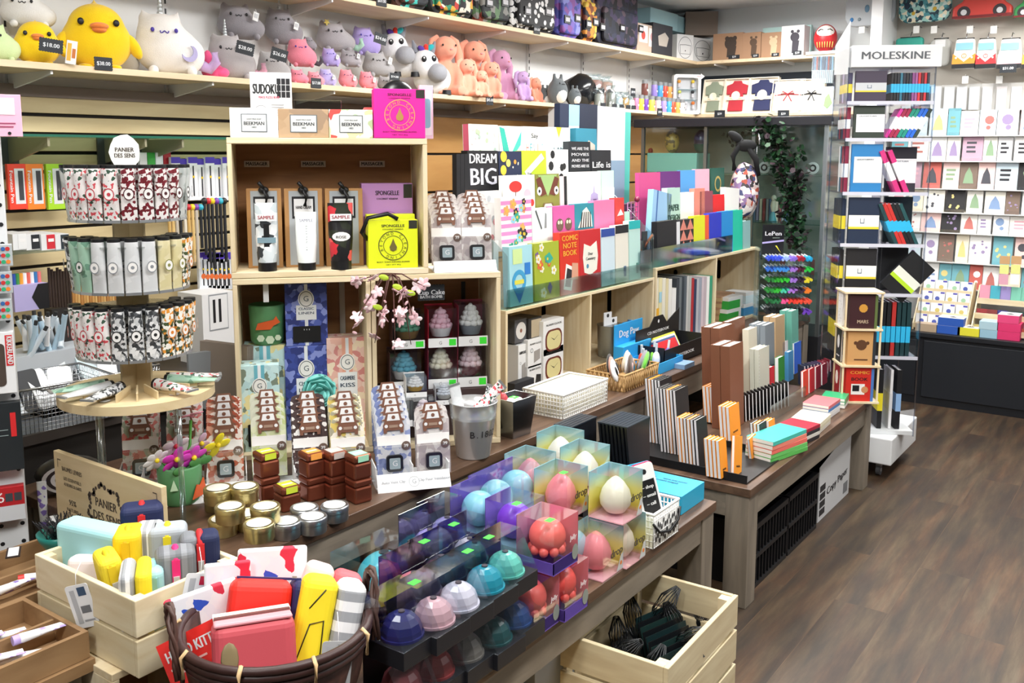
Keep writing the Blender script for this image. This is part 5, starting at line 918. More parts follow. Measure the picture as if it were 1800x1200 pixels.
# ---------------- things on the second cubby unit ----------------
Z2 = 1.0205; G2 = 'notebooks on the second cubby unit'
def row2(items, y, base=True, th=.03, rzx=0):
    for (a, b, top, lab, col, *ex) in items:
        p = at((a+b)/2, top+30, y=y); M, W, H = face(a, b, top, top+40, 0, p=p); zt_ = at((a+b)/2, top, y=y).z; kw = dict(ex[0]) if ex else {}; ry = kw.pop('ry', 0)
        nb(lab, T(M.translation.x, y, Z2, 0, -2, ry), W-.002, zt_-Z2, th, col, group=G2, **kw)
tri = lambda k, w, h: [k.prism([((-.5+q*.5)*w, h*(j*.25)), ((0+q*.5)*w, h*(j*.25)), ((-.25+q*.5)*w, h*(j*.25+.25))], -.0012, -.0004, c('#e08a78')) for q in range(2) for j in range(4)] and None
row2([(1157, 1191, 388, 'plain black box file at the left of the front row', '#16171b'), (1191, 1197, 390, 'thin white notebook between black and triangle ones', '#e9ebee'), (1197, 1221, 385, 'notebook with coral and black triangles', '#1c1a1d', dict(dec=tri)), (1221, 1241, 379, 'bright yellow notebook on the second cubby unit', '#e8ea1c'), (1241, 1248, 378, 'narrow orange-red notebook edge', '#ef5a2c'), (1248, 1270, 374, 'royal blue notebook on the second cubby unit', '#2433c0'), (1270, 1290, 371, 'azure blue notebook on the second cubby unit', '#1a8ad0'), (1290, 1307, 369, 'turquoise green notebook on the second cubby unit', '#19c0a0'), (1307, 1320, 388, 'pale grey-teal box at the row end', '#8fb8b8')], 2.0)
row2([(1143, 1176, 336, 'pale blue elastic-banded journal leaning left', '#9cc8ec', dict(ry=9, dec=lambda k, w, h: k.quad(-w*.3, -w*.24, 0, h, c('#3a6ab0'), -.0008))), (1176, 1199, 330, 'mint notebook with dark green PAPER DESIGN lettering', '#bfe2d6', dict(dec=words_(['PAPER', 'DESIGN'], '#20493f', .72, .14, .09, .9))), (1199, 1223, 338, 'white square-edged notebook in the second row', '#f1f3f6'), (1224, 1242, 331, 'salmon notebook standing behind the white one', '#f0907c'), (1233, 1256, 336, 'maroon gradient notebook with violet spine', '#9a4a5a', dict(sp='#6a52b8')), (1256, 1276, 342, 'bright red notebook in the second row', '#e8252a'), (1275, 1300, 330, 'white ruled notebook leaning right', '#f3f2ee', dict(ry=4))], 2.08)
row2([(1127, 1165, 303, 'large magenta pink folder at the back', '#d8508f'), (1165, 1200, 301, 'large purple folder at the back', '#6a2a7c'), (1200, 1226, 299, 'large sky blue folder at the back', '#5aa8ea'), (1226, 1251, 297, 'large pale pink folder at the back', '#f2b4c8'), (1254, 1277, 295, 'dark green notebook with gold moon print behind', '#1f5a4c', dict(dec=lambda k, w, h: k.disc(0, h*.8, w*.25, c('#b9a55a'), -.0009, 14, r2=w*.18)))], 2.17, th=.02)
t = thing('grid_rack', 'purple wire grid rack beside the magenta folder', 'wire rack', T(xat(1112, 380, 2.1), 2.1, .985)); k = MB(); PW = c('#9a5a86', .4)
for i in range(4): part(MB().tube([(-.05+i*.033, 0, 0), (-.05+i*.033, 0, .34)], .0022, PW, n=5), 'vertical_wire', t)
for i in range(15): part(MB().tube([(-.05, 0, .01+i*.0235), (.05, 0, .01+i*.0235)], .0018, PW, n=5), 'cross_wire', t)
part(MB().box(-.05, .05, .02, .06, .0, .33, c('#4b2a48', .6)), 'backing', t); part(MB().ball(.04, 0, .35, .014, .014, .014, c('#7a1f3c', .3), n=12, k=8), 'knob', t)
t = thing('acrylic_cup', 'clear acrylic cup holding a wooden-ended stick beside the black box file', 'cup', T(xat(1140, 470, 2.0), 1.99, .984)); part(MB().lathe([(.03, 0), (.045, .17)], clear('#c9d0d4', .35), T(0, .04, 0), 4, cap=False), 'cup_body', t)
part(MB().tube([(-.02, .04, .12), (.05, .02, .19)], .006, c('#a8552a', .4)), 'stick', t); part(MB().box(-.02, .02, .03, .04, .08, .21, c('#34373c', .3)), 'card', t)
part(MB().box(-.2, .85, .0, .003, 0, .09, clear('#9fb8c0', .3), T(.1, .0, .04)), 'front_lip', t)
# ---------------- inside the cubbies ----------------
def inbox(a, b, top, bot, y, lab, col, dpt=.08, d_=None, name='gift_box', z=None, cat_='box', group=None):
    M, W, H = face(a, b, top, bot, 0, p=at((a+b)/2, bot, y=y))
    if z is not None: M.translation.z = z
    o = solo(MB().box(-W/2, W/2, 0, dpt, 0, H-.001, c(col, .5) if isinstance(col, str) else col), name, lab, cat_, M, group, bev=.001)
    if d_: k = MB(); d_(k, W, H); part(k, 'printed_front', o)
    return o
def clockd(k, w, h, txt=True):
    k.prism(rounded(w*.8, h*.62, w*.22, z0=h*.1), -.0012, -.0004, c('#6b2f24')).prism(rounded(w*.68, h*.52, w*.2, z0=h*.15), -.0018, -.001, c('#d8cf96')).prism([(0, h*.4), (w*.2, h*.52), (w*.02, h*.42)], -.0024, -.0018, INK).prism([(0, h*.4), (-w*.15, h*.5), (w*.02, h*.42)], -.0024, -.0018, INK)
    k.text('ALARM CLOCK', 0, h*.86, h*.055, c('#333'), -.001, w=w*.75)
def clockd2(k, w, h): k.text('ALARM CLOCK', 0, h*.82, h*.06, c('#333'), -.001, w=w*.75).prism([(-w*.1, h*.15), (w*.3, h*.25), (w*.3, h*.6), (-w*.1, h*.55)], -.0012, -.0004, c('#9c9894')).disc(-w*.25, h*.6, w*.09, c('#55585c'), -.001, 12, r2=w*.07)
inbox(955, 990, 622, 683, 2.03, 'lower retro alarm clock box with cream dial', WHITE, .09, clockd, z=.6345, group='alarm clock boxes'); z1 = .6345+.0
o1 = inbox(955, 991, 561, 622, 2.03, 'upper retro alarm clock box with cream dial', WHITE, .09, clockd, z=at(972, 622, y=2.03).z-.0, group='alarm clock boxes')
inbox(927, 953, 645, 685, 2.04, 'small white clock box, lower of two, beside the dial boxes', WHITE, .09, lambda k, w, h: k.text('ALARM CLOCK', 0, h*.8, h*.08, c('#333'), -.001, w=w*.75).prism([(w*.0, h*.05), (w*.4, h*.1), (w*.4, h*.5), (w*.1, h*.55)], -.0012, -.0004, c('#1d1d20')), z=.6345, group='alarm clock boxes')
inbox(928, 954, 594, 644, 2.04, 'small white clock box showing a grey cube, above another', WHITE, .09, clockd2, z=at(940, 644.5, y=2.04).z, group='alarm clock boxes')
inbox(911, 926, 602, 683, 2.05, 'narrow white clock box at the left of the bay', WHITE, .09, clockd2, z=.6345, group='alarm clock boxes')
inbox(929, 952, 558, 594, 2.05, 'dark box with kraft panel on top of the clock boxes', '#2c2a2a', .1, lambda k, w, h: k.quad(-w*.3, w*.46, h*.04, h*.9, c('#b5a68c'), -.0008), z=at(940, 593.5, y=2.05).z)
inbox(905, 926, 560, 601, 2.06, 'grey box with a round white dial', '#55565a', .1, lambda k, w, h: k.disc(0, h*.5, w*.42, c('#d6d3cf'), -.0008, 18).disc(0, h*.5, w*.1, c('#8a5a4a'), -.0012, 10), z=at(915, 601.5, y=2.06).z)
inbox(905, 939, 664, 690, 2.0, 'low black box in front of the clock boxes', '#22252c', .035, z=.6345)
t = thing('metal_bin', 'round brushed metal bin in the right bay with card packs in it', 'bin', T(xat(1070, 612, 2.1), 2.09, .6345)); part(MB().lathe([(.058, 0), (.062, .14), (.065, .145)], METAL, None, 24), 'bin_body', t, bev=0)
for i, (x, h_) in enumerate(((-.03, .2), (.02, .17))): solo(MB().box(-.028, .028, 0, .004, 0, h_, c('#e9eaec', .5)).disc(0, h_-.015, .009, c('#333'), -.0005, 10), 'hang_card', 'white hang card standing in the metal bin, %s one' % ['taller left', 'shorter right'][i], 'card', T(xat(1070, 612, 2.1)+x, 2.09, .639, -8))
for i in range(4): inbox(1091+i*9, 1103+i*10, 566, 616, 2.07+.01*i, 'blue cellophane pack standing in the right bay, %s from the left' % nth(i), cells(['#2f6fb8', '#4b9ad8', '#1d4f96', '#bfe0f2'], 40, .3), .02, None, 'blue_pack', .6345, 'pack', 'blue packs in the cubby')
# upright books in the second unit
GB = 'upright books in the second cubby'
cream = [('cream', '#efe9d2', 0), ('pale yellow', '#eee2a8', 0), ('ivory', '#f2eedd', 3), ('cream', '#e8dfc4', 2), ('white', '#f4f3ee', 4), ('white', '#f6f6f4', 6)]
px = 1154; items = [(7, '#efe9d2', 'cream', 488), (6, '#f0e6b4', 'pale yellow', 488), (6, '#f2eedd', 'ivory', 488), (5, '#e9ddb0', 'straw', 489), (6, '#f4f3ee', 'off-white', 490), (8, '#f6f6f4', 'short white', 506), (5, '#3a4048', 'charcoal', 488), (5, '#6b747a', 'slate', 487), (4, '#2f3a44', 'dark slate', 486), (5, '#55606a', 'grey-blue', 485), (4, '#c9cbc9', 'light grey', 485), (5, '#b5b8b6', 'grey', 485), (5, '#b32a33', 'crimson', 489), (5, '#2e3a5c', 'navy', 491), (5, '#b9bcc4', 'silver', 489), (5, '#9ca4b4', 'steel blue', 488), (5, '#d3c4cc', 'pale mauve', 487), (5, '#c2b4bc', 'mauve', 487), (6, '#f2f4f2', 'white', 486), (6, '#2f9a78', 'green', 485)]
ex = 0
xw = (xb2-xa2-.026); xcur = xa2+.016; tot = sum(i[0] for i in items); xend = xd2-.01
for i, (wd, col, n_, top) in enumerate(items):
    th = (xend-xcur) if i == len(items)-1 else (xend-xa2-.016)*wd/tot; xm = xcur+th/2; pq = at(1155+100*(xm-xa2)/(xd2-xa2), top, y=2.0)
    zt_ = min(pq.z if i != 5 else pq.z, 1.0)
    o = nb('%s book spine, %s from the left in the second cubby unit' % (n_, nth(i)), T(xm+th*.46, 2.0, .6345, 90), .17, max(.2, zt_-.6345), th*.92, col, group=GB, name='book', cat_='book'); o.matrix_world = T(xm+th*.46, 2.0+.085, .6345, 90)
    xcur += th
solo(MB().box(-.012, .012, 0, .002, 0, .055, c('#f2b430')), 'index_tab', 'orange index tab sticking out from the cream books', 'tab', T(xa2+.05, 1.997, .77)); solo(MB().box(-.012, .012, 0, .002, 0, .05, c('#a9d8ea')), 'index_tab', 'pale blue index tab sticking out from the cream books', 'tab', T(xa2+.075, 1.997, .85))
for i in range(4): solo(MB().box(-.11, .11, 0, .15, 0, .033, KRAFT).box(-.111, .111, -.001, .151, .006, .026, PAGE if i == 9 else c('#b79c74', .7)), 'kraft_notebook', 'kraft notebook in the short pile, %s' % ['lowest', 'second from the bottom', 'third from the bottom', 'topmost and dark'][i], 'notebook', T(xat(1270, 560, 2.08), 2.05, .6345+i*.034, -3+2*i), 'kraft notebooks piled in the cubby', bev=.001)
for i, (a, z, cc, lab) in enumerate(((1294, 0, '#2c9a3a', 'lower green and white carton in the last bay'), (1296, 1, '#35a845', 'upper green and white carton in the last bay'), (1322, 0, '#3a8fc8', 'lower blue and white carton in the last bay'), (1325, 1, '#d8ecf4', 'upper pale blue carton in the last bay'))):
    o = solo(MB().box(-.08, .08, 0, .13, 0, .065, WHITE), 'carton', lab, 'box', T(xat(a, 550, 2.0)-.03, 2.0, .6345+z*.066, -6), 'cartons in the last bay', bev=.001); part(MB().box(-.081, .05, -.001, .1, .0, .045, c(cc, .5)), 'colour_panel', o)
# ---------------- open pine crates turned towards the aisle ----------------
CR = -40.6; p = at(880, 778, z=.62); MCR = T(p.x, p.y, .6205, CR); MCI = MCR.inverted()
def lc(px, py, yl=0.0):
    q = onplane(px, py, MCR @ Vector((0, yl, 0)), CR); v = MCI @ q; return v.x, v.z
CD = .28; zt1 = lc(650, 484)[1]; xL = lc(412, 600)[0]; xM = lc(654, 600)[0]
zt2 = lc(580, 243)[1]; ux0, ux1 = lc(402, 360)[0], lc(752, 360)[0]
def crate(name, lab, M, w, h):
    r = thing(name, lab, 'crate', M, 'open pine crates'); t_ = .014
    part(MB().box(0, w, 0, CD, h-t_*1.3, h, PINE), 'top_board', r, bev=.002); part(MB().box(0, w, 0, CD, 0, t_*1.3, PINE), 'bottom_board', r, bev=.002); part(MB().box(t_, w-t_, CD-.008, CD, t_, h-t_, PLYD), 'back_board', r)
    for x in (0, w-t_): part(MB().box(x, x+t_, 0, CD-.008, t_*1.3, h-t_*1.3, PINEZ), 'side_board', r, bev=.002)
crate('pine_crate', 'upright pine crate holding the blue and pink scent boxes, lower left of three', MCR @ T(xL), -xL+xM-.002, zt1); crate('pine_crate', 'upright pine crate holding the boxed cupcakes, lower right of three', MCR @ T(xM), -xM, zt1)
crate('pine_crate', 'pine crate lying on top of the other two with sample tubes inside', MCR @ T(ux0, .0, zt1+.001), ux1-ux0, zt2-zt1)
def cb(px0, px1, py0, py1, yl, lab, mat, dpt=.06, dec=None, name='gift_box', cat_='box', z=None, group=None, tilt=0, lb='printed_front', rz=0, bev=.0015):
    x0, z0 = lc(px0, py1, yl); x1, z1 = lc(px1, py0, yl); w, h = x1-x0, z1-z0; zz = z if z is not None else z0
    if z is not None: h = z1-z
    o = solo(MB().box(-w/2, w/2, 0, dpt, 0, h, mat if not isinstance(mat, str) else c(mat, .5)), name, lab, cat_, MCR @ T((x0+x1)/2, yl, zz, rz, tilt), group, bev=bev)
    if dec: k = MB(); dec(k, w, h); part(k, lb, o)
    return o, w, h
FL = .0185; FU = zt1+.0195
def oval(k, x, z, r, y=-.001, col='#f2f1ec', ink='#4c5a60'):
    k.disc(x, z, r, c(col), y, 20, rz=r*1.15).disc(x, z, r*.86, c(ink), y-.0004, 20, r2=r*.78, rz=r*1.0).text('G', x, z, r*.7, c(ink), y-.0006)
def scent(name, ink='#3d4f60', sale=True, rib='#e9eef2', rb2=None, tagy=.22):
    def f(k, w, h):
        if rb2: k.quad(-w*.13, w*.13, 0, h, c(rb2), -.0006)
        k.quad(-w*.04, w*.04, 0, h, c(rib), -.0008); k.quad(-w*.24, w*.24, h*.42, h*.66, c('#eceff0'), -.0012); oval(k, 0, h*.76, w*.19, -.0016)
        for i, l in enumerate(name.split()): k.text(l, 0, h*(.6-.07*i), h*.04, c(ink), -.0018, w=w*.36)
        if sale: k.prism(rounded(w*.66, h*.26, .004, z0=h*.06), -.004, -.002, c('#0f1013')).text("' ' '", 0, h*.24, h*.06, CHALK, -.0044)
    return f
BLUEF = cells(['#3d4d9c', '#5a6cc0', '#2f3a7c', '#8a97d8', '#38468f'], 55, .5); PINKF = cells(['#f0cdc0', '#f5ded2', '#e9b8a8', '#f3e0c4', '#d88f8a'], 50, .5); TEALF = cells(['#c4e3e4', '#cfe8e8', '#b7d8dc', '#e9dfa4', '#7c8a7a', '#c9e6e6'], 50, .5)
o, w, h = cb(503, 575, 606, 722, .12, 'lower of two stacked blue damask scent boxes lettered Classic Linen', BLUEF, .07, scent('CLASSIC LINEN'), z=FL, group='blue scent boxes')
zb2 = FL+h+.001; cb(503, 574, 498, 607, .12, 'upper of two stacked blue damask scent boxes lettered Classic Linen', BLUEF, .07, scent('CLASSIC LINEN'), z=zb2, group='blue scent boxes')
cb(577, 645, 592, 722, .11, 'pink floral scent box lettered Cashmere Kiss', PINKF, .08, scent('CASHMERE KISS', rb2='#e8a890'), z=FL)
o, w, h = cb(432, 502, 606, 725, .13, 'pale teal floral scent box behind its twin, carrying the fox planter', TEALF, .09, scent('BELLA FREESIA', rb2='#6fb8c8', sale=False), z=FL); zp = FL+h+.001
cb(424, 490, 640, 752, .03, 'pale teal floral scent box in front lettered Bella Freesia', TEALF, .08, scent('BELLA FREESIA', rb2='#6fb8c8'), z=FL)
x_, z_ = lc(471, 606, .17); t = thing('fox_planter', 'green ceramic planter with an orange fox standing on the teal box', 'plant pot', MCR @ T(x_, .175, zp)); hp = lc(471, 534, .17)[1]-zp; GP = c('#5f9a68', .35)
part(MB().lathe([(.045, 0), (.052, .012), (.056, hp-.005), (.054, hp), (.049, hp), (.049, .02), (.002, .02)], GP, None, 26, cap=False).lathe([(.002, 0), (.045, 0)], GP), 'pot', t)
part(MB().prism([(-.035, 0), (-.028, .02), (.0, .026), (.02, .03), (.028, .042), (.034, .03), (.04, .022), (.02, .012), (.01, 0)], -.0595, -.054, c('#e05f28'), T(0, 0, hp*.42)), 'fox_relief', t, 'orange fox'); part(MB().disc(-.02, hp*.2, .012, c('#cfe0c4'), -.057, 6).disc(.008, hp*.16, .014, c('#cfe0c4'), -.0585, 6).disc(.032, hp*.2, .01, c('#cfe0c4'), -.053, 6), 'leaf_print', t)
solo(MB().box(-.008, .008, 0, .002, 0, .08, c('#eef0f2')), 'hang_tag', 'narrow white tag hanging inside the crate above the fox planter', 'tag', MCR @ T(*[lc(468, 531, .05)[0], .05, lc(468, 531, .05)[1]]))
solo(MB().box(-.009, .009, -.001, 0, 0, zt1-.04, c('#c3bcae', .5)), 'tape_strip', 'pale tape strip on the back board of the lower left crate', 'tape', MCR @ T(lc(602, 560, .27)[0], .268, .02))
solo(MB().box(-.007, .007, -.001, 0, 0, .07, c('#1c1c1e', .5)), 'tape_strip', 'short black tape strip on the back of the cupcake crate', 'tape', MCR @ T(lc(814, 510, .27)[0], .268, lc(814, 530, .27)[1]))
x_, z_ = lc(561, 712, .05); t = thing('soap_rose', 'large teal cream rose ornament on a black base', 'ornament', MCR @ T(x_, .055, FL)); zr = lc(561, 687, .04)[1]-FL; TQ = c('#7ccbc4', .45)
part(MB().lathe([(.045, 0), (.04, .02), (.03, zr-.06), (.034, zr-.02)], c('#141416', .3), None, 20), 'black_base', t, 'glossy black base')
for q_, (r_, n_) in enumerate(((.010, 3), (.020, 4), (.030, 5), (.040, 6))):
    for i in range(n_): part(MB().ball(0, 0, 0, r_*.85+.004, .03-.003*q_, .004, TQ, n=14, k=8), 'petal', t).matrix_local = T(0, -.034+.006*q_, zr) @ Matrix.Rotation(i*6.2832/n_+q_*.6, 4, 'Y') @ T(0, 0, r_, 0, -24)
part(MB().ball(0, -.004, zr, .05, .022, .052, TQ, n=20, k=12), 'rose_core', t)
t = thing('berry_pot', 'dark green pot with small red berries behind the teal rose', 'plant', MCR @ T(lc(590, 735, .07)[0]-.06, .075, FL)); part(MB().lathe([(.028, 0), (.034, .05)], c('#1f4a2c', .4)), 'pot', t)
for i in range(7): part(MB().tube([(0, 0, .05), (.03*math.cos(i), .02*math.sin(i), .08), (.05*math.cos(i), .03*math.sin(i)-.01, .085+.006*i)], .0012, c('#3a2a1c'), n=4).ball(.05*math.cos(i), .03*math.sin(i)-.01, .088+.006*i, .006, .006, .006, c('#c4233c', .3), n=8, k=6), 'berry_twig', t)
# boxed cupcakes
def cupcake(px0, px1, py0, py1, yl, lab, icing, base, backc='#7a1f34', z=None, sale=True, tilt=0):
    x0, z0 = lc(px0, py1, yl); x1, z1 = lc(px1, py0, yl); w, h = x1-x0, z1-z0
    if z is not None: z0 = z
    t = thing('boxed_cupcake', lab, 'bath bomb', MCR @ T((x0+x1)/2, yl, z0, 0, tilt), 'boxed cupcake bath bombs'); d = w*.9
    part(MB().box(-w/2, w/2, d-.002, d, 0, h, c(backc, .6)).box(-w/2, -w/2+.001, 0, d, 0, h*.95, c(backc, .5)), 'backing_card', t)
    part(MB().box(-w/2+.001, w/2, 0, d-.002, 0, h*.97, clear('#e9eef2', .2)), 'clear_box', t)
    k = MB().box(-w/2, w/2, -.0015, 0, 0, h*.23, WHITE).text('G', -w*.08, h*.11, h*.08, c('#777'), -.002)
    if sale: k.quad(w*.22, w*.46, h*.04, h*.2, GREEN, -.002)
    part(k, 'front_label', t, 'white label with a green price sticker' if sale else None)
    part(MB().lathe([(w*.3, h*.24), (w*.4, h*.46)], c(base, .8), T(0, d/2, 0), 20), 'cupcake_base', t)
    k = MB()
    for i in range(4):
        r_ = w*(.42-.1*i); n_ = 9-i
        for j in range(n_): k.ball(r_*.72*math.cos(j*6.283/n_+i*.4), d/2+r_*.72*math.sin(j*6.283/n_+i*.4), h*(.5+i*.11), w*.13, w*.13, h*.075, c(icing, .75), n=8, k=6)
    k.ball(0, d/2, h*.88, w*.09, w*.09, h*.08, c(icing, .75)).ball(0, d/2, h*.62, w*.28, w*.28, h*.2, c(icing, .75)); part(k, 'icing', t)
    return h
S3 = 'boxed cupcake with %s icing, %s in the pine crate'
zl = lc(760, 683, .08)[1]; h1 = cupcake(753, 803, 608, 682, .08, S3 % ('ivory rose', 'lower row middle'), '#efe8d0', '#5a3f2c', z=zl); cupcake(805, 856, 605, 681, .08, S3 % ('dusty pink', 'lower row right'), '#e9cdd0', '#6a2032', z=zl)
cupcake(686, 740, 612, 683, .08, S3 % ('blue and white', 'lower row left'), '#4fa0b4', '#e6e3e0', '#4a2a2c', z=zl, sale=False)
cupcake(753, 803, 535, 607, .08, S3 % ('pink and white', 'upper row middle'), '#efc0cc', '#ece6e6', '#c01f3a', z=zl+h1+.001); cupcake(806, 857, 528, 605, .08, S3 % ('white swirled', 'upper row right'), '#efece6', '#8b8f94', z=zl+h1+.001)
cupcake(690, 746, 546, 611, .08, S3 % ('green leafy', 'upper row left'), '#5f9a7c', '#8a6a3c', '#4a2a2c', z=zl+h1+.001)
cupcake(714, 750, 660, 699, .02, 'small boxed cupcake with gold band tilted in front of the blue one', '#f0ecea', '#d0a02c', '#e9e9e9', sale=False)
cupcake(676, 725, 702, 752, -.03, 'boxed cupcake with cream and green icing at the front of the crate', '#ece6c8', '#efece6', '#d8d8d8', sale=False); cupcake(727, 766, 702, 750, -.03, 'boxed pale pink cupcake with dark base at the crate front', '#f0dde2', '#2b2528', '#55565a', sale=False)
cupcake(766, 800, 676, 712, .03, 'boxed pale grey cupcake beside the bucket', '#dcdce2', '#d8d4d0', '#c8c8cc', sale=False)
solo(MB().box(-.2, .2, 0, .14, 0, zl-FL-.002, c('#3c2a2a', .7)), 'riser', 'dark riser box under the boxed cupcakes', 'stand', MCR @ T(-.2, .06, FL))
sg = price('Cup Cake', MCR @ T(lc(758, 514, .05)[0], .05, lc(758, 514, .05)[1]), .085, .05, 'black sign reading Cup Cake Bath Bomb hanging over the boxed cupcakes'); part(MB().text('BATH BOMB', .0, -.014, .009, CHALK, -.0008), 'lettering', sg)
# cherry blossom branch
t = thing('blossom_branch', 'artificial pink blossom branch hanging over the crate edge', 'artificial flowers', MCR @ T(lc(690, 492, -.02)[0], -.02, lc(690, 484)[1]+.002)); BRN = c('#5d3a34', .7); rb = random.Random(12)
tips = []
for i, (dx, dz) in enumerate([(-.11, -.0), (-.13, -.16), (-.06, -.2), (.0, -.24), (-.04, -.13), (.06, -.14), (.09, -.03), (.03, -.08), (.05, -.21), (-.08, -.07)]):
    pts = [(0, .015, .004), (dx*.3, -.02, .01+dz*.1), (dx*.75, -.035, dz*.6), (dx, -.03, dz)]; part(MB().tube(pts, [.0028, .0024, .002, .0012], BRN, n=5), 'twig', t); tips.append((dx, dz))
PK = c('#f6dfe2', .6); PK2 = c('#eec3cb', .6)
for i in range(42):
    dx, dz = tips[i % 10]; f = rb.uniform(.45, 1.05); x, y, z = dx*f+rb.gauss(0, .008), -.03+rb.gauss(0, .008), dz*f*.95+rb.gauss(0, .008)
    k = MB(); Mx = T(x, y, z, rb.uniform(0, 360), rb.uniform(-60, 60), rb.uniform(0, 360))
    if i % 3: 
        for q in range(5): k.ball(0, 0, .009, .008, .002, .013, PK if q % 2 else PK2, Mx @ Matrix.Rotation(q*1.257, 4, 'Y'), n=8, k=6)
        part(k, 'blossom', t)
    else: k.ball(0, 0, 0, .005, .004, .008, PK2, Mx, n=8, k=6); part(k, 'bud', t)
for x, z in ((-.03, .0), (.01, -.03), (.05, -.05), (-.05, -.09)): part(MB().ball(x, -.035, z, .016, .003, .009, c('#b4cf3a', .5), n=10, k=6, M2=Matrix.Rotation(.3, 4, 'Y')), 'leaf', t)
# ---------------- in and on the top crate ----------------
def spong(col, ink='#2b2b22', txt='#222'):
    def f(k, w, h):
        k.text('SPONGELLE', 0, h*.88, h*.055, c(txt), -.001, w=w*.46).text('COCONUT VERBENA', 0, h*.81, h*.022, c(txt), -.001, w=w*.42).quad(w*.32, w*.49, h*.82, h*.99, c('#2a2a20'), -.001)
        k.disc(0, h*.47, w*.3, c(ink), -.001, 36, r2=w*.285).disc(0, h*.47, w*.2, c(ink), -.001, 32, r2=w*.19)
        s = 'BEYOND CLEANSING '; n_ = len(s)
        for i, ch in enumerate(s):
            if ch != ' ': a = math.radians(200-i*360/n_); k.text(ch, math.cos(a)*w*.243, h*.47+math.sin(a)*w*.243, w*.055, c(ink), -.0013, rot=math.degrees(a)-90)
        k.prism([(0, h*.62), (w*.035, h*.52), (w*.075, h*.44), (w*.06, h*.375), (0, h*.35), (-w*.06, h*.375), (-w*.075, h*.44), (-w*.035, h*.52)], -.0016, -.001, c('#6a6030' if col == 'y' else '#b58a4a'))
        k.text('BODY WASH INFUSED BUFFER', 0, h*.13, h*.024, c(txt), -.001, w=w*.66).text('NET WT 85g', 0, h*.07, h*.02, c(txt), -.001, w=w*.3)
    return f
o, w, h = cb(648, 734, 386, 470, .012, 'bright yellow boxed body buffer lettered SPONGELLE', '#dfe81c', .05, spong('y'), z=FU); part(MB().tube([(-w*.5, .02, h*.6), (-w*.62, .0, h*.75), (-w*.5, 0, h*1.05), (-w*.1, 0, h*1.13), (w*.1, 0, h*1.02)], .007, BLACK, n=6), 'ribbon', o, 'black ribbon')
cb(646, 729, 376, 470, .07, 'second yellow boxed buffer behind the lettered one', '#d3dc24', .045, z=FU); cb(638, 725, 322, 470, .13, 'lilac boxed body buffer lettered SPONGELLE', '#c08cd0', .06, spong('l', '#a86fb8', '#3c2a44'), z=FU)
def tubepk(px0, px1, py0, lab, ex=None):
    o, w, h = cb(px0, px1, py0, 471, .10, lab, '#b98a56', .05, None, 'tube_box', 'gift box', FU, 'boxed hand creams in the top crate')
    k = MB().quad(-w*.38, w*.38, h*.03, h*.97, c('#aeb4b8', .3), -.001).quad(-w*.3, w*.3, h*.62, h*.9, INK, -.0016).quad(-w*.25, w*.25, h*.65, h*.87, WHITE, -.002).text('HAND CREAM', 0, h*.76, h*.04, c('#333'), -.0024, w=w*.4); part(k, 'silver_label', o)
    part(MB().ball(0, -.008, h*.98, .016, .008, .012, BLACK, n=10, k=6).tube([(0, -.01, h), (.01, -.015, h*.9), (.004, -.012, h*.78)], .006, BLACK, n=6).tube([(0, -.01, h), (-.014, -.015, h*1.08)], .006, BLACK, n=6), 'ribbon', o, 'black ribbon bow')
tubepk(437, 494, 331, 'boxed hand cream with black ribbon, left of three in the top crate'); tubepk(503, 566, 331, 'boxed hand cream with black ribbon, middle of three in the top crate'); tubepk(574, 637, 331, 'boxed hand cream with black ribbon, right of three in the top crate')
def tube3(M, H, w, body, cap, dec=None, lab='', name='cream_tube', group=None, cf=.13):
    """cream tube: flat crimped end up, cap at the bottom (or hanging with cap up)"""
    t = thing(name, lab, 'hand cream', M, group); ch = H*cf; r = w*.42; n = 14; v = []; f = []
    prof = [(ch, r*.98, r*.98), (ch+.004, r, r), (H*.45, w*.48, r*.7), (H*.92, w*.5, .002), (H, w*.5, .0012)]
    for z, a, b in prof:
        for i in range(n): v.append((a*math.cos(6.2832*i/n), b*math.sin(6.2832*i/n), z))
    for q in range(len(prof)-1):
        for i in range(n): f.append((q*n+i, q*n+(i+1) % n, (q+1)*n+(i+1) % n, (q+1)*n+i))
    k = MB().add(v, f, body, None, True); k.add([v[i] for i in range((len(prof)-1)*n, len(v))], [tuple(range(n))], body); part(k, 'tube_body', t); part(MB().cyl(r*.98, 0, ch, c(cap, .4), None, 14), 'cap', t)
    if dec: k = MB(); dec(k, w, H); part(k, 'label_print', t)
    return t
smp = lambda k, w, H: k.box(-w*.42, w*.42, -.022, -.0205, H*.74, H*.84, WHITE).text('SAMPLE', 0, H*.79, H*.05, c('#a03a44'), -.0224, w=w*.7)
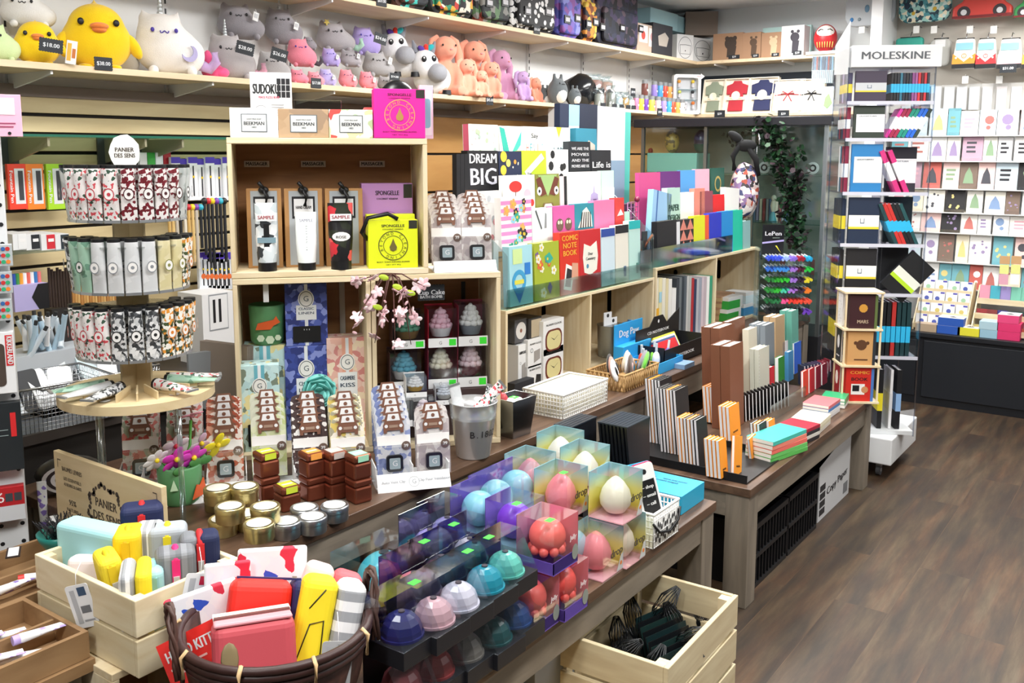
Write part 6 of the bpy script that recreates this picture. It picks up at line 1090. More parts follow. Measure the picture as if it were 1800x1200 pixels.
for a, b, top, body, cap, lab, d_ in ((450, 487, 357, cells(['#e9edee', '#d6dee2', '#3a3f44', '#c2ccd0', '#f0f2f2'], 38, .3), '#131315', 'white and black patterned SAMPLE tube standing in the top crate', lambda k, w, H: (smp(k, w, H), k.box(-w*.12, w*.12, -.0215, -.02, H*.3, H*.7, BLACK), k.box(-w*.4, w*.4, -.0222, -.02, H*.42, H*.5, c('#7c98a4')))),
    (521, 557, 373, c('#eef4f4', .35), '#131315', 'plain white SAMPLE tube lettered BEEKMAN 1802 down its front', lambda k, w, H: (k.text('SAMPLE', 0, H*.86, H*.05, c('#99a'), -.0214, w=w*.6), [k.text(ch_, 0, H*(.76-i*.045), H*.03, c('#566'), -.0214, rot=-90) for i, ch_ in enumerate('BEEKMAN 1802')])),
    (579, 621, 357, cells(['#1b1a1c', '#1b1a1c', '#c9303a', '#242224', '#e05a58', '#2a2f22'], 34, .3), '#131315', 'black SAMPLE tube with red roses', lambda k, w, H: (smp(k, w, H), k.disc(0, H*.5, w*.36, c('#f0efec'), -.0224, 14, rz=H*.07).text('ROSE', 0, H*.49, H*.04, c('#444'), -.0228, w=w*.4)))):
    x0, z0 = lc(a, 474, -.0); x1, z1 = lc(b, top, 0); t = tube3(MCR @ T((x0+x1)/2, .028, FU), z1-FU, (x1-x0), body, cap, d_, lab, group='sample tubes in the top crate')
for i, (a, b) in enumerate([(428, 473), (530, 574), (635, 680)]):
    x0, z0 = lc(a, 294, .2); x1, z1 = lc(b, 283, .2); solo(MB().box(x0, x1, 0, .002, z0, z1, c('#cfc4bc')).text('MASSAGER', (x0+x1)/2, (z0+z1)/2, .011, INK, -.0008, w=(x1-x0)*.85), 'shelf_label', 'MASSAGER label at the back of the top crate, %s' % ['left', 'middle', 'right'][i], 'label', MCR @ T(0, .262, 0))
# on top of the top crate
ZT = zt2+.0015
def beek(k, w, h): k.quad(-w*.27, w*.27, h*.18, h*.8, c('#6a7276'), -.001).quad(-w*.25, w*.25, h*.21, h*.77, c('#dcdddb'), -.0014).text('BEEKMAN', 0, h*.47, h*.12, c('#2c3236'), -.0018, w=w*.42).text('1802', 0, h*.34, h*.06, c('#5a6468'), -.0018).text('GOAT MILK SOAP', 0, h*.62, h*.04, c('#5a6468'), -.0018, w=w*.3)
cb(405, 488, 190, 245, .01, 'white patterned soap box lettered BEEKMAN 1802', cells(['#f4f4f2', '#eceeee', '#f6f6f4', '#dde0e0'], 60), .05, beek, 'soap_box', 'soap', ZT, 'soap boxes on the top crate'); cb(490, 577, 192, 245, .01, 'brown paper soap box lettered BEEKMAN 1802', cells(['#b89a78', '#bd9f7e', '#b39472', '#a48a70'], 30), .05, beek, 'soap_box', 'soap', ZT, 'soap boxes on the top crate'); cb(579, 655, 193, 245, .01, 'cream floral soap box lettered BEEKMAN 1802', cells(['#f0eee0', '#eff0e4', '#d8504a', '#f2f0e2', '#dfe0a8', '#efeee0', '#b8cf9c'], 40), .05, beek, 'soap_box', 'soap', ZT, 'soap boxes on the top crate')
cb(658, 747, 157, 245, -.0, 'magenta SPONGELLE box with gold drop', '#ee1fa0', .06, spong('m', '#d8a860', '#5a1040'), z=ZT)
cb(738, 761, 150, 244, .075, 'pink and white decorated box standing behind the magenta box', '#f2d3e6', .03, lambda k, w, h: k.quad(-w*.44, w*.4, h*.06, h*.9, c('#f6f4f6'), -.0008).prism(rounded(w*.6, h*.55, w*.2, z0=h*.2), -.0014, -.0008, c('#8fc8d8')), z=ZT)
def sud(k, w, h):
    k.text('SUDOKU', -w*.12, h*.74, h*.15, c('#1c1c1e'), -.001, w=w*.62).text('PENCIL PUZZLE BOOK', -w*.05, h*.62, h*.035, c('#c0566a'), -.001, w=w*.5)
    for i in range(3):
        for j in range(3): k.quad(w*(.14+i*.11), w*(.235+i*.11), h*(.62+j*.1), h*(.71+j*.1), INK, -.0009)
    for i in range(5): k.quad(0, w*.3, h*(.5-i*.04), h*(.515-i*.04), c('#999'), -.0009)
    k.disc(-w*.25, h*.4, w*.16, c('#777'), -.0009, 16, r2=w*.15); [k.quad(w*(.0+i*.1), w*(.085+i*.1), h*.12, h*.26, INK, -.0009) for i in range(3)]
cb(441, 512, 128, 205, .10, 'white SUDOKU puzzle book with black grid, standing behind the soap boxes', WHITE, .012, sud, 'puzzle_book', 'book', ZT)
o, w, h = cb(517, 600, 176, 205, .13, 'clear pack of small toys behind the soap boxes', clear('#e2e6e8', .3), .06, None, 'toy_pack', 'toy', ZT)
for i, cc in enumerate(('#2f6a4a', '#e3d72c', '#e9e9f0')): part(MB().ball((-.3+i*.3)*w, .03, h*.5, .02, .018, .018, c(cc, .4), n=12, k=8), 'small_toy', o)
solo(MB().lathe([(.03, 0), (.034, .02), (.034, .07), (.02, .095)], plush('#ec5a58')), 'coral_pouch', 'coral red puffy pouch left of the magenta box', 'pouch', MCR @ T(lc(652, 245, .12)[0], .12, ZT))
k = solo(MB().ball(0, 0, .055, .055, .035, .055, c('#17181b', .3), n=16, k=10).ball(.04, -.02, .05, .02, .012, .03, c('#b8562c', .5)), 'black_pouch', 'black and orange pouch behind the magenta box top', 'pouch', MCR @ T(lc(700, 245, .1)[0], .11, ZT+.07)); solo(MB().cbox(0, 0, 0, .1, .08, .068, c('#333')), 'black_box', 'dark box hidden behind the magenta box', 'box', MCR @ T(lc(700, 245, .1)[0], .115, ZT))
# ---------------- car scent cards in white trays ----------------
BRW = c('#7a5240', .6); CARM = c('#f4f2ef', .6)
def scent_card(lab, pat, win=True):
    t = thing('car_scent_card', lab, 'air freshener'); w, h = .062, .125
    part(MB().prism([(-w/2, 0), (w/2, 0), (w/2, h*.8), (w*.45, h*.87), (w*.3, h*.9), (-w*.3, h*.9), (-w*.45, h*.87), (-w/2, h*.8)], 0, .002, pat).box(-w*.49, w*.49, -.0006, 0, h*.46, h*.60, CARM).disc(w*.36, h*.44, .0085, c('#6a564c'), -.0012, 14).text('39', w*.36, h*.44, .006, WHITE, -.0016), 'backing_card', t)
    k = MB(); cz = h*.66
    k.prism([(-.018, cz-.002), (-.0125, cz-.002), (-.012, cz+.003), (.012, cz+.003), (.0125, cz-.002), (.018, cz-.002), (.019, cz+.012), (.0155, cz+.02), (.022, cz+.022), (.0155, cz+.024), (.012, cz+.036), (-.012, cz+.036), (-.0155, cz+.024), (-.022, cz+.022), (-.0155, cz+.02), (-.019, cz+.012)], -.004, -.002, BRW)
    k.prism([(-.012, cz+.021), (.012, cz+.021), (.0095, cz+.033), (-.0095, cz+.033)], -.0046, -.004, WHITE).disc(-.0135, cz+.011, .0032, WHITE, -.0046, 10).disc(.0135, cz+.011, .0032, WHITE, -.0046, 10).disc(0, cz+.027, .0035, BRW, -.005, 10).quad(-.008, .008, cz+.008, cz+.013, c('#a08674'), -.0046)
    part(k, 'car_cutout', t, 'brown and white car shape')
    if win:
        k = MB(); k.prism(rounded(.03, .03, .006, z0=h*.08), -.008, 0, BLACK).prism(rounded(.02, .02, .002, z0=h*.08+.005), -.0086, -.008, c('#9fb0b6', .3)).text('G', 0, h*.08+.015, .010, WHITE, -.009); part(k, 'clip_diffuser', t, 'black clip with pale window')
        part(MB().box(-w*.48, w*.48, -.012, -.002, .002, h*.45, CLR), 'blister', t)
    return t
PATS = {'red floral': cells(['#efe7e2', '#f2ebe6', '#c85a58', '#e9dcd6', '#b7c4b0', '#e38a84'], 130), 'orange sprigged': cells(['#f0e4da', '#c8664a', '#f2e9e2', '#e0a890', '#a8523a'], 120), 'lime green': cells(['#d5deb0', '#e2e8c4', '#c4d08f', '#dfe3cf'], 110), 'black lattice': cells(['#f2f1ef', '#efeeec'], 100, base='#4a3a3a', size=.38), 'yellow floral': cells(['#f2ead0', '#efe3b0', '#f4efe0', '#ddc66a', '#a9a58c'], 120), 'blue scroll': cells(['#d8dbe2', '#8f9cc8', '#e3e4e8', '#7a88b8', '#cfd4de'], 110), 'grey mauve': cells(['#d8d2cf', '#c3b9b8', '#b5aaac', '#e2dedb'], 90)}
PROT = {}
def scents(px, py, n, pat, rz, top_dz=.0, z=.62, dy=.024, place='', fr_=None):
    p = at(px, py, z=z+.018) if fr_ is None else fr_
    for i in range(n):
        M = T(p.x, p.y, z+.02, rz) @ T(0, i*dy, .016*i, 0, -6, 0, 1.55)
        lab = '%s car card, %s' % (pat, 'front one '+place if i == 0 else '%s behind the front one %s' % (['', 'first', 'second', 'third', 'fourth'][i], place)); g = pat+' car scent cards'
        if pat+str(i == 0) not in PROT: r_ = scent_card(lab, PATS[pat], i == 0); PROT[pat+str(i == 0)] = r_; r_.matrix_world = M; r_['group'] = g
        else: dup(PROT[pat+str(i == 0)], M, lab, g)
def whitetray(px0, px1, py, rz, lab, W=.2, z=.62, fr_=None):
    p = at((px0+px1)/2, py, z=z); t = thing('white_tray', lab, 'display tray', T(p.x, p.y, z, rz, 0, 0, 1.25))
    k = MB().box(-W/2, W/2, 0, .13, 0, .004, WHITE).add([(-W/2, -.012, 0), (W/2, -.012, 0), (W/2, .01, .034), (-W/2, .01, .034)], [(0, 1, 2, 3)], WHITE).box(-W/2, W/2, .01, .012, 0, .034, WHITE); part(k, 'tray_body', t)
    k = MB(); Mx = T(0, -.0125, .0, 0, -33); k.disc(0, .02, .012, c('#9aa0a2'), 0, 18, r2=.011, M=Mx).text('G', 0, .02, .01, c('#9aa0a2'), M=Mx).quad(-W*.45, W*.45, .03, .0305, c('#b0b4b6'), 0, Mx).text('Auto Vent Clip', -W*.28, .022, .006, c('#a0a4a8'), M=Mx).text('Clip Pour Ventilation', W*.28, .022, .006, c('#a0a4a8'), M=Mx); part(k, 'tray_print', t)
    for x in (-W/2, 0, W/2): part(MB().box(x-.001, x+.001, .012, .13, 0, .05, WHITE), 'divider', t)
    return p
RT_ = -38
whitetray(660, 796, 858, RT_, 'white card tray of blue and mauve car scents beside the bucket', .165); scents(694, 838, 5, 'blue scroll', RT_, place='left of the bucket'); scents(763, 833, 2, 'grey mauve', RT_, place='beside the bucket')
for px, py, n, pat in ((250, 846, 4, 'red floral'), (328, 846, 4, 'red floral'), (398, 848, 4, 'orange sprigged'), (475, 838, 4, 'lime green'), (548, 842, 4, 'black lattice'), (614, 842, 4, 'yellow floral')): scents(px, py, n, pat, RT_, place={250: 'at the far left', 328: 'behind the flowers', 398: 'above the gold tins'}.get(px, 'in the long row'))
whitetray(452, 590, 872, RT_, 'white card tray under the lime and black car scents', .175); whitetray(300, 430, 880, RT_, 'white card tray under the orange and red car scents', .165); whitetray(585, 645, 862, RT_, 'narrow white card tray under the yellow car scents', .08); whitetray(210, 290, 880, RT_, 'white card tray half hidden by the wooden lip balm board', .1)
fr_ = MCR @ Vector((lc(785, 440, .05)[0], .045, 0)); scents(785, 440, 4, 'grey mauve', CR, z=.6215+zt1, fr_=Vector((fr_.x, fr_.y)).to_3d(), place='on the right crate top, left pair')
fr2_ = MCR @ Vector((lc(838, 440, .05)[0], .045, 0)); scents(838, 440, 4, 'grey mauve', CR, z=.6215+zt1, fr_=Vector((fr2_.x, fr2_.y)).to_3d(), place='on the right crate top, right pair')
q = MCR @ Vector((lc(818, 470, .02)[0], .02, 0)); t = thing('white_tray', 'white card tray of mauve car scents on the right crate', 'display tray', T(q.x, q.y, .6215+zt1, CR)); part(MB().box(-.1, .1, 0, .14, 0, .004, WHITE).add([(-.1, -.015, 0), (.1, -.015, 0), (.1, .01, .034), (-.1, .01, .034)], [(0, 1, 2, 3)], WHITE).box(-.1, .1, .01, .012, 0, .034, WHITE), 'tray_body', t)
# ---------------- left side: side table, lip balm trays, pegboard ----------------
TAN = wood('#8a6a48', '#a3825c', (3, 16, 16)); TANL = wood('#cdb78c', '#dcc9a2', (3, 16, 16))
t = thing('side_table', 'dark tan side table under the lip balm trays', 'table', T(.3, 1.7, 0)); part(MB().box(0, .65, 0, .56, .525, .55, TAN).box(.65, .92, .26, .56, .525, .55, TAN), 'tabletop', t)
for x, y in ((.02, .02), (.58, .02), (.02, .5), (.86, .5)): part(MB().box(x, x+.05, y, y+.05, 0, .525, OAK), 'leg', t)
open_box('box_stand', 'open pine box standing under the crate of pencil cases', T(.945, 1.635, 0), .275, .538, .30, [], .016, slot=False, cat_='box')
def wtray(lab, x0, x1, y0, y1, z, h, div):
    t = thing('wooden_tray', lab, 'tray', T(x0, y0, z)); w, d = x1-x0, y1-y0
    part(MB().box(0, w, 0, d, 0, .006, TAN), 'base', t)
    for a in ((0, w, 0, .01), (0, w, d-.01, d), (0, .01, .01, d-.01), (w-.01, w, .01, d-.01)): part(MB().box(*a, .006, h, TAN), 'side', t)
    for q in div: part(MB().box(.01, w-.01, q*d, q*d+.008, .006, h*.9, TAN), 'divider', t)
wtray('wooden compartment tray of lip balm tubes in front of the pegboard', .60, 1.20, 1.965, 2.25, .551, .05, (.5,)); wtray('nearer wooden tray of purple-capped lip balms at the left edge', .56, .945, 1.71, 1.955, .551, .055, (.45,))
def balm(M, col, lab, L=.1, g='lip balm tubes'): return tube3(M, L, .024, cells(['#f2f1f2', '#eeeef0', col, '#f4f4f4'], 90), col, None, lab, 'lip_balm', g)
rb = random.Random(3)
for i in range(9): balm(T(.82+.035*i, 2.06+.012*(i % 3), .585+.006*(i % 2), rb.uniform(60, 120), 0, 0) @ T(0, 0, 0, 0, 90), ['#8f78c8', '#d8342c'][i > 4], '%s-capped lip balm lying in the back tray, %s in line' % (['purple', 'red'][i > 4], nth(i)))
for i in range(10): balm(T(.66+.045*(i//2), 1.80+.075*(i % 2), .578+.012*(i % 3), rb.uniform(60, 85)) @ T(0, 0, 0, 0, 90), '#b9a3dd', 'lilac-capped lip balm lying in the nearer tray, %s in line' % nth(i))
def standtube(px, top, bot, col, spot, lab):
    p = at(px, bot, z=.558); h = onplane(px, top, p, -30).z-.558; balm(T(p.x, p.y, .558, -30), col, lab, h, 'standing lip balms')
standtube(78, 845, 925, '#8f78c8', 0, 'lip balm tube with purple cap standing by the wooden board'); standtube(118, 865, 940, '#d8342c', 0, 'lip balm tube with red cap standing by the wooden board')
for px, py in ((95, 912), (25, 988)): p = at(px, py, z=.605); solo(MB().box(-.03, .03, -.015, .015, 0, .003, c('#2e2420')).box(-.026, .026, -.011, .011, .003, .0036, WHITE), 'name_plate', 'dark-framed blank name plate on the %s lip balm tray' % ('back' if px > 50 else 'nearer'), 'label', T(p.x, p.y, .602 if px > 50 else .628, 60))
# board along y
yb0, yb1 = at(290, 855, x=1.215).y, at(100, 785, x=1.215).y; zb_ = at(195, 822, x=1.215).z
t = thing('display_board', 'pale wooden board printed PANIER DES SENS behind the lip balms', 'sign board', T(1.205, (yb0+yb1)/2, .552, -90)); wb, hb = yb1-yb0, zb_-.552
part(MB().box(-wb/2, wb/2, 0, .014, 0, hb, TANL), 'board', t, bev=.001); k = MB(); IK = c('#4b4038', .7)
k.text('PANIER', 0, hb*.62, .022, IK, w=.09).text('DES SENS', 0, hb*.48, .022, IK, w=.115).text('EN PROVENCE', 0, hb*.36, .009, IK, w=.07).text('BAUMES LEVRES', -wb*.32, hb*.84, .011, IK, w=.09).text('LES ESSENTIELS', -wb*.32, hb*.74, .008, IK, w=.08).text('AU BEURRE DE KARITE', -wb*.32, hb*.68, .008, IK, w=.08).text('95%', -wb*.33, hb*.5, .014, IK).text('NATUREL', -wb*.33, hb*.42, .009, IK).text('LIP BALM', wb*.3, hb*.62, .013, IK).text('THE ESSENTIALS', wb*.3, hb*.52, .008, IK, w=.09).text('WITH SHEA BUTTER', wb*.3, hb*.46, .008, IK, w=.09)
for i in range(60): a = i/60*6.283; k.disc(.075*math.cos(a)+.006*math.sin(i*5), hb*.52+.07*math.sin(a)+.006*math.cos(i*7), .005+.002*(i % 2), IK, -.0006, 6)
for x, q in ((-wb*.46, 1), (wb*.46, -1)): k.quad(x-.001, x+.001, hb*.84, hb*.93, IK, -.0006).quad(min(x, x+q*.015), max(x, x+q*.015), hb*.92, hb*.93, IK, -.0006)
part(k, 'lettering', t, 'brown printed lettering and wreath')
# pegboard at the far left
p = at(50, 930, y=2.32); M = T(p.x, p.y, .0, -27); t = thing('pegboard_stand', 'white perforated pegboard stand at the left edge of the photo', 'display stand', M); hz = onplane(2, 190, p, -27).z
part(MB().box(-.42, 0, 0, .02, .02, hz, c('#dfe2e4', .5)), 'panel', t, bev=.003); k = MB()
for i in range(9):
    for j in range(30):
        z = .2+j*.047
        if z < hz-.03: k.disc(-.012-i*.047, z, .0055, DARK, -.0008, 8)
tag(part(k, 'holes', t), kind='stuff'); part(MB().box(-.42, 0, -.1, .12, 0, .02, c('#c9cccf')), 'foot', t)
def peg(px0, px1, py0, py1, lab, body, name='hang_pack', fn=None):
    q = M @ Vector((0, -.03, 0)); Mx, w, h = face(px0, px1, py0, py1, -27, p=Vector((q.x, q.y, 1))); o = solo(MB().box(-w/2, w/2, -.012, .012, 0, h, c(body, .4)), name, lab, 'boxed gadget', Mx, 'packs on the pegboard', bev=.001)
    k = MB()
    if fn: fn(k, w, h); k2 = MB(); k2.v = [v+Vector((0, -.012, 0)) for v in k.v]; k2.f, k2.mi, k2.sm, k2.mats = k.f, k.mi, k.sm, k.mats; part(k2, 'printed_front', o)
    part(MB().tube([(0, .014, h-.01), (0, .03, h-.01)], .003, CHROME, n=6), 'hook', o)
peg(-60, 27, 584, 692, 'white gadget box with red strip lettered KIKKERLAND', '#eceef0', fn=lambda k, w, h: k.quad(w*.32, w*.47, h*.45, h*.95, c('#d8282c'), -.0008).text('KIKKERLAND', w*.4, h*.7, .012, WHITE, -.0014, w=h*.45, rot=-90).prism(rounded(w*.6, h*.7, .01, z0=h*.12), -.0012, -.0004, c('#4b4038')))
peg(-60, 40, 708, 828, 'black gadget box with red strip below the white one', '#22282c', fn=lambda k, w, h: k.quad(w*.3, w*.4, h*.5, h*.85, c('#d8282c'), -.0008).quad(-w*.1, w*.25, h*.6, h*.61, c('#9aa'), -.0008).quad(-w*.1, w*.25, h*.52, h*.53, c('#9aa'), -.0008))
peg(-50, 44, 856, 915, 'red-headed blister pack marked 6 near the lip balms', '#b31d24', fn=lambda k, w, h: k.quad(-w*.5, w*.5, 0, h*.45, c('#c9ccd0'), -.0008).text('6', w*.05, h*.7, h*.3, c('#efe6e6'), -.001).quad(w*.14, w*.28, h*.58, h*.82, c('#3a3f45'), -.001).quad(w*.31, w*.45, h*.58, h*.82, c('#3a3f45'), -.001))
peg(-40, 38, 166, 240, 'pink boxed item at the top of the pegboard', '#efb4cc', fn=lambda k, w, h: k.quad(-w*.4, w*.35, h*.52, h*.92, c('#f6e6ee'), -.0008).quad(-w*.3, w*.35, h*.3, h*.33, c('#a04868'), -.001).quad(-w*.3, w*.3, h*.22, h*.25, c('#a04868'), -.001).disc(-w*.1, h*.08, .004, INK, -.001, 8).disc(w*.2, h*.08, .004, INK, -.001, 8))
for i in range(3): peg(-60, 22, 430+i*48, 468+i*48, 'clear blister pack of small coloured items, %s down the pegboard' % nth(i), '#b9c0c4', 'blister_pack', lambda k, w, h: [k.disc(w*(.2+.1*(i_ % 3)), h*(.2+.3*(i_//3)), h*.1, c(['#c33', '#3a7', '#e83', '#36a'][i_ % 4]), -.001, 8) for i_ in range(9)])
# ---------------- glass shelf and stock on the slatwall ----------------
t = thing('glass_shelf', 'green-edged glass shelf on steel brackets above the hanging pens', 'shelf', T(-.3, 2.98, at(200, 242, y=2.98).z)); part(MB().box(0, 3.0, 0, .27, 0, .008, clear('#cfe3da', .3)).box(0, 3.0, -.002, 0, 0, .008, c('#2f6b58', .2)), 'glass', t)
for px in (55, 225, 290): x = at(px, 262, y=3.1).x+.3; part(MB().prism([(0, -.002), (.26, -.002), (.26, -.03), (0, -.09)], -.004, .004, c('#a7a388', .4, .5), T(x, .27, 0, -90)).box(x-.03, x+.03, .262, .27, -.14, 0, c('#5b5c5e', .4, .6)), 'bracket', t)
def wallpack(a, b, t0, t1, lab, body, fn=None, y=3.15, grp=None, name='hang_pack', dpt=.015, cat_='pen pack'):
    Mx, w, h = face(a, b, t0, t1, 0, p=at((a+b)/2, t1, y=y)); o = solo(MB().box(-w/2, w/2, 0, dpt, 0, h, c(body, .45) if isinstance(body, str) else body), name, lab, cat_, Mx, grp, bev=.001)
    if fn: k = MB(); fn(k, w, h); part(k, 'printed_front', o)
    part(MB().tube([(0, dpt, h-.008), (0, 3.255-y, h-.004)], .003, CHROME, n=5), 'hook', o); return o
def fount(k, w, h): k.quad(-w*.15, w*.4, h*.12, h*.9, c('#d9dadc'), -.0008).quad(w*.05, w*.32, h*.2, h*.85, c('#3b3d42'), -.0014).text('Fountain Pen', -w*.33, h*.5, w*.18, WHITE, -.001, w=h*.7, rot=-90)
for i, (a, b, cc, n_) in enumerate([(15, 47, '#e8402a', 'red'), (47, 78, '#f08028', 'orange'), (83, 113, '#a4d42a', 'lime')]): wallpack(a, b, 288, 368, n_+' boxed fountain pen hanging on the slatwall', cc, fount, grp='boxed fountain pens')
wb_ = lambda cc: (lambda k, w, h: k.quad(-w/2, w/2, h*.86, h, c(cc), -.0008).quad(-w*.06, w*.08, h*.1, h*.8, c('#2d3036'), -.0012).quad(-w*.1, w*.12, h*.52, h*.57, c('#e8c82a'), -.0016).quad(-w*.42, -w*.2, h*.1, h*.75, c('#dfe3e8'), -.001))
for i in range(7): wallpack(302+i*15, 318+i*15, 276+(i % 2)*3, 352, 'white brush pen pack with violet top, %s in the upper hanging row' % nth(i), '#eef0f3', wb_('#4a36b0'), y=3.12+.01*(i % 2), grp='brush pen packs')
for i in range(8): wallpack(350+i*7.5, 364+i*7.5, 443+(i % 2)*3, 508, 'white and blue art pack with violet top, %s in the lower hanging row' % nth(i), '#e6edf4', lambda k, w, h: (wb_('#5640b8')(k, w, h), k.disc(0, h*.35, w*.3, c('#e0703a'), -.002, 8)), grp='art packs with violet tops')
for i in range(4): wallpack(246+i*14, 259+i*14, 268, 300, ['white', 'green-tipped', 'white and blue', 'dark red'][i]+' marker pack behind the round brand sign', ['#f0f2f4', '#3fae4a', '#e8edf2', '#b02430'][i], y=3.14, grp='marker packs')
wallpack(200, 246, 258, 340, 'black scalloped card hanging behind the tube stand sign', '#141416', y=3.17, cat_='card', name='black_card')
for i in range(15):
    a = 296+i*7; Mx, w, h = face(a, a+4, 366 if i < 9 else 355, 436+(i % 4)*12, 0, y=3.12); Mx.translation.y = 3.12
    o = solo(MB().cyl(w*.6, 0, h, c(['#d9b26a', '#e2c17e', '#c9c2b6', '#26282c', '#efe7d4'][i % 5 if i < 9 else 3], .5), None, 8), 'brush', '%s paint brush in the middle hanging bunch, %s in line' % (['tan', 'honey', 'grey', 'black', 'cream'][i % 5 if i < 9 else 3], nth(i)), 'brush', Mx, 'hanging brushes'); part(MB().ball(0, 0, h+.004, w*1.3, w, w*1.3, c(['#c8323a', '#e8d02a', '#7a3fa8', '#3ab0c8', '#222'][i % 5], .4), n=8, k=6), 'tip', o)
for i, (a, cc, n_) in enumerate([(22, '#e9ebec', 'plain white'), (45, '#24282e', 'black and white'), (72, '#d02c38', 'red and white'), (97, '#26333c', 'dark and white')]):
    Mx, w, h = face(a, a+25, 411, 439, 0, y=3.0); solo(MB().box(-w/2+.001, w/2-.001, 0, .17, 0, h, c('#e4e6e8', .5)).box(-w*.1, w*.48, -.001, 0, h*.05, h*.95, c(cc, .5)).quad(0, w*.4, h*.5, h*.7, c('#eee'), -.0016), 'eraser_box', n_+' boxed eraser pack on the small clear wall shelf', 'stationery box', Mx, 'boxed packs on the wall shelf')
Mx, w, h = face(18, 122, 440, 446, 0, y=2.99); solo(MB().box(-w/2, w/2, 0, .25, 0, .006, CLRM), 'clear_shelf', 'small clear shelf under the boxed eraser packs', 'shelf', T(Mx.translation.x, 2.99, at(70, 440, y=3.0).z-.0065))
Mx, w, h = face(25, 86, 500, 545, 0, y=3.0); o = solo(MB().box(-w/2, w/2, 0, .1, 0, h, c('#b7aede', .5)).prism([(w*.5, 0), (w*.5, h), (w*.2, h), (0, h*.5), (w*.2, 0)], -.001, 0, INK), 'marker_box', 'lilac and black marker set box with coloured caps above', 'marker set', Mx)
for i in range(9): part(MB().cyl(.008, h, h+.035, c(['#c82f38', '#2f4fa0', '#3f8f4a', '#e8a03a', '#eef0f0', '#e06a5a', '#eee', '#3a7ab8', '#e87a7a'][i], .4), T(-w*.42+i*w*.105, .04, 0), 10), 'marker', o)
for i in range(26):
    a = 86+i*5; Mx, w, h = face(a, a+3.6, 470+(i % 3)*3 if i < 8 else 490, 540, 0, y=3.08); solo(MB().cyl(w*.7, 0, h, c('#3a2c24' if i < 8 else ['#c99a5a', '#d8ae6c', '#b98448'][i % 3], .5), None, 7), 'pencil', '%s pencil standing behind the tube stand, %s in line' % ('dark' if i < 8 else 'tan', nth(i) if i < 20 else 'far right'), 'pencil', Mx, 'pencils behind the tube stand')
for x0, x1, n_ in ((84, 124, 'dark'), (126, 220, 'tan')): X_ = at(x0, 520, y=3.08).x; z_ = at(100, 541, y=3.08).z; solo(MB().box(0, at(x1, 520, y=3.08).x-X_, -.02, .03, 0, z_-.001-.741, c('#25211f', .6)), 'pencil_holder', 'dark upright holder under the %s pencils on the back counter' % n_, 'holder', T(X_, 3.08, .741))
# counter behind with baskets
ZQ = .74; t = thing('back_counter', 'long dark counter against the slatted wall', 'counter', T(-.2, 2.66, 0)); part(MB().box(0, 3.1, 0, .58, ZQ-.03, ZQ, c('#3a3430', .5)), 'top', t); part(MB().box(0, 3.1, .02, .58, 0, ZQ-.03, c('#26221f', .6)), 'body', t)
def wmesh(px, py, w, d, h, rz, lab, z=ZQ, yy=None):
    p = at(px, py, z=z) if yy is None else Vector((at(px, py, y=yy).x, yy, z)); t = thing('wire_basket', lab, 'basket', T(p.x, p.y, z+.001, rz), 'silver mesh baskets'); o = [(-w/2, -d/2), (w/2, -d/2), (w/2, d/2), (-w/2, d/2)]
    for i in range(4):
        (ax, ay), (bx, by) = o[i], o[(i+1) % 4]; k = MB(); L = math.hypot(bx-ax, by-ay); n_ = int(L/.012)
        for j in range(n_+1):
            f = j/n_; k.tube([(ax+(bx-ax)*f, ay+(by-ay)*f, 0), (ax+(bx-ax)*f, ay+(by-ay)*f, h)], .0011, CHROME, n=3)
        for j in range(int(h/.012)): k.tube([(ax, ay, j*.012), (bx, by, j*.012)], .0011, CHROME, n=3)
        part(k, 'mesh_side', t)
    part(MB().tube([(x, y, h) for x, y in o], .004, CHROME, n=6, closed=True), 'rim', t); part(MB().box(-w/2, w/2, -d/2, d/2, 0, .002, c('#777b80', .4, .6)), 'base', t); return p
p1 = wmesh(150, 655, .42, .2, .09, 4, 'silver mesh basket of white cases behind the tube stand', ZQ, 2.9); p2 = wmesh(75, 720, .34, .24, .13, -6, 'larger silver mesh basket of clear packs at the left', .62 if 0 else ZQ, 2.78)
for i in range(12): o = solo(MB().prism(rounded(.07, .13, .012), 0, .009, c(['#f2f4f6', '#cfe0e6', '#e6eaee', '#2b2e33'][i % 4 if i % 5 else 0], .4)), 'phone_case', '%s phone case in the mesh baskets, %s from the left' % (['white', 'pale blue', 'light grey', 'black'][i % 4 if i % 5 else 0], nth(i)), 'phone case', T(p2.x-.13+i*.042, p2.y+(.02 if i < 6 else .12), ZQ+.03, -20+9*(i % 5), -25-6*(i % 3)), 'phone cases in the mesh baskets')
for i in range(22):
    a = rb.uniform(0, 6.28); solo(MB().cyl(.009, 0, .10, c(['#dfeaf2', '#bcd6e6', '#f4f6f8'][i % 3], .3), None, 8).cyl(.006, .10, .115, c('#333'), None, 8), 'white_tube', 'slim white tube in the pile above the mesh basket, %s' % ['left part', 'centre', 'right part'][min(2, i//8)], 'tube', T(at(34+i*3.2, 600, y=3.0).x, 2.98+.03*math.sin(a), ZQ+.16+.01*(i % 4), rb.uniform(0, 360), rb.uniform(-35, 35)), 'pile of slim white tubes')
solo(MB().box(-.16, .16, -.06, .08, 0, .17, c('#c4cad0', .4)), 'clear_bin', 'pale bin holding the pile of slim white tubes', 'bin', T(at(70, 620, y=3.0).x, 3.0, ZQ+.001))
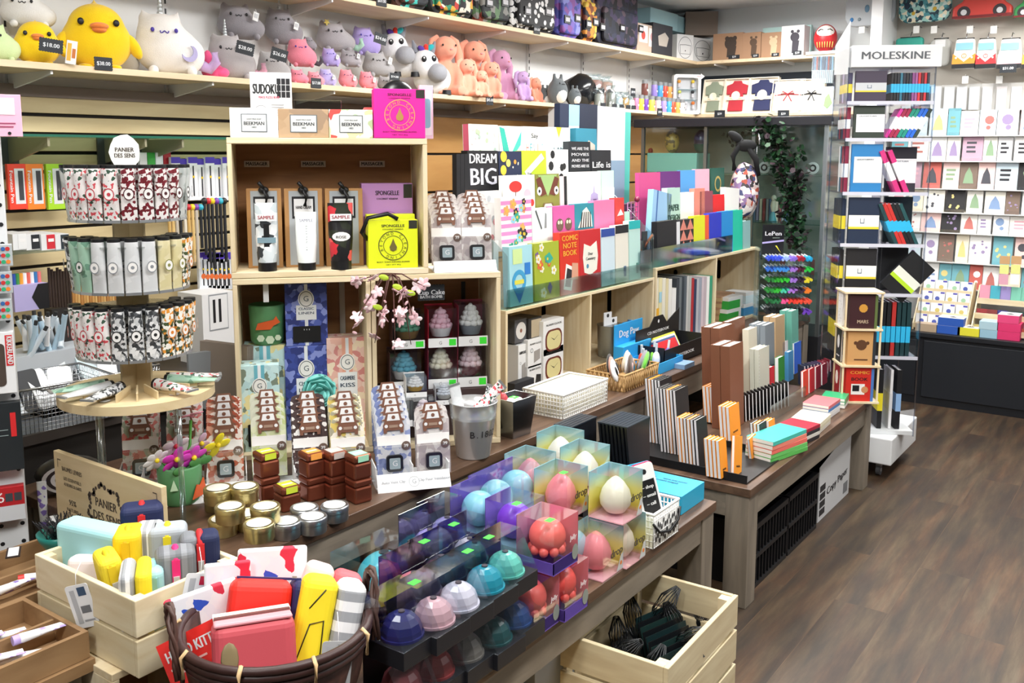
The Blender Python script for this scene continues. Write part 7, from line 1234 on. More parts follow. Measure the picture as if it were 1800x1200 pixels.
Mx, w, h = face(356, 412, 515, 590, 0, y=3.0); solo(MB().box(-w/2, w/2, 0, .15, 0, Mx.translation.z+h-ZQ, WHITE).prism([(-w*.3, .13), (w*.3, .13), (w*.3, .27), (-w*.3, .27)], -.0008, 0, c('#8d9296')).prism([(-w*.28, .135), (w*.28, .135), (w*.28, .265), (-w*.28, .265)], -.0012, -.0004, WHITE).quad(-w*.18, -w*.1, .16, .25, INK, -.0016).quad(w*.0, w*.08, .16, .25, INK, -.0016), 'white_box', 'white box with a line drawing of windows beside the crate', 'box', T(Mx.translation.x, 3.0, ZQ+.001))
Mx, w, h = face(338, 396, 635, 745, -20, y=2.62); zr_ = .6215; Mx.translation.z = zr_; solo(MB().box(-w/2, w/2, 0, .02, 0, .3, c('#878c90', .5)).text('3-D EFFECT', .0, .22, .02, INK, w=w*.7).prism([(-.03, .05), (.03, .05), (.02, .1), (-.02, .12)], -.001, 0, INK), 'game_box', 'grey box lettered 3-D EFFECT behind the wooden disc', 'box', T(at(365, 700, y=2.5).x, 2.5, zr_, -20))
for i in range(4): solo(MB().box(-.0025, .0025, -.1, .1, 0, .33, c('#8b7f74', .6)), 'folder', 'thin brown board leaning beside the left crate, %s' % nth(i), 'board', T(at(398+i*3, 720, y=2.42).x, 2.44, zr_, 8, 0, 3), 'boards leaning by the crate')
p = at(385, 660, y=2.75); solo(MB().prism([(-.09, 0), (.09, 0), (.09, .09), (.02, .1), (-.02, .07), (-.09, .06)], 0, .01, cells(['#1f6a78', '#174f5c', '#2b8090'], 150)), 'teal_mesh', 'dark teal patterned holder at the counter edge beside the crate', 'holder', T(p.x, 2.75, ZQ+.001, -15))
for i, px in enumerate((302, 322)): solo(MB().cyl(.028, 0, .05, c('#1b1c20', .3)).cyl(.03, .05, .065, c('#2b2c30', .3)), 'black_jar', 'small black lidded jar on the counter behind the stand, %s' % ['left', 'right'][i], 'jar', T(at(px, 640, z=ZQ).x, 2.72, ZQ+.001), 'black jars')
p = at(135, 785, z=.6215); p.y = min(p.y, 2.5); t = thing('spiral_brush', 'round brush with black and white spiral rings beside the stand leg', 'brush', T(1.33, 2.45, .6215, -35))
part(MB().ball(0, 0, .05, .09, .05, .05, c('#2a2826', .4)), 'body', t); [part(MB().disc(-.0, .05, .065-.011*i, c('#e6e0e0' if i % 2 == 0 else '#3a2f30'), -.0515-.0006*i, 26, rz=.04-.0068*i), 'ring', t) for i in range(5)]
p = at(82, 825, z=.56); t = thing('hairbrush_bowl', 'teal bowl filled with upright black bristles', 'bowl', T(1.13, 2.14, .551)); part(MB().lathe([(.03, 0), (.05, .03), (.055, .045), (.05, .045), (.002, .02)], c('#1f7a70', .35), T(0, 0, .05), 22, cap=False), 'bowl', t)
k = MB(); [k.tube([(.04*rb.uniform(-1, 1), .04*rb.uniform(-1, 1), .07), (.05*rb.uniform(-1, 1), .05*rb.uniform(-1, 1), .125)], .0012, INK, n=3) for _ in range(90)]; tag(part(k, 'bristles', t), kind='stuff')
# ---------------- hand cream tube stand ----------------
CX0, CY0, ZD = 1.352, 2.14, .955; RS_ = -33
t = thing('tube_stand', 'round wooden and clear plastic carousel hung with hand cream tubes', 'display stand', T(CX0, CY0, .6205, RS_)); zd = ZD-.6205
part(MB().cyl(.188, zd-.022, zd, TANL, None, 48), 'disc', t, 'round pale wooden disc')
for q in range(4): part(MB().tube([(.13*math.cos(q*1.57+.8), .13*math.sin(q*1.57+.8), 0), (.13*math.cos(q*1.57+.8), .13*math.sin(q*1.57+.8), zd-.022)], .007, CLRM, n=8), 'clear_leg', t)
ztop_ = onplane(230, 300, Vector((CX0, CY0, 1)), RS_).z-.6205; part(MB().box(-.05, .05, -.003, .003, zd, ztop_, TANL, T(0, 0, 0, 45)).box(-.05, .05, -.003, .003, zd, ztop_, TANL, T(0, 0, 0, -45)), 'centre_column', t, 'wooden cross column')
zt_s = [onplane(232, y, Vector((CX0, CY0, 1)), RS_).z-.6205 for y in (303, 425, 540)]
for z in zt_s: part(MB().cyl(.145, z-.004, z, clear('#eef0ee', .35), None, 40), 'clear_tier', t)
for i in range(11): a = math.radians(-180+i*18); part(MB().box(.055, .15, -.002, .002, zd, zd+.02, TANL, T(0, 0, 0, math.degrees(a))), 'divider_fin', t)
part(MB().prism([(.034*math.cos(i*.4488)*(1+.05*(i % 2)), .042*math.sin(i*.4488)*(1+.05*(i % 2))) for i in range(14)], -.002, .001, c('#f2f1ec'), T(0, -.05, ztop_+.045)).text('PANIER', 0, .006, .010, IK, -.0026, w=.042, M=T(0, -.05, ztop_+.045)).text('DES SENS', 0, -.008, .010, IK, -.0026, w=.046, M=T(0, -.05, ztop_+.045)), 'round_sign', t, 'white oval sign lettered PANIER DES SENS'); part(MB().box(-.003, .003, -.05, -.046, ztop_-.03, ztop_+.01, CLRM), 'sign_clip', t)
TP = {'red floral': (['#efeae8', '#ece8e8', '#d8505a', '#efeceb', '#3f5a4a', '#e9e4e2'], '#c43a48'), 'dark cherry floral': (['#eceae8', '#7a2430', '#efecea', '#6a2028', '#e9e6e4', '#eeebea'], '#4a1a20'), 'grey leafy': (['#b5bab8', '#a8b0ae', '#3f4a4a', '#c3c8c6'], '#333'), 'sage green': (['#9fc4ae', '#a8ccb8', '#6f9a84', '#9fc4ae'], '#2a4a3a'), 'silver white': (['#d9dcde', '#dfe1e3', '#d6d9db'], '#888d92'), 'cream yellow': (['#ddd3a8', '#e2d9b2', '#d9cf9f'], '#8a8a4a'), 'orange blossom': (['#eeece4', '#e0953a', '#4a5a3a', '#efede6', '#ebe8de', '#2f3a2a'], '#d8802a'), 'black lace': (['#c9cccd', '#3a3d40', '#e6e7e8', '#55585c', '#d6d8da'], '#222')}
TPR = {}
def crm(kind, M, lab, g):
    if kind not in TPR:
        cs, ik = TP[kind]; TPR[kind] = tube3(M, .135, .036, cells(cs, 150 if len(cs) > 4 else 60, .35), '#17181a', lambda k, w, H: (k.disc(0, H*.5, w*.34, c('#eeedeb'), .0172, 16, rz=w*.4), k.disc(0, H*.5, w*.34, c(ik), .0176, 18, r2=w*.28, rz=w*.4), k.disc(0, H*.5, w*.12, c(ik), .0178, 8), k.box(-w*.5, w*.5, -.0022, .0022, H*.955, H+.001, c('#b9bdc0', .3, .7))), lab, group=g, cf=.06); return
    dup(TPR[kind], M, lab, g)
arr = [['grey leafy', 'red floral', 'red floral', 'red floral', 'red floral', 'dark cherry floral', 'dark cherry floral', 'dark cherry floral', 'dark cherry floral', 'grey leafy', 'grey leafy'],
       ['black lace', 'sage green', 'sage green', 'silver white', 'silver white', 'silver white', 'silver white', 'cream yellow', 'cream yellow', 'orange blossom', 'orange blossom'],
       ['red floral', 'red floral', 'red floral', 'red floral', 'black lace', 'black lace', 'black lace', 'orange blossom', 'orange blossom', 'orange blossom', 'orange blossom']]
for ti, z in enumerate(zt_s):
    for j in range(11):
        if j == 5 and ti == 0: pass
        for r_ in range(2):
            a = -172+j*16.4+(8 if r_ else 0)+(2 if j < 5 else 2); R_ = .135-.035*r_; kind = arr[ti][j]
            Mx = T(CX0, CY0, .6205+z, RS_+a+90) @ T(0, -R_, .02) @ Matrix.Rotation(math.pi, 4, 'X') @ Matrix.Scale(1, 4)
            crm(kind, Mx, '%s hand cream tube, %s tier, %s ring, %s from the left' % (kind, ['top', 'middle', 'bottom'][ti], ['outer', 'inner'][r_], nth(j)), 'hand cream tubes on the carousel')
for i, (a, kd, n_) in enumerate([(-165, 'sage green', 'green-dotted'), (-145, 'silver white', 'blue-dotted'), (-122, 'black lace', 'blue-flowered'), (-52, 'red floral', 'round-ended red'), (-18, 'sage green', 'teal-flowered'), (-2, 'red floral', 'red-flowered')]):
    crm(kd, T(CX0, CY0, ZD+.019, RS_+a+90) @ T(0, -.07, 0) @ T(0, 0, 0, 0, 90) @ Matrix.Rotation(math.pi, 4, 'Z'), n_+' sample tube lying on the wooden disc', 'sample tubes on the wooden disc')
# ---------------- tins, planter, bucket and baskets on the taller table ----------------
ZT1 = .6205; LABW = c('#d6d5cc', .6)
def rtin(px, py, lv, lab, metal, n_=1):
    p = at(px, py, z=ZT1+lv*.042+.04); t = thing('round_tin', lab, 'tin', T(p.x, p.y, ZT1+lv*.0425), 'round candle tins'); m_ = c(metal, .28, .9); r = .036
    part(MB().lathe([(r*.94, 0), (r*.97, .003), (r*.97, .026)], m_, None, 26), 'tin_body', t); part(MB().lathe([(r, .024), (r*1.01, .026), (r*1.01, .037), (r*.96, .04), (r*.9, .039), (r*.88, .0385), (.001, .0385)], m_, None, 26, cap=False), 'lid', t)
    part(MB().add([(r*.78*math.cos(i*.2618), r*.78*math.sin(i*.2618), .0395) for i in range(24)], [tuple(range(24))], LABW).text('', 0, 0, .01, LABW) if 0 else MB().add([(r*.78*math.cos(i*.2618), r*.78*math.sin(i*.2618), .0395) for i in range(24)], [tuple(range(24))], LABW), 'paper_label', t, 'round white label')
GOLD, SILV = '#c9bb86', '#b0b4b8'
for px, py, lv, w_ in [(383, 868, 0, 'back left, lower'), (383, 856, 1, 'back left, upper'), (430, 868, 0, 'back right, lower'), (430, 853, 1, 'back right, upper'), (404, 888, 1, 'centre'), (466, 888, 1, 'beside the copper tins'), (392, 910, 0, 'nearest the striped pouches'), (455, 918, 1, 'front of the gold group'), (436, 900, 0, 'low in the middle')]: rtin(px, py, lv, 'gold round tin with white label, '+w_, GOLD)
for px, py, lv, w_ in [(535, 890, 0, 'below the lime-topped copper tin'), (503, 914, 0, 'front left of the silver group'), (549, 906, 0, 'front right of the silver group'), (588, 886, 0, 'rightmost of the silver tins')]: rtin(px, py, lv, 'silver round tin with white label, '+w_, SILV)
def stin(px, py, n, top, lab, lb=True):
    p = at(px, py, z=ZT1)
    for i in range(n):
        t = thing('square_tin', '%s copper square tin%s' % (lab, '' if n == 1 else [', lower of its stack', ', upper of its stack'][i]), 'tin', T(p.x, p.y, ZT1+i*.0665, -14), 'copper square tins'); m_ = c('#8a4c38', .3, .7); w = .054
        part(MB().box(-w/2, w/2, 0, w, 0, .045, m_), 'tin_body', t, bev=.006); part(MB().box(-w/2-.001, w/2+.001, -.001, w+.001, .046, .066, m_), 'lid', t, bev=.006)
        if i == n-1: part(MB().box(-w*.36, w*.36, w*.14, w*.86, .066, .0668, c(top, .5)).box(-w*.3, w*.3, -.0018, -.001, .049, .0655, c(top, .5)).box(-w*.28, w*.28, w*.4, w*.56, .0668, .0671, LABW), 'paper_label', t, 'coloured paper label')
stin(478, 880, 2, '#c8d83a', 'lime-labelled tall'); stin(514, 898, 1, '#c8d83a', 'lime-labelled low'); stin(558, 880, 2, '#f0a24a', 'orange-labelled'); stin(598, 878, 2, '#c3b9b4', 'grey-labelled'); stin(640, 884, 2, '#9fd8b8', 'mint-labelled')
# planter with flowers
p = at(318, 880, z=ZT1); t = thing('flower_planter', 'green fox-print planter of artificial orchids, lilies and a pink tulip', 'plant pot', T(p.x, p.y, ZT1)); part(MB().lathe([(.045, 0), (.054, .01), (.058, .10), (.056, .105), (.05, .1), (.05, .02), (.002, .02)], GP, None, 26, cap=False), 'pot', t)
part(MB().prism([(-.03, 0), (-.01, .035), (.004, .03), (.02, .045), (.026, .02), (.03, 0)], -.0605, -.0575, c('#e05f28'), T(0, 0, .02, 20)).prism([(-.03, 0), (-.02, .03), (-.01, 0)], -.0605, -.058, c('#bfdcb8'), T(0, 0, .05, -30)), 'fox_relief', t, 'orange fox relief')
part(MB().tube([(0, 0, .06), (.05, .02, .14), (.07, .04, .2)], .004, c('#4f9a3a')).tube([(0, 0, .06), (-.05, 0, .12)], .003, c('#4f9a3a')).tube([(0, 0, .06), (.06, -.03, .12)], .004, c('#4f9a3a')), 'stems', t)
def flower(x, y, z, r, cc, n, lab, ctr='#f0d82a', tilt=-60):
    o = MB(); 
    for q in range(n): o.ball(0, 0, r*.55, r*.36, r*.08, r*.5, c(cc, .5), T(x, y, z, 0, tilt+90) @ Matrix.Rotation(q*6.2832/n, 4, 'Y'), n=12, k=8)
    o.ball(x, y-.006, z, r*.18, r*.18, r*.18, c(ctr, .5), n=10, k=6); part(o, 'flower', t, lab)
flower(-.03, -.03, .13, .042, '#e23cc0', 5, 'bright magenta orchid'); flower(.015, -.04, .125, .04, '#e048c8', 5, 'magenta orchid with yellow centre'); flower(-.01, .0, .155, .04, '#f2ecee', 5, 'white orchid', '#d83048'); flower(-.075, -.01, .135, .035, '#f4f4f4', 7, 'white daisy'); flower(.055, -.02, .15, .036, '#d8b8d0', 3, 'pale mauve lily'); flower(.1, -.03, .135, .042, '#f2e022', 4, 'yellow lily'); flower(.07, .04, .215, .035, '#f0a0b8', 5, 'pink tulip', '#f0a0b8', -20)
for x, z in ((.02, .11), (-.03, .1), (.05, .11)): part(MB().ball(x, -.045, z, .022, .004, .012, c('#3f7a3a', .6), n=10, k=6), 'leaf', t)
# bucket
p = at(832, 800, z=ZT1); t = thing('metal_bucket', 'shiny galvanised bucket marked B.1802 holding cream tubes', 'bucket', T(p.x, p.y, ZT1, -38)); BK = c('#dfe2e4', .26, .7); hb_ = .172
part(MB().lathe([(.002, .004), (.05, 0), (.052, .004), (.069, hb_*.72), (.0705, hb_*.735), (.0695, hb_*.75), (.071, hb_*.765), (.07, hb_*.78), (.0745, hb_), (.0765, hb_+.002), (.0735, hb_+.003), (.068, hb_*.75), (.049, .006)], BK, None, 48, cap=False), 'bucket_body', t)
k = MB()
for i, ch in enumerate('B.1802'):
    a = math.radians(-16+i*13.5); rr_ = .0665; k.text(ch, 0, 0, .021, INK, 0, M=Matrix.Rotation(a, 4, 'Z') @ T(0, -.0655, hb_*.48, 0, 8))
part(k, 'lettering', t, 'black stamped lettering')
crm('red floral', T(p.x, p.y, ZT1+.15, -30) @ T(.02, -.0, .0, 0, 0, 50) @ T(0, 0, -.03), 'red floral cream tube leaning out of the metal bucket', 'tubes in the bucket'); crm('silver white', T(p.x, p.y, ZT1+.12, -30) @ T(-.035, 0, -.02, 0, 0, -12), 'silver tube upright in the metal bucket', 'tubes in the bucket'); crm('black lace', T(p.x, p.y, ZT1+.12, -30) @ T(.04, .02, -.04, 40, 0, 20), 'black lace tube at the back of the metal bucket', 'tubes in the bucket')
# tapered metal tin
p = at(918, 766, z=ZT1); t = thing('tapered_tin', 'tapered rectangular metal tin beside the white basket', 'container', T(p.x, p.y+.035, ZT1, -4)); v = []
for z, a, b in ((0, .045, .035), (.13, .062, .048)): v += [(-a, -b, z), (a, -b, z), (a, b, z), (-a, b, z)]
o = part(MB().add(v, [(3, 2, 1, 0)]+[(i, (i+1) % 4, 4+(i+1) % 4, 4+i) for i in range(4)]+[(4+i, 4+(i+1) % 4, (i+1) % 4, i) for i in range(4)][:0], c('#9a9c9e', .25, 1)), 'tin_body', t); part(MB().tube([v[4], v[5], v[6], v[7]], .002, CHROME, n=6, closed=True), 'rim', t)
solo(MB().ball(0, 0, 0, .04, .03, .02, c('#eceef0', .4)).box(-.012, .012, -.012, .012, .016, .0195, GREEN), 'stickered_toy', 'white rounded item with green sticker inside the tapered tin', 'toy', T(p.x-.005, p.y+.03, ZT1+.11)); solo(MB().ball(0, 0, 0, .02, .02, .03, c('#c2424a', .4)), 'red_trinket', 'small red trinket at the back of the tapered tin', 'trinket', T(p.x-.03, p.y+.06, ZT1+.115))
def lattice(name, lab, M, w, d, h, m_, nx, nz, lip=.003, cat_='basket', weave=False):
    """basket with openwork sides, origin at front-left corner"""
    t = thing(name, lab, cat_, M); part(MB().box(0, w, 0, d, 0, .004, m_), 'base', t)
    for (ax, ay, bx, by) in ((0, 0, w, 0), (w, 0, w, d), (w, d, 0, d), (0, d, 0, 0)):
        L = math.hypot(bx-ax, by-ay); n_ = max(4, int(nx*L/w)); k = MB()
        if weave:
            for j in range(n_): 
                for s_ in (0, 1): f, g = (j+s_)/n_, (j+1-s_)/n_; k.tube([(ax+(bx-ax)*f, ay+(by-ay)*f, 0), (ax+(bx-ax)*g, ay+(by-ay)*g, h)], .0035, m_, n=4)
        else:
            for j in range(n_+1): f = j/n_; k.tube([(ax+(bx-ax)*f, ay+(by-ay)*f, 0), (ax+(bx-ax)*f, ay+(by-ay)*f, h)], .0022, m_, n=4)
            for j in range(nz+1): k.tube([(ax, ay, h*j/nz), (bx, by, h*j/nz)], .0022, m_, n=4)
        part(k, 'open_side', t)
    part(MB().tube([(0, 0, h), (w, 0, h), (w, d, h), (0, d, h)], .005, m_, n=6, closed=True), 'rim', t); return t
WP = c('#f3f3f0', .4); a_ = at(991, 737, z=ZT1); b_ = at(1060, 703, z=ZT1)
M = T(a_.x, a_.y+.004, ZT1); lattice('white_basket', 'white perforated plastic basket filled with flat papers', M, b_.x-a_.x, .17, .085, WP, 24, 6)
for i in range(9): solo(MB().box(.01, b_.x-a_.x-.012, .012, .158, 0, .008, c(['#efe9d0', '#f3efe0', '#e9dfbc'][i % 3], .7)), 'paper_pad', 'cream paper pad in the white basket, %s from the bottom' % nth(i), 'paper', M @ T(0, 0, .006+i*.0088), 'paper pads in the white basket')
WK = wood('#a07a48', '#c9a46e', (20, 20, 20), .6); a_ = at(1099, 690, z=ZT1); b_ = at(1146, 663, z=ZT1)
M = T(a_.x, a_.y+.006, ZT1); lattice('wicker_basket', 'wicker basket full of animal eye masks and black straps', M, b_.x-a_.x, .17, .065, WK, 16, 4, weave=True)
L_ = b_.x-a_.x
for i in range(8):
    nm, cc, ec = [('panda-faced', '#f2f2f2', '#141416'), ('pink-backed', '#c98f80', '#3a2c2c'), ('black', '#1c1c1f', '#555'), ('brown', '#4a382e', '#caa'), ('black and white', '#ececec', '#141416'), ('cream', '#e6dcc0', '#333'), ('green', '#6ac83a', '#222'), ('speckled grey', '#8a8690', '#222')][i]
    o = solo(MB().ball(0, 0, .05, .075, .012, .042, plush(cc), n=18, k=10), 'eye_mask', nm+' padded eye mask in the wicker basket', 'eye mask', M @ T(.03+L_*.11*i, .04+.035*(i % 3), .03, 25, -20+6*i, -6), 'eye masks in the wicker basket')
    for q in (-1, 1): part(MB().ball(q*.03, -.011, .055, .016, .004, .019, c(ec, .4), n=12, k=6), 'eye_patch', o)
BLU = c('#2f9fdc', .4); a_ = at(1146, 664, z=ZT1); b_ = at(1187, 640, z=ZT1); M = T(a_.x+.01, a_.y+.004, ZT1)
t = thing('blue_tray', 'bright blue plastic tray of small gadgets', 'tray', M); L_ = b_.x-a_.x; part(MB().box(0, L_, 0, .16, 0, .004, BLU), 'base', t); [part(MB().box(*q, .004, .045, BLU), 'side', t) for q in ((0, L_, 0, .004), (0, L_, .156, .16), (0, .004, .004, .156), (L_-.004, L_, .004, .156))]
for i, (cc, n_) in enumerate([('#3a62d8', 'blue'), ('#e8563a', 'orange'), ('#e9ecef', 'white'), ('#8fd04a', 'green'), ('#6a5aa8', 'violet')]): solo(MB().ball(0, 0, .04, .02, .016, .036, c(cc, .35), n=12, k=8).cyl(.006, .06, .11, c('#c9d3da', .3), None, 8), 'gadget_pack', n_+' wrapped gadget standing in the bright blue tray', 'gadget', M @ T(.03+L_*.17*i, .05+.04*(i % 2), .006, 0, 0, -10+6*i), 'gadgets in the blue tray')
Mx, w, h = face(1096, 1144, 600, 635, 0, y=1.93); M = T(Mx.translation.x, 1.93, ZT1); solo(MB().box(-w/2, w/2, 0, .05, 0, .1, BLU).box(-w/2, w/2, .045, .05, .1, .19, BLU).text('Dog Paw', 0, .145, .032, WHITE, .043, w=w*.7), 'display_box', 'blue display box lettered Dog Paw behind the wicker basket', 'display box', M, bev=.001)
Mx, w, h = face(1168, 1240, 600, 640, 0, y=1.80); M = T(Mx.translation.x, 1.80, ZT1); t = thing('display_box', 'black display box lettered CD NOTEBOOK holding small notebooks', 'display box', M)
part(MB().box(-w/2, w/2, 0, .003, 0, .08, BLACK).box(-w/2, -w/2+.003, 0, .14, 0, .09, BLACK).box(w/2-.003, w/2, 0, .14, 0, .09, BLACK).box(-w/2, w/2, 0, .14, 0, .003, BLACK).prism([(-w/2, 0), (w/2, 0), (w/2, .2), (w*.2, .15), (w*.1, .19), (-w*.1, .19), (-w*.2, .15), (-w/2, .15)], .14, .143, BLACK).text('NOTEBOOK', 0, .035, .014, WHITE, -.0006, w=w*.4).text('CD NOTEBOOK', 0, .12, .013, WHITE, .1395, w=w*.5).disc(0, .165, .008, WHITE, .1395, 12), 'box_body', t)
for i, (cc, n_) in enumerate([('#c8242c', 'red'), ('#3a5a8c', 'blue'), ('#ece9da', 'cream'), ('#d8d24a', 'yellow'), ('#20242c', 'black')]): nb('small square %s notebook in the black display box' % n_, M @ T(-w*.2+w*.1*i, .02+.022*i, .008, 0, -28), w*.5, .1, .012, cc, group='square notebooks in the display box')
solo(MB().box(-.05, .05, -.02, .05, 0, .02, c('#7fa0c4', .5)), 'card_pack', 'flat grey-blue card pack beside the bright blue tray', 'card pack', T(at(1205, 645, z=ZT1).x, 1.74, ZT1))
# ---------------- boxed balls on the low table ----------------
ZL = .431; BW = .108; YEL = ramp
def gradmat(stops):
    k = ('grad', tuple(stops))
    if k in MC: return MC[k]
    mt, n, b = newmat('printed_gradient'); tc = coords(n, (1, 1, 1)); sx = nd(n, 'ShaderNodeSeparateXYZ'); n.links.new(tc.outputs[0], sx.inputs[0]); ml = nd(n, 'ShaderNodeMath', operation='MULTIPLY'); ml.inputs[1].default_value = 6.6; n.links.new(sx.outputs[2], ml.inputs[0])
    r_ = ramp(n, stops); n.links.new(ml.outputs[0], r_.inputs[0]); n.links.new(r_.outputs[0], b.inputs['Base Color']); MC[k] = mt; return mt
DG = gradmat([(0, '#e8b0b0'), (.12, '#e6dc3a'), (.45, '#e0d878'), (.75, '#8fc4cc'), (1, '#6fa8b8')]); BG = c('#1f3f96', .4); PG = c('#6a4fae', .45); PKG = c('#e07a86', .5)
PCLR = clear('#f6f9fb', .12, .05)
def sticker(k, x, y, z, s=.012): k.box(x-s, x+s, y-s*.7, y+s*.7, z, z+.0006, GREEN)
def ballbox(px, py, lv, kind, col, lab, st=0, rz=0):
    base = ZL+lv*.13; zc = base+(.06 if kind != 'dome' else .055); p = at(px, py, z=zc); t = thing('boxed_ball', lab, 'boxed ball', T(p.x, p.y, base, rz), 'boxed coloured balls'); w = BW/2; H_ = .128
    if kind == 'drop':
        part(MB().box(-w, w, w-.002, w, 0, H_, DG).box(w-.002, w, -w, w, 0, H_, DG).box(-w, w, -w, w, 0, .003, c('#e0a8b0')), 'printed_backing', t); part(MB().box(-w, w, -w, w, .003, H_, PCLR, skip='b'), 'clear_box', t)
        part(MB().lathe([(1e-5, .008), (.028, .014), (.042, .034), (.044, .052), (.038, .074), (.024, .095), (.01, .108), (1e-5, .113)], c(col, .45, 0, 0, .2), None, 32, cap=False), 'ball', t)
        part(MB().text('drop', .018, .06, .022, c('#4a4440'), -w-.001, w=.062).add([(w-.035, -w-.001, .003), (w, -w-.001, .003), (w, -w-.001, .05), (w-.012, -w-.001, .045), (w-.02, -w-.001, .03)], [(0, 1, 2, 3, 4)], c('#c4c6c4')).disc(w-.012, .022, .006, c('#e0803a'), -w-.0014, 10), 'box_print', t)
    elif kind == 'jelly':
        part(MB().box(-w, w, -w, w, 0, .003, PG).box(-w, w, -w, -w+.002, .003, .032, PG).box(-w, -w+.002, -w, w, .003, .03, PG).box(-w, w, w-.002, w, 0, H_, c('#a06a90')).box(w-.002, w, -w, w, 0, H_, PKG), 'printed_tray', t); part(MB().box(-w, w, -w, w, .003, H_, PCLR, skip='b'), 'clear_box', t)
        k = MB().ball(0, 0, .072, .045, .045, .042, c(col, .42, 0, 0, .2), n=28, k=16)
        for q in range(9): k.ball(.036*math.cos(q*.698), .036*math.sin(q*.698), .042, .012, .012, .013, c(col, .42, 0, 0, .2), n=10, k=6)
        part(k, 'ball', t); part(MB().text('Jelly', .03, .07, .012, c('#f2e6e6'), -w-.001).disc(w-.014, .03, .014, c('#8a9088'), -w-.001, 12, rz=.02), 'box_print', t)
    elif kind == 'sphere':
        part(MB().box(-w, w, w-.002, w, 0, H_, PG).box(-w, w, -w, w, 0, .02, c('#8fb4c0')), 'printed_backing', t); part(MB().box(-w, w, -w, w, .02, H_, PCLR, skip='b'), 'clear_box', t); part(MB().ball(0, 0, .066, .046, .046, .046, c(col, .42, 0, 0, .2), n=30, k=18), 'ball', t); part(MB().disc(w-.014, .035, .014, c('#8a9088'), -w-.001, 12, rz=.02), 'box_print', t)
    else:
        DKB = c('#202126', .35)
        part(MB().box(-w, w, -w, w, 0, .038, DKB).box(-w, w, w-.002, w, .038, H_, clear('#3a5cb4', .25) if not px % 2 else c('#1d2026')), 'dark_base', t, bev=.001)  # blue tint of the clear back sheets paints in a blue reflection
        part(MB().prism([(-w, .038), (w, .038), (w, H_), (-w+.05, H_)], -w, w, PCLR, T(0, 0, 0, 90)), 'clear_hood', t)
        k = MB().lathe([(.043, .042), (.042, .052), (.037, .066), (.028, .077), (.016, .084), (1e-5, .087)], c(col, .3, 0, 0, .4), None, 10, cap=False).cyl(.0455, .038, .043, c(col, .3), None, 24); k.sm = [False]*len(k.sm); part(k, 'ball', t); part(MB().cyl(.007, .083, .0885, c('#4a4048'), None, 12), 'pip', t)
    if st:
        k = MB(); sticker(k, -.035, -.03 if kind != 'dome' else .02, H_); part(k, 'price_sticker', t, 'bright green price sticker')
P_ = ballbox
for a_ in [(1088, 944, 0, 'drop', '#e8d8c0', 'beige drop-shaped ball in the lower box nearest the white basket'), (1047, 965, 0, 'drop', '#f08a90', 'pink drop-shaped ball in a lower box, green sticker below', 0), (1082, 868, 1, 'drop', '#f3ecd2', 'cream drop-shaped ball in the top box nearest the phone'), (986, 862, 1, 'drop', '#f4868e', 'pink drop-shaped ball in the front top box', 1), (1028, 822, 1, 'drop', '#efe8d6', 'cream drop-shaped ball in the second top row'), (932, 835, 1, 'drop', '#ee9096', 'pink drop-shaped ball in the second top row, left'), (985, 795, 1, 'drop', '#ece6da', 'pale drop-shaped ball in the rearmost top box'),
    (1004, 962, 0, 'sphere', '#a9d4dc', 'pale blue ball in a lower box behind the coral ones'), (962, 948, 1, 'jelly', '#f96a62', 'coral jellyfish-like ball in a purple tray, upper box', 1), (981, 1028, 0, 'jelly', '#f5554e', 'coral jellyfish-like ball in a purple tray, lower box', 1), (928, 1055, 0, 'jelly', '#f2625c', 'smaller coral ball in a lower box at the table edge'), (905, 918, 1, 'sphere', '#7a35c8', 'vivid purple ball in an upper box', 1), (908, 858, 1, 'sphere', '#8fccdc', 'pale blue ball, right one of the three in a row'), (872, 876, 1, 'sphere', '#8fccdc', 'pale blue ball, middle one of the three in a row'), (842, 897, 1, 'sphere', '#8accdc', 'pale blue ball, left one of the three in a row'),
    (786, 930, 1, 'dome', '#a79ad8', 'lavender faceted ball in the back row, right'), (756, 952, 1, 'dome', '#9f92d2', 'lavender faceted ball in the back row, left'), (888, 992, 1, 'dome', '#6cc9b8', 'mint faceted ball in a dark upper box', 1), (852, 1018, 1, 'dome', '#1d93a8', 'teal faceted ball in a dark upper box', 1), (806, 1048, 1, 'dome', '#d4cfdc', 'pearl white faceted ball in a dark upper box'), (762, 1076, 1, 'dome', '#c8a0a8', 'dusty pink faceted ball in a dark upper box', 1), (706, 1100, 1, 'dome', '#1c1f5c', 'dark navy faceted ball in the nearest upper box'), (826, 968, 1, 'dome', '#b9b4c4', 'grey-lilac faceted ball in the middle upper row', 1), (776, 1000, 1, 'dome', '#3a3a48', 'charcoal faceted ball in the middle upper row', 1), (728, 1030, 1, 'dome', '#d07a86', 'rose faceted ball in the middle upper row'),
    (902, 1078, 0, 'dome', '#2a4a80', 'dark blue faceted ball in a lower box at the edge'), (866, 1108, 0, 'dome', '#174a4c', 'dark teal faceted ball in a lower box, green sticker'), (815, 1135, 0, 'dome', '#6b6660', 'grey faceted ball in a dark lower box'), (762, 1165, 0, 'dome', '#8a2c2c', 'dark red faceted ball in a dark lower box'), (705, 1195, 0, 'dome', '#b05a60', 'dull pink faceted ball in the nearest lower box')]: ballbox(*a_[:6], *(a_[6:] or ()))
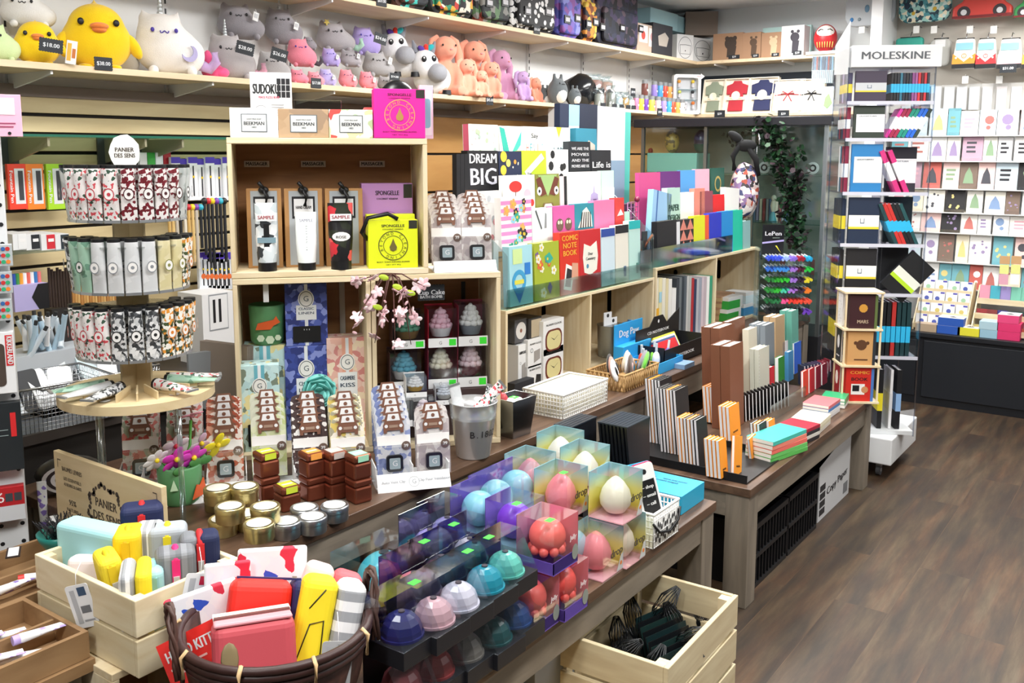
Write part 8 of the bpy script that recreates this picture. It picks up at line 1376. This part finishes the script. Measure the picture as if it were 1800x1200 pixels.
p = at(675, 985, z=.6); t = thing('boxed_ball', 'largest ball, bright cyan with a dark pip, in a dark box by the basket', 'boxed ball', T(p.x, p.y, ZL, 0), 'boxed coloured balls'); part(MB().box(-.09, .09, -.085, .085, 0, .12, c('#191b22', .4)), 'dark_base', t); part(MB().ball(0, 0, .125, .065, .065, .065, c('#2fb4c8', .35, 0, 0, .4), n=32, k=18), 'ball', t); part(MB().cyl(.012, .185, .192, c('#22303a'), None, 14), 'pip', t); part(MB().box(-.09, .09, -.085, .085, .12, .2, PCLR, skip='b'), 'clear_box', t)
for x, y in [(2.45, 1.5), (2.3, 1.5), (2.15, 1.52), (2.0, 1.52), (1.86, 1.52), (1.73, 1.52)]: solo(MB().box(-.06, .06, -.06, .06, 0, .128, c('#24252c', .4)), 'dark_box', 'closed dark box under the rear row of boxed balls', 'box', T(x, y, ZL), 'dark boxes under the rear balls')
# phone basket, blue box and black folders
a_ = at(1150, 965, z=ZL); M = T(a_.x, a_.y+.004, ZL, 0); t = lattice('white_basket', 'small white floral-cut basket with black handle holding a toy phone', M, .16, .13, .10, WP, 14, 5); part(MB().tube([(-.006, -.003, .075), (.02, -.01, .045), (.08, -.012, .03), (.14, -.01, .045), (.166, -.003, .075)], .004, BLACK), 'handle', t, 'black handle')
part(MB().box(.0, .16, -.0005, .0005, .004, .09, WP).box(-.0005, .0005, 0, .13, .004, .09, WP), 'cut_panel', t); k = MB()
for i in range(26): k.disc(.012+.0115*(i % 13), .025+.035*(i//13)+.01*math.sin(i*2.3), .0048, INK, -.0035, 7, rz=.009)
part(k, 'floral_cutouts', t); t = thing('toy_phone', 'pink and white toy phone pen pack standing in the small white basket', 'toy phone', M @ T(.085, .04, .05, -34, -12, -10)); part(MB().prism(rounded(.07, .17, .012), 0, .012, c('#d8305a', .4)), 'back', t, 'pink back'); part(MB().prism(rounded(.068, .168, .012, z0=.001), -.004, 0, WHITE), 'front', t, bev=.001)
part(MB().box(-.026, .026, -.006, -.004, .018, .12, BLACK).disc(0, .145, .008, INK, -.0045, 12).text('~ shop', 0, .1, .01, WHITE, -.0065).text('~ email', 0, .075, .01, WHITE, -.0065).text('~ call', 0, .05, .01, WHITE, -.0065), 'screen', t, 'black screen with chalk-like writing')
solo(MB().box(-.05, .05, 0, .006, 0, .13, c('#2aa6d8', .4)).box(-.015, .015, -.001, 0, .1, .11, WHITE), 'hang_card', 'bright blue hang card behind the toy phone', 'card', M @ T(.13, .115, .06, -20, -8)); a_ = at(1172, 905, z=ZL)
b_ = at(1215, 925, z=ZL); t = thing('gadget_box', 'bright turquoise gadget box lying flat with black screen window', 'box', T(2.60, 1.21, ZL, 0)); part(MB().box(0, .17, 0, .3, 0, .06, c('#27a3c9', .4)), 'carton', t, bev=.001); part(MB().box(.03, .12, .15, .27, .06, .0612, c('#15191f', .2)), 'window', t, 'black window'); part(MB().text('Digital Memo', 0, 0, .010, c('#0f5a78'), 0, M=T(.1, .10, .0612, 90, 90)).text('Write and erase', 0, 0, .009, c('#0f5a78'), 0, M=T(.12, .08, .0612, 90, 90)), 'lettering', t); part(MB().tube([(.08, .3, .06), (.04, .34, .08), (.1, .37, .07), (.15, .33, .075)], .004, BLACK), 'cord', t)
for i in range(13):
    q = 0 if i < 5 else 1; p = at([1085, 1133][q]+(i if not q else i-5)*0, 790, z=ZL); j = i if not q else i-5
    solo(MB().prism([(-.06, 0), (.06, 0), (.08, .235), (.08, .24), (-.08, .24), (-.08, .235)], 0, .008, c('#15181e', .3)).box(-.08, .08, -.004, .010, .24, .244, c('#2a323c', .3)), 'black_folder', 'black folding stand in the %s bunch, %s from the front' % (['rear', 'front'][q], nth(j)), 'folder', T([2.59, 2.695][q], [1.545, 1.40][q]+.014*j, ZL, 0, -4), 'black folding stands')
# ---------------- basket and crate of pouches in the foreground ----------------
bx, by, bz = 1.125, 1.362, .4315; t = thing('wicker_bowl', 'round dark brown wicker basket with twisted handles full of zip pouches', 'basket', T(bx, by, bz, -30)); DW = c('#3a2320', .45); DW2 = wood('#2c1a16', '#4a2e26', (30, 30, 30), .5); RB = .178; HB = .225
part(MB().lathe([(.002, .002), (.09, 0), (.13, .03), (.16, .12), (RB, HB), (RB-.012, HB), (.15, .12), (.12, .035), (.002, .01)], DW2, None, 40, cap=False), 'bowl', t)
for z, r_ in ((HB, RB), (HB-.014, RB-.002), (HB-.03, RB-.006)): part(MB().tube([(r_*math.cos(i*.1745), r_*math.sin(i*.1745), z) for i in range(36)], .0085, DW, n=8, closed=True), 'rim', t)
for i in range(9): a = i*.7; part(MB().tube([((RB+.01)*math.cos(a), (RB+.01)*math.sin(a), HB-.04), ((RB+.013)*math.cos(a), (RB+.013)*math.sin(a), HB), (RB*math.cos(a), RB*math.sin(a), HB+.011)], .004, c('#c9a87a', .5), n=5), 'cane_binding', t, 'pale cane binding')
for s_ in (0, math.pi):
    for q in (0, 1.57, 3.14): part(MB().tube([((RB+.012+.006*math.cos(j*1.1+q))*math.cos(s_+(j-6)*.05), (RB+.012+.006*math.cos(j*1.1+q))*math.sin(s_+(j-6)*.05), HB-.05+.12*math.sin(j*.2618)+.006*math.sin(j*1.1+q)) for j in range(13)], .0045, c('#4a3028', .5), n=5), 'twisted_handle', t)
def softbox(name, lab, M, w, d, h, mats, r=.02, sub=2, extra=None, group=None, cat_='pouch'):
    t = thing(name, lab, cat_, M, group)
    for i, (x0, x1, m_) in enumerate(mats):
        o = part(MB().box(x0*w, x1*w, -d/2, d/2, 0, h, m_), ['body', 'side_panel', 'panel'][min(i, 2)], t, bev=r)
        for m2 in o.modifiers: m2.segments = 4
    if extra: extra(t, w, d, h)
    return t
def zipx(col, pull='#d0d0d4', z=1.0, dirx=True):
    def f(t, w, d, h): part(MB().box(-w*.42, w*.42, -.006, .006, h*z-.001, h*z+.003, c(col, .5)), 'zip', t, 'zip'); part(MB().box(w*.3, w*.36, -.004, .004, h*z+.002, h*z+.007, c(pull, .3, .8)), 'zip_pull', t)
    return f
B_ = T(bx, by, bz+.06)
GB2 = 'zip pouches in the round basket'
softbox('zip_pouch', 'box-shaped pink and red pouch with brown zip, front of the basket', B_ @ T(-.075, -.03, .03, -35, -14, 0), .15, .085, .17, [(-.5, .5, c('#c8505a', .55))], .02, extra=lambda t, w, d, h: (part(MB().box(-w*.47, w*.47, -d*.47, d*.47, h-.004, h+.004, c('#f0a0a8', .5)), 'top_panel', t, 'pale pink top', bev=.004), part(MB().box(-w*.47, w*.47, 0, d*.47, h+.003, h+.0065, c('#f6ece0', .5)), 'cream_panel', t), part(MB().box(-w*.46, w*.46, -.006, .006, h+.004, h+.008, c('#6b4844', .5)), 'zip', t, 'brown zip'), part(MB().ball(.02, -d*.5, h*.25, .035, .003, .018, c('#3f1f20'), n=12, k=6).ball(0, -d*.505, h*.14, .02, .003, .012, c('#d8c0a8'), n=12, k=6).ball(-.045, -d*.5, h*.65, .016, .003, .03, c('#8a7a58'), n=10, k=6), 'animal_print', t)), group=GB2)
softbox('zip_pouch', 'bright red pouch with navy underside standing in the basket', B_ @ T(-.0, .055, .05, -35, -18, 10), .15, .10, .17, [(-.5, .3, c('#e8281c', .6)), (.3, .5, c('#1c2358', .6))], .02, extra=zipx('#1c2358'), group=GB2)
softbox('zip_pouch', 'yellow pouch with grey and white striped side, leaning right', B_ @ T(.05, -.055, .045, -38, -16, 14), .125, .09, .19, [(-.5, .05, c('#f4dc22', .7)), (.05, .5, stripes(['#9a9da2', '#e9eaec'], 26, 2))], .02, extra=lambda t, w, d, h: part(MB().tube([(-w*.4, -d*.51, h*.2), (-w*.3, -d*.52, h*.55), (-w*.1, -d*.52, h*.6), (-w*.05, -d*.51, h*.2)], .0012, INK, n=4).tube([(-w*.35, -d*.51, h*.7), (-w*.15, -d*.52, h*.9)], .0012, INK, n=4), 'line_drawing', t), group=GB2)
softbox('zip_pouch', 'pale pink and coral pouch behind the striped one', B_ @ T(.105, .03, .05, -40, -16, 22), .12, .07, .17, [(-.5, .0, c('#f2d4cc', .6)), (.0, .5, c('#e2626a', .6))], .016, group=GB2)
KT = cells(['#f4f5f8', '#f2f4f8', '#f4f5f8', '#2f56c8', '#f4f5f8', '#d8304a', '#eef1f8'], 38, .6)
softbox('flat_pouch', 'white flat pouch with blue and red print, tall at the basket back', B_ @ T(.075, .11, .05, -35, -8, 4), .14, .015, .2, [(-.5, .5, KT)], .006, group=GB2); softbox('flat_pouch', 'white flat pouch with blue and red print, lower left at the basket back', B_ @ T(-.035, .125, .04, -35, -8, -12), .14, .015, .17, [(-.5, .5, KT)], .006, group=GB2); softbox('flat_pouch', 'small white printed pouch peeping between the two larger ones', B_ @ T(.0, .15, .05, -35, -4, 2), .09, .012, .19, [(-.5, .5, KT)], .005, group=GB2)
Mk = B_ @ T(-.115, .045, .05, -48, -20, -24); solo(MB().box(-.06, .06, 0, .001, -.02, .13, c('#e2241c', .5)).text('HELLO KITTY', 0, .1, .02, WHITE, -.0008, w=.1).quad(-.05, .02, .075, .079, c('#f0c0b8'), -.0008).quad(-.05, .0, .064, .068, c('#f0c0b8'), -.0008).box(-.06, .06, -.0012, 0, -.02, .04, c('#eef0ee')), 'backing_card', 'red card lettered HELLO KITTY tucked in the round basket', 'card', Mk)
def swing(M, lab, cc='#eceeef', mk='#2a3a50'): solo(MB().prism(rounded(.058, .09, .006), 0, .001, c(cc, .5)).quad(.0, .02, .066, .084, c(mk), -.0006).quad(-.004, .02, .03, .045, c('#6a6e72'), -.0006).quad(-.02, -.008, .01, .08, c('#b4b7ba'), -.0006).quad(-.004, .022, .012, .016, c('#9a9da0'), -.0006).tube([(0, 0, .085), (0, .01, .11), (0, .04, .13)], .0008, WHITE, n=4), 'swing_tag', lab, 'tag', M)
swing(B_ @ T(.005, -.15, .075, -35, -6, 8), 'grey-shaded swing tag hanging over the front of the round basket', '#b9bbbd', '#8a8c8e')
# pine crate of pencil cases
ax, ay = .965, 1.575; Wc, Dc = .245, .368; t = thing('pine_crate', 'slatted pale pine crate full of fabric pencil cases', 'crate', T(ax, ay, .5405)); hs = .076
for z in (0, .083):
    for q in ((0, Wc, 0, .012), (0, Wc, Dc-.012, Dc), (0, .012, .012, Dc-.012), (Wc-.012, Wc, .012, Dc-.012)): part(MB().box(*q, z, z+hs, wood('#d9c79e', '#eadfc0', (3, 3, 22))), 'slat', t, bev=.002)
part(MB().box(.012, Wc-.012, .012, Dc-.012, 0, .008, PINE), 'base', t); [part(MB().box(x, x+.02, y, y+.02, .008, .155, PINEZ), 'corner_post', t) for x in (.012, Wc-.032) for y in (.012, Dc-.032)]
K_ = T(ax, ay, .552); GP2 = 'fabric pencil cases in the pine crate'; STW = stripes(['#eceded', '#9fa2a6'], 60, 0)
def pcase(x, y, rz, w, d, h, mats, lab, zc=None, sn=0, rx=0, ry=0):
    def ex(t, w, d, h):
        if zc: part(MB().box(-.008, .008, -d/2-.003, -d/2+.002, h*.05, h*.92, c(zc, .6)).tube([(0, -d/2, h*.9), (0, 0, h+.002), (0, d/2, h*.9)], .007, c(zc, .6), n=6), 'zip', t, 'coloured zip'); part(MB().box(-.006, .006, -d/2-.008, -d/2-.004, h*.6, h*.74, c('#e9e9ec', .3, .5)), 'zip_pull', t)
        if sn: part(MB().box(-.009, .009, -d/2-.006, -d/2-.003, h*.4, h*.7, c(zc, .5)).cyl(.006, -.001, .002, CHROME, T(0, -d/2-.006, h*.6, 0, 90), 12), 'snap_strap', t)
    softbox('pencil_case', lab, K_ @ T(x, y, 0, rz, rx, ry), w, d, h, mats, .014, extra=ex, group=GP2, cat_='pencil case')
pcase(.10, .285, -78, .20, .06, .20, [(-.5, .5, c('#a9dde2', .7))], 'large pale aqua pencil case at the back left of the crate')
pcase(.05, .245, -55, .1, .045, .15, [(-.5, .5, c('#efe2e2', .6))], 'soft pale pink pencil case at the left corner', rx=-10)
pcase(.072, .165, -20, .045, .085, .185, [(-.5, .5, c('#f0d830', .7))], 'narrow yellow pencil case with snap strap, left in the crate', '#e8c81e', 1, ry=-8)
pcase(.055, .08, -36, .06, .1, .18, [(-.5, .0, STW), (.0, .5, c('#f2da24', .7))], 'yellow pencil case with grey striped half at the crate front')
pcase(.098, .085, -36, .04, .08, .165, [(-.5, .5, c('#9fd0d4', .7))], 'slim aqua pencil case behind the yellow striped one', '#8fc4c8')
pcase(.12, .205, -42, .055, .08, .205, [(-.5, .5, c('#f4cf1c', .7))], 'bright yellow pencil case with stitched edge in the middle', '#e0b818'); pcase(.165, .20, -42, .06, .07, .2, [(-.5, .5, STW)], 'white and grey striped pencil case in the middle of the crate')
pcase(.145, .078, -33, .08, .06, .185, [(-.5, .5, stripes(['#6d7075', '#8f9297', '#7a7d82'], 30, 0))], 'grey striped pencil case with hot pink zip', '#ee2a78'); pcase(.188, .165, -38, .08, .06, .2, [(-.5, .5, c('#a9b0b6', .7))], 'light grey pencil case with yellow strap behind the pink zip one', '#f0dc2a')
pcase(.205, .285, -36, .09, .06, .215, [(-.5, .5, c('#1b2550', .7))], 'navy pencil case with red zip at the back of the crate', '#d8282c'); DOT = cells(['#eef0f2'], 75, .7, base='#7c8086', size=.3)
pcase(.21, .085, -33, .08, .055, .195, [(-.5, -.05, c('#7c8086', .7)), (-.05, .5, c('#18224a', .7))], 'navy and grey dotted pencil case with red edge at the right of the crate', '#d8282c')
swing(T(ax-.004, ay+.16, .60, -70, 0, -18), 'white swing tag hanging over the left side of the pine crate', mk='#2a4a6a'); swing(T(ax+.12, ay-.006, .62, -20, 0, 14), 'white swing tag with red square on the right side of the crate', mk='#c81e40')
# ---------------- notebooks and albums on the right low table ----------------
ZA = .4315; OR = '#f39a2c'; GO = 'orange and black notepads'
t = thing('notepad_stand', 'black stepped tray under the orange and black notepads', 'display stand', T(2.985, 1.15, ZA-.001)); part(MB().box(0, .34, 0, .5, 0, .006, BLACK), 'base', t); [part(MB().box(x, x+.004, 0, .5, .006, .03, BLACK), 'lip', t) for x in (0, .336)]
def pads(px, bot, top, n, w, covs, where, th=.011, rx=-6, ry=0, z=ZA+.006, rz=0):
    p = at(px, bot, z=z); h = max(.07, (onplane(px, top, p, 0).z-z))
    for i in range(n):
        cc = covs[i % len(covs)]
        nb('%s notepad, %s in the bunch %s' % ('orange' if cc == OR else 'black', nth(i) if n > 1 else 'alone', where), T(p.x+w/2, p.y, z, rz, 0, ry) @ T(0, i*(th+.0015), .001, 0, rx), w, h, th, cc, group=GO, name='notepad', cat_='notepad', sp='#e9e9ee', dec=(lambda k, w, h: k.text('RHODIA', 0, h*.2, .007, c('#222' if 1 else OR), -.0008, w=w*.45)) if i == 0 and cc == OR else None)
    return p
BB = '#1a1a1d'
pads(1268, 842, 778, 4, .06, [OR, OR, OR], 'at the very front corner', .013); p = pads(1290, 838, 775, 1, .07, [OR], 'leaning at the front corner', .012, ry=14)
pads(1230, 824, 742, 6, .085, [BB, BB, OR, BB, OR, OR], 'second from the front', .012); pads(1195, 800, 690, 6, .105, [BB, BB, OR, BB, BB, BB], 'third from the front', .012); pads(1168, 782, 672, 5, .10, [BB, BB, BB, OR, BB], 'furthest back by the wall table', .012)
pads(1322, 806, 770, 1, .06, [OR], 'right of the leaning one', .012, ry=-8); pads(1338, 792, 748, 3, .07, [BB, OR, BB], 'beside the wrapped books', .012); pads(1354, 778, 742, 2, .06, [OR], 'next to the teal wrapped book', .012)
pads(1285, 775, 718, 3, .10, [OR], 'in the middle of the stand', .014); pads(1262, 745, 684, 4, .10, [OR], 'behind the middle bunch', .014)
def bk(px, bot, top, w, th, cc, lab, n=1, g='albums on the right low table', rz=0, rx=-3, y=None, sp=None, dec=None, ry=0):
    p = at(px, bot, z=ZA) if y is None else Vector((at(px, (bot+top)/2, y=y).x, y, ZA)); p.y = min(p.y, 1.66); h = max(.06, onplane(px, top, p, 0).z-ZA)
    for i in range(n): nb(lab if n == 1 else '%s, %s of %s' % (lab, nth(i), n), T(p.x, p.y, ZA+.001, rz, 0, ry) @ T(0, i*(th+.002), 0, 0, rx), w, h, th, cc, group=g, name='album', cat_='album', sp=sp, dec=dec)
KB = '#7a4c36'
bk(1300, 700, 606, .14, .04, KB, 'brown kraft album in the front pair', 2, y=1.44); bk(1284, 680, 574, .16, .04, KB, 'brown kraft album in the taller middle pair', 2, y=1.54); bk(1300, 640, 562, .2, .03, KB, 'brown kraft album at the rear against the cubbies', 1, y=1.65)
bk(1346, 690, 612, .13, .02, '#c9cabb', 'spiral sage-grey album with silver script', 2, y=1.5, dec=lambda k, w, h: [k.disc(-w*.5+.004, h*(.05+.06*i), .003, WHITE, -.001, 6) for i in range(15)]); bk(1330, 620, 577, .13, .03, '#ded8c4', 'beige album behind the brown pair', 1, y=1.6)
bk(1358, 612, 570, .12, .025, '#7d8790', 'slate grey album with white page block', 3, y=1.56); bk(1376, 600, 556, .13, .03, '#c0a27c', 'tan marbled album', 2, y=1.6); bk(1402, 596, 546, .10, .03, '#5fa494', 'green marbled album at the back of the table', 2, y=1.58)
bk(1384, 640, 600, .10, .02, '#efe6ea', 'white album with a pink edge', 3, y=1.6, sp='#c8506a'); bk(1404, 650, 602, .10, .035, '#2f66d0', 'bright blue boxed notebook', 2, y=1.57, sp='#eef0f4'); bk(1392, 660, 618, .07, .02, '#4f9ad0', 'sky blue small notebook', 1, y=1.54); bk(1376, 668, 628, .08, .02, '#2f8a3a', 'green small notebook with white spine', 1, y=1.51, sp='#eee'); bk(1360, 672, 645, .05, .02, '#c8303a', 'little red notebook beside the spiral album', 1, y=1.50)
for i in range(13): bk(1308+i*6.2, 738-i*2.2, 694-i*2, .05, .006, BB, 'slim black notebook with white edge in the zebra row, %s' % nth(i), g='zebra row of slim black notebooks', rx=-4, rz=48, sp='#f2f2f2')
for i in range(9): bk(1412+i*5.5, 668-i*1.5, 642-i*1.2, .06, .008, ['#2a2f48', '#4b3a58', '#a83244', '#20242c'][min(3, i//3)], 'small upright notebook with white edge behind the long clear rack, %s' % nth(i), g='small notebooks in the clear rack', y=1.46, rz=48, rx=-4, sp='#f0f0f2')
for i in range(4): bk(1418+i*11, 690-i*4, 652-i*4, .07, .012, ['#e04a3a', '#d83040', '#b02848', '#a02040'][i], '%s notebook leaning in the clear rack' % ['orange', 'scarlet', 'crimson', 'wine red'][i], y=1.38, sp='#f2f2f2')
t = thing('clear_rack', 'long clear plastic rack holding the small upright notebooks', 'rack', T(3.75, 1.355, ZA)); part(MB().box(0, .45, 0, .003, 0, .07, CLRM), 'front', t); part(MB().box(0, .45, .09, .093, 0, .05, c('#17181c', .4)), 'back', t)
def flat(px, py, w, d, cc, lab, k_=0, rz=-4, th=.014, dy=0):
    p = at(px, py, z=ZA+.02); o = solo(MB().box(-w/2, w/2, 0, d, .0015, th-.0015, PAGE).box(-w/2, w/2, -.001, d+.001, 0, .0015, c(cc, .3)).box(-w/2, w/2, -.001, d+.001, th-.0015, th, c(cc, .3)).box(-w/2, w/2, -.002, 0, 0, th, c(cc, .3)), 'wrapped_notebook', lab, 'notebook', T(max(3.36, p.x), max(1.135, p.y), ZA+.0005+k_*(th+.0005), rz), 'notebooks lying along the table edge', bev=.001)
for i, (cc, n_) in enumerate([('#5fb85a', 'green'), ('#6cc468', 'green'), ('#ee7468', 'coral'), ('#f08a78', 'coral'), ('#4cc0b0', 'turquoise')]): flat(1392+i*2, 800, .24, .11, cc, 'wrapped %s notebook in the front stack, %s from the bottom' % (n_, nth(i)), i, -14+i, .016)
for i in range(4): flat(1432, 772, .2, .12, ['#2b2b30', '#d8d4cc', '#34343a', '#a82c40'][i], '%s notebook in the second stack along the edge, %s from the bottom' % (['black', 'cream', 'charcoal', 'wine red'][i], nth(i)), i, -8)
for i in range(3): flat(1450, 745, .17, .12, ['#c9c4ba', '#d6cfb4', '#eee8cc'][i], 'cream notebook in the third stack, %s from the bottom' % nth(i), i, 3)
for i in range(4): flat(1466, 722, .16, .11, ['#d8d8d8', '#e9e9e6', '#4f86c0', '#e07a80'][i], '%s notebook in the fourth stack, %s from the bottom' % (['grey', 'white', 'blue', 'pink'][i], nth(i)), i, 0)
for i in range(3): flat(1488, 705, .12, .10, ['#e4e4e0', '#2fa06a', '#2fae74'][i], '%s notebook in the small end stack, %s from the bottom' % (['white', 'green', 'green'][i], nth(i)), i, 8)
# ---------------- under and in front of the tables ----------------
def bigcrate(name, lab, M, w, d, h, n):
    t = thing(name, lab, 'crate', M, 'slatted crates on the floor'); sh = (h-.014*(n-1))/n; WD = wood('#cbb892', '#ded0ac', (3, 3, 20))
    for i in range(n):
        z = i*(sh+.014)
        for q in ((0, w, 0, .014), (0, w, d-.014, d), (0, .014, .014, d-.014), (w-.014, w, .014, d-.014)): part(MB().box(*q, z, z+sh, WD), 'slat', t, bev=.002)
    part(MB().box(.014, w-.014, .014, d-.014, 0, .01, PLY), 'base', t); [part(MB().box(x, x+.03, y, y+.03, .01, h-.004, PINEZ), 'corner_post', t) for x in (.014, w-.044) for y in (.014, d-.044)]
a_ = at(1298, 1046, z=.30); b_ = at(1175, 1176, z=.30); dx, dy = a_.x-b_.x, a_.y-b_.y; rzc = math.degrees(math.atan2(dy, dx)); wc = math.hypot(dx, dy)
MB_ = T(b_.x, b_.y, .001, rzc); bigcrate('floor_crate', 'slatted pine crate on the floor full of black net bundles', MB_, wc, .34, .30, 3)
b2 = at(1180, 1187, z=.20); bigcrate('floor_crate', 'lower slatted pine crate on the floor under the table edge', T(b2.x-wc-.02, b2.y-.06, .001, rzc), wc, .34, .20, 2)
rk = random.Random(9)
for i in range(10):
    k = MB(); L = .13
    for j in range(16): a = j*.39; k.tube([(0, 0, 0), (.022*math.cos(a), .022*math.sin(a), L*.3), (.026*math.cos(a+.3), .026*math.sin(a+.3), L*.65), (.008*math.cos(a), .008*math.sin(a), L)], .0016, c('#15181b', .3), n=4)
    solo(k, 'net_bundle', 'black netted bundle in the floor crate, %s' % nth(i), 'net bundle', MB_ @ T(.09+.09*(i % 5), .11+.11*(i//5), .16+.02*(i % 3), rk.uniform(0, 180), 60+rk.uniform(-25, 10)), 'black net bundles')
for i in range(9): solo(MB().box(-.08, .08, 0, .003, 0, .10, c(['#142628', '#101316', '#182c2a', '#101316'][i % 4], .25)), 'dark_sleeve', 'dark glossy sleeve leaning in the floor crate, %s' % nth(i), 'sleeve', MB_ @ T(.2+.02*i, .04+.018*i, .14, -18, -16), 'dark sleeves in the floor crate')
solo(MB().box(.03, wc-.03, .03, .31, 0, .12, c('#101214', .6)), 'dark_filler', 'dark packing layer under the net bundles', 'packing', MB_ @ T(0, 0, .0115))
a_ = at(1437, 920, z=0); b_ = at(1502, 866, z=0); w = b_.x-a_.x-.02; t = thing('paper_carton', 'white Copy Paper carton with open black top under the table', 'carton', T(a_.x, 1.17, .001)); hp = onplane(1437, 815, Vector((a_.x, 1.17, 0)), 0).z
part(MB().add([(0, 0, 0), (w, 0, 0), (w, 0, hp+.04), (0, 0, hp-.03), (0, .002, 0), (w, .002, 0), (w, .002, hp+.04), (0, .002, hp-.03)], [(0, 1, 2, 3), (7, 6, 5, 4), (3, 2, 6, 7)], c('#c9cacb', .6)).box(0, .002, .002, .3, 0, hp-.05, c('#b9babb')).box(w-.002, w, .002, .3, 0, hp-.02, c('#b9babb')).box(0, w, .298, .3, 0, hp, c('#a9aaab')), 'carton_side', t)
k = MB().text('Copy Paper', w*.58, hp*.42, hp*.12, INK, -.001, w=w*.66, rot=4); [k.box(w*.04, w*.2, -.001, 0, hp*(.08+.13*i), hp*(.18+.13*i), c('#2a2b2e')) for i in range(4)]; k.box(w*.8, w*.94, -.001, 0, hp*.08, hp*.26, c('#77797c')); part(k, 'lettering', t, 'black printed lettering')
solo(MB().box(.01, w-.01, .01, .28, 0, hp-.1, c('#0e0f11', .8)), 'dark_filler', 'dark contents of the copy paper carton', 'packing', T(a_.x, 1.17, .003))
for i, (x, lab) in enumerate(((3.10, 'nearest the table leg'), (3.46, 'beside the paper carton'))):
    t = thing('plastic_crate', 'black ribbed plastic crate under the right low table, '+lab, 'crate', T(x, 1.17, .001), 'black plastic crates'); w = min(.345, a_.x-x-.01) if i else .345
    part(MB().box(0, w, 0, .4, 0, .01, BLACK), 'base', t)
    for q in ((0, w, 0, .01), (0, w, .39, .4), (0, .01, .01, .39), (w-.01, w, .01, .39)): part(MB().box(*q, .01, .24, BLACK), 'side', t)
    part(MB().box(0, w, -.012, 0, .22, .24, BLACK).box(0, w, -.012, 0, .11, .125, BLACK).box(0, w, -.012, 0, 0, .015, BLACK), 'rib', t); k = MB(); [k.box(w*j/11, w*j/11+.006, -.01, 0, .015, .22, BLACK) for j in range(12)]; part(k, 'rib', t)
for x, y, w, h, cc, lab in [(2.2, 1.3, .22, .3, '#3a3230', 'dim brown box under the near low table'), (1.85, 1.25, .2, .26, '#8c8f92', 'grey-white box under the near low table, beside the crate'), (2.55, 1.42, .1, .2, '#232428', 'dark box under the far end of the near table'), (3.0, 1.9, .3, .4, '#1c1d20', 'black box in the gloom under the taller table'), (3.7, 1.95, .5, .4, '#17181b', 'wide black box under the taller table behind')]: solo(MB().box(0, w, 0, .16, 0, h, c(cc, .7)), 'storage_box', lab, 'box', T(x, y, .001), bev=.002)
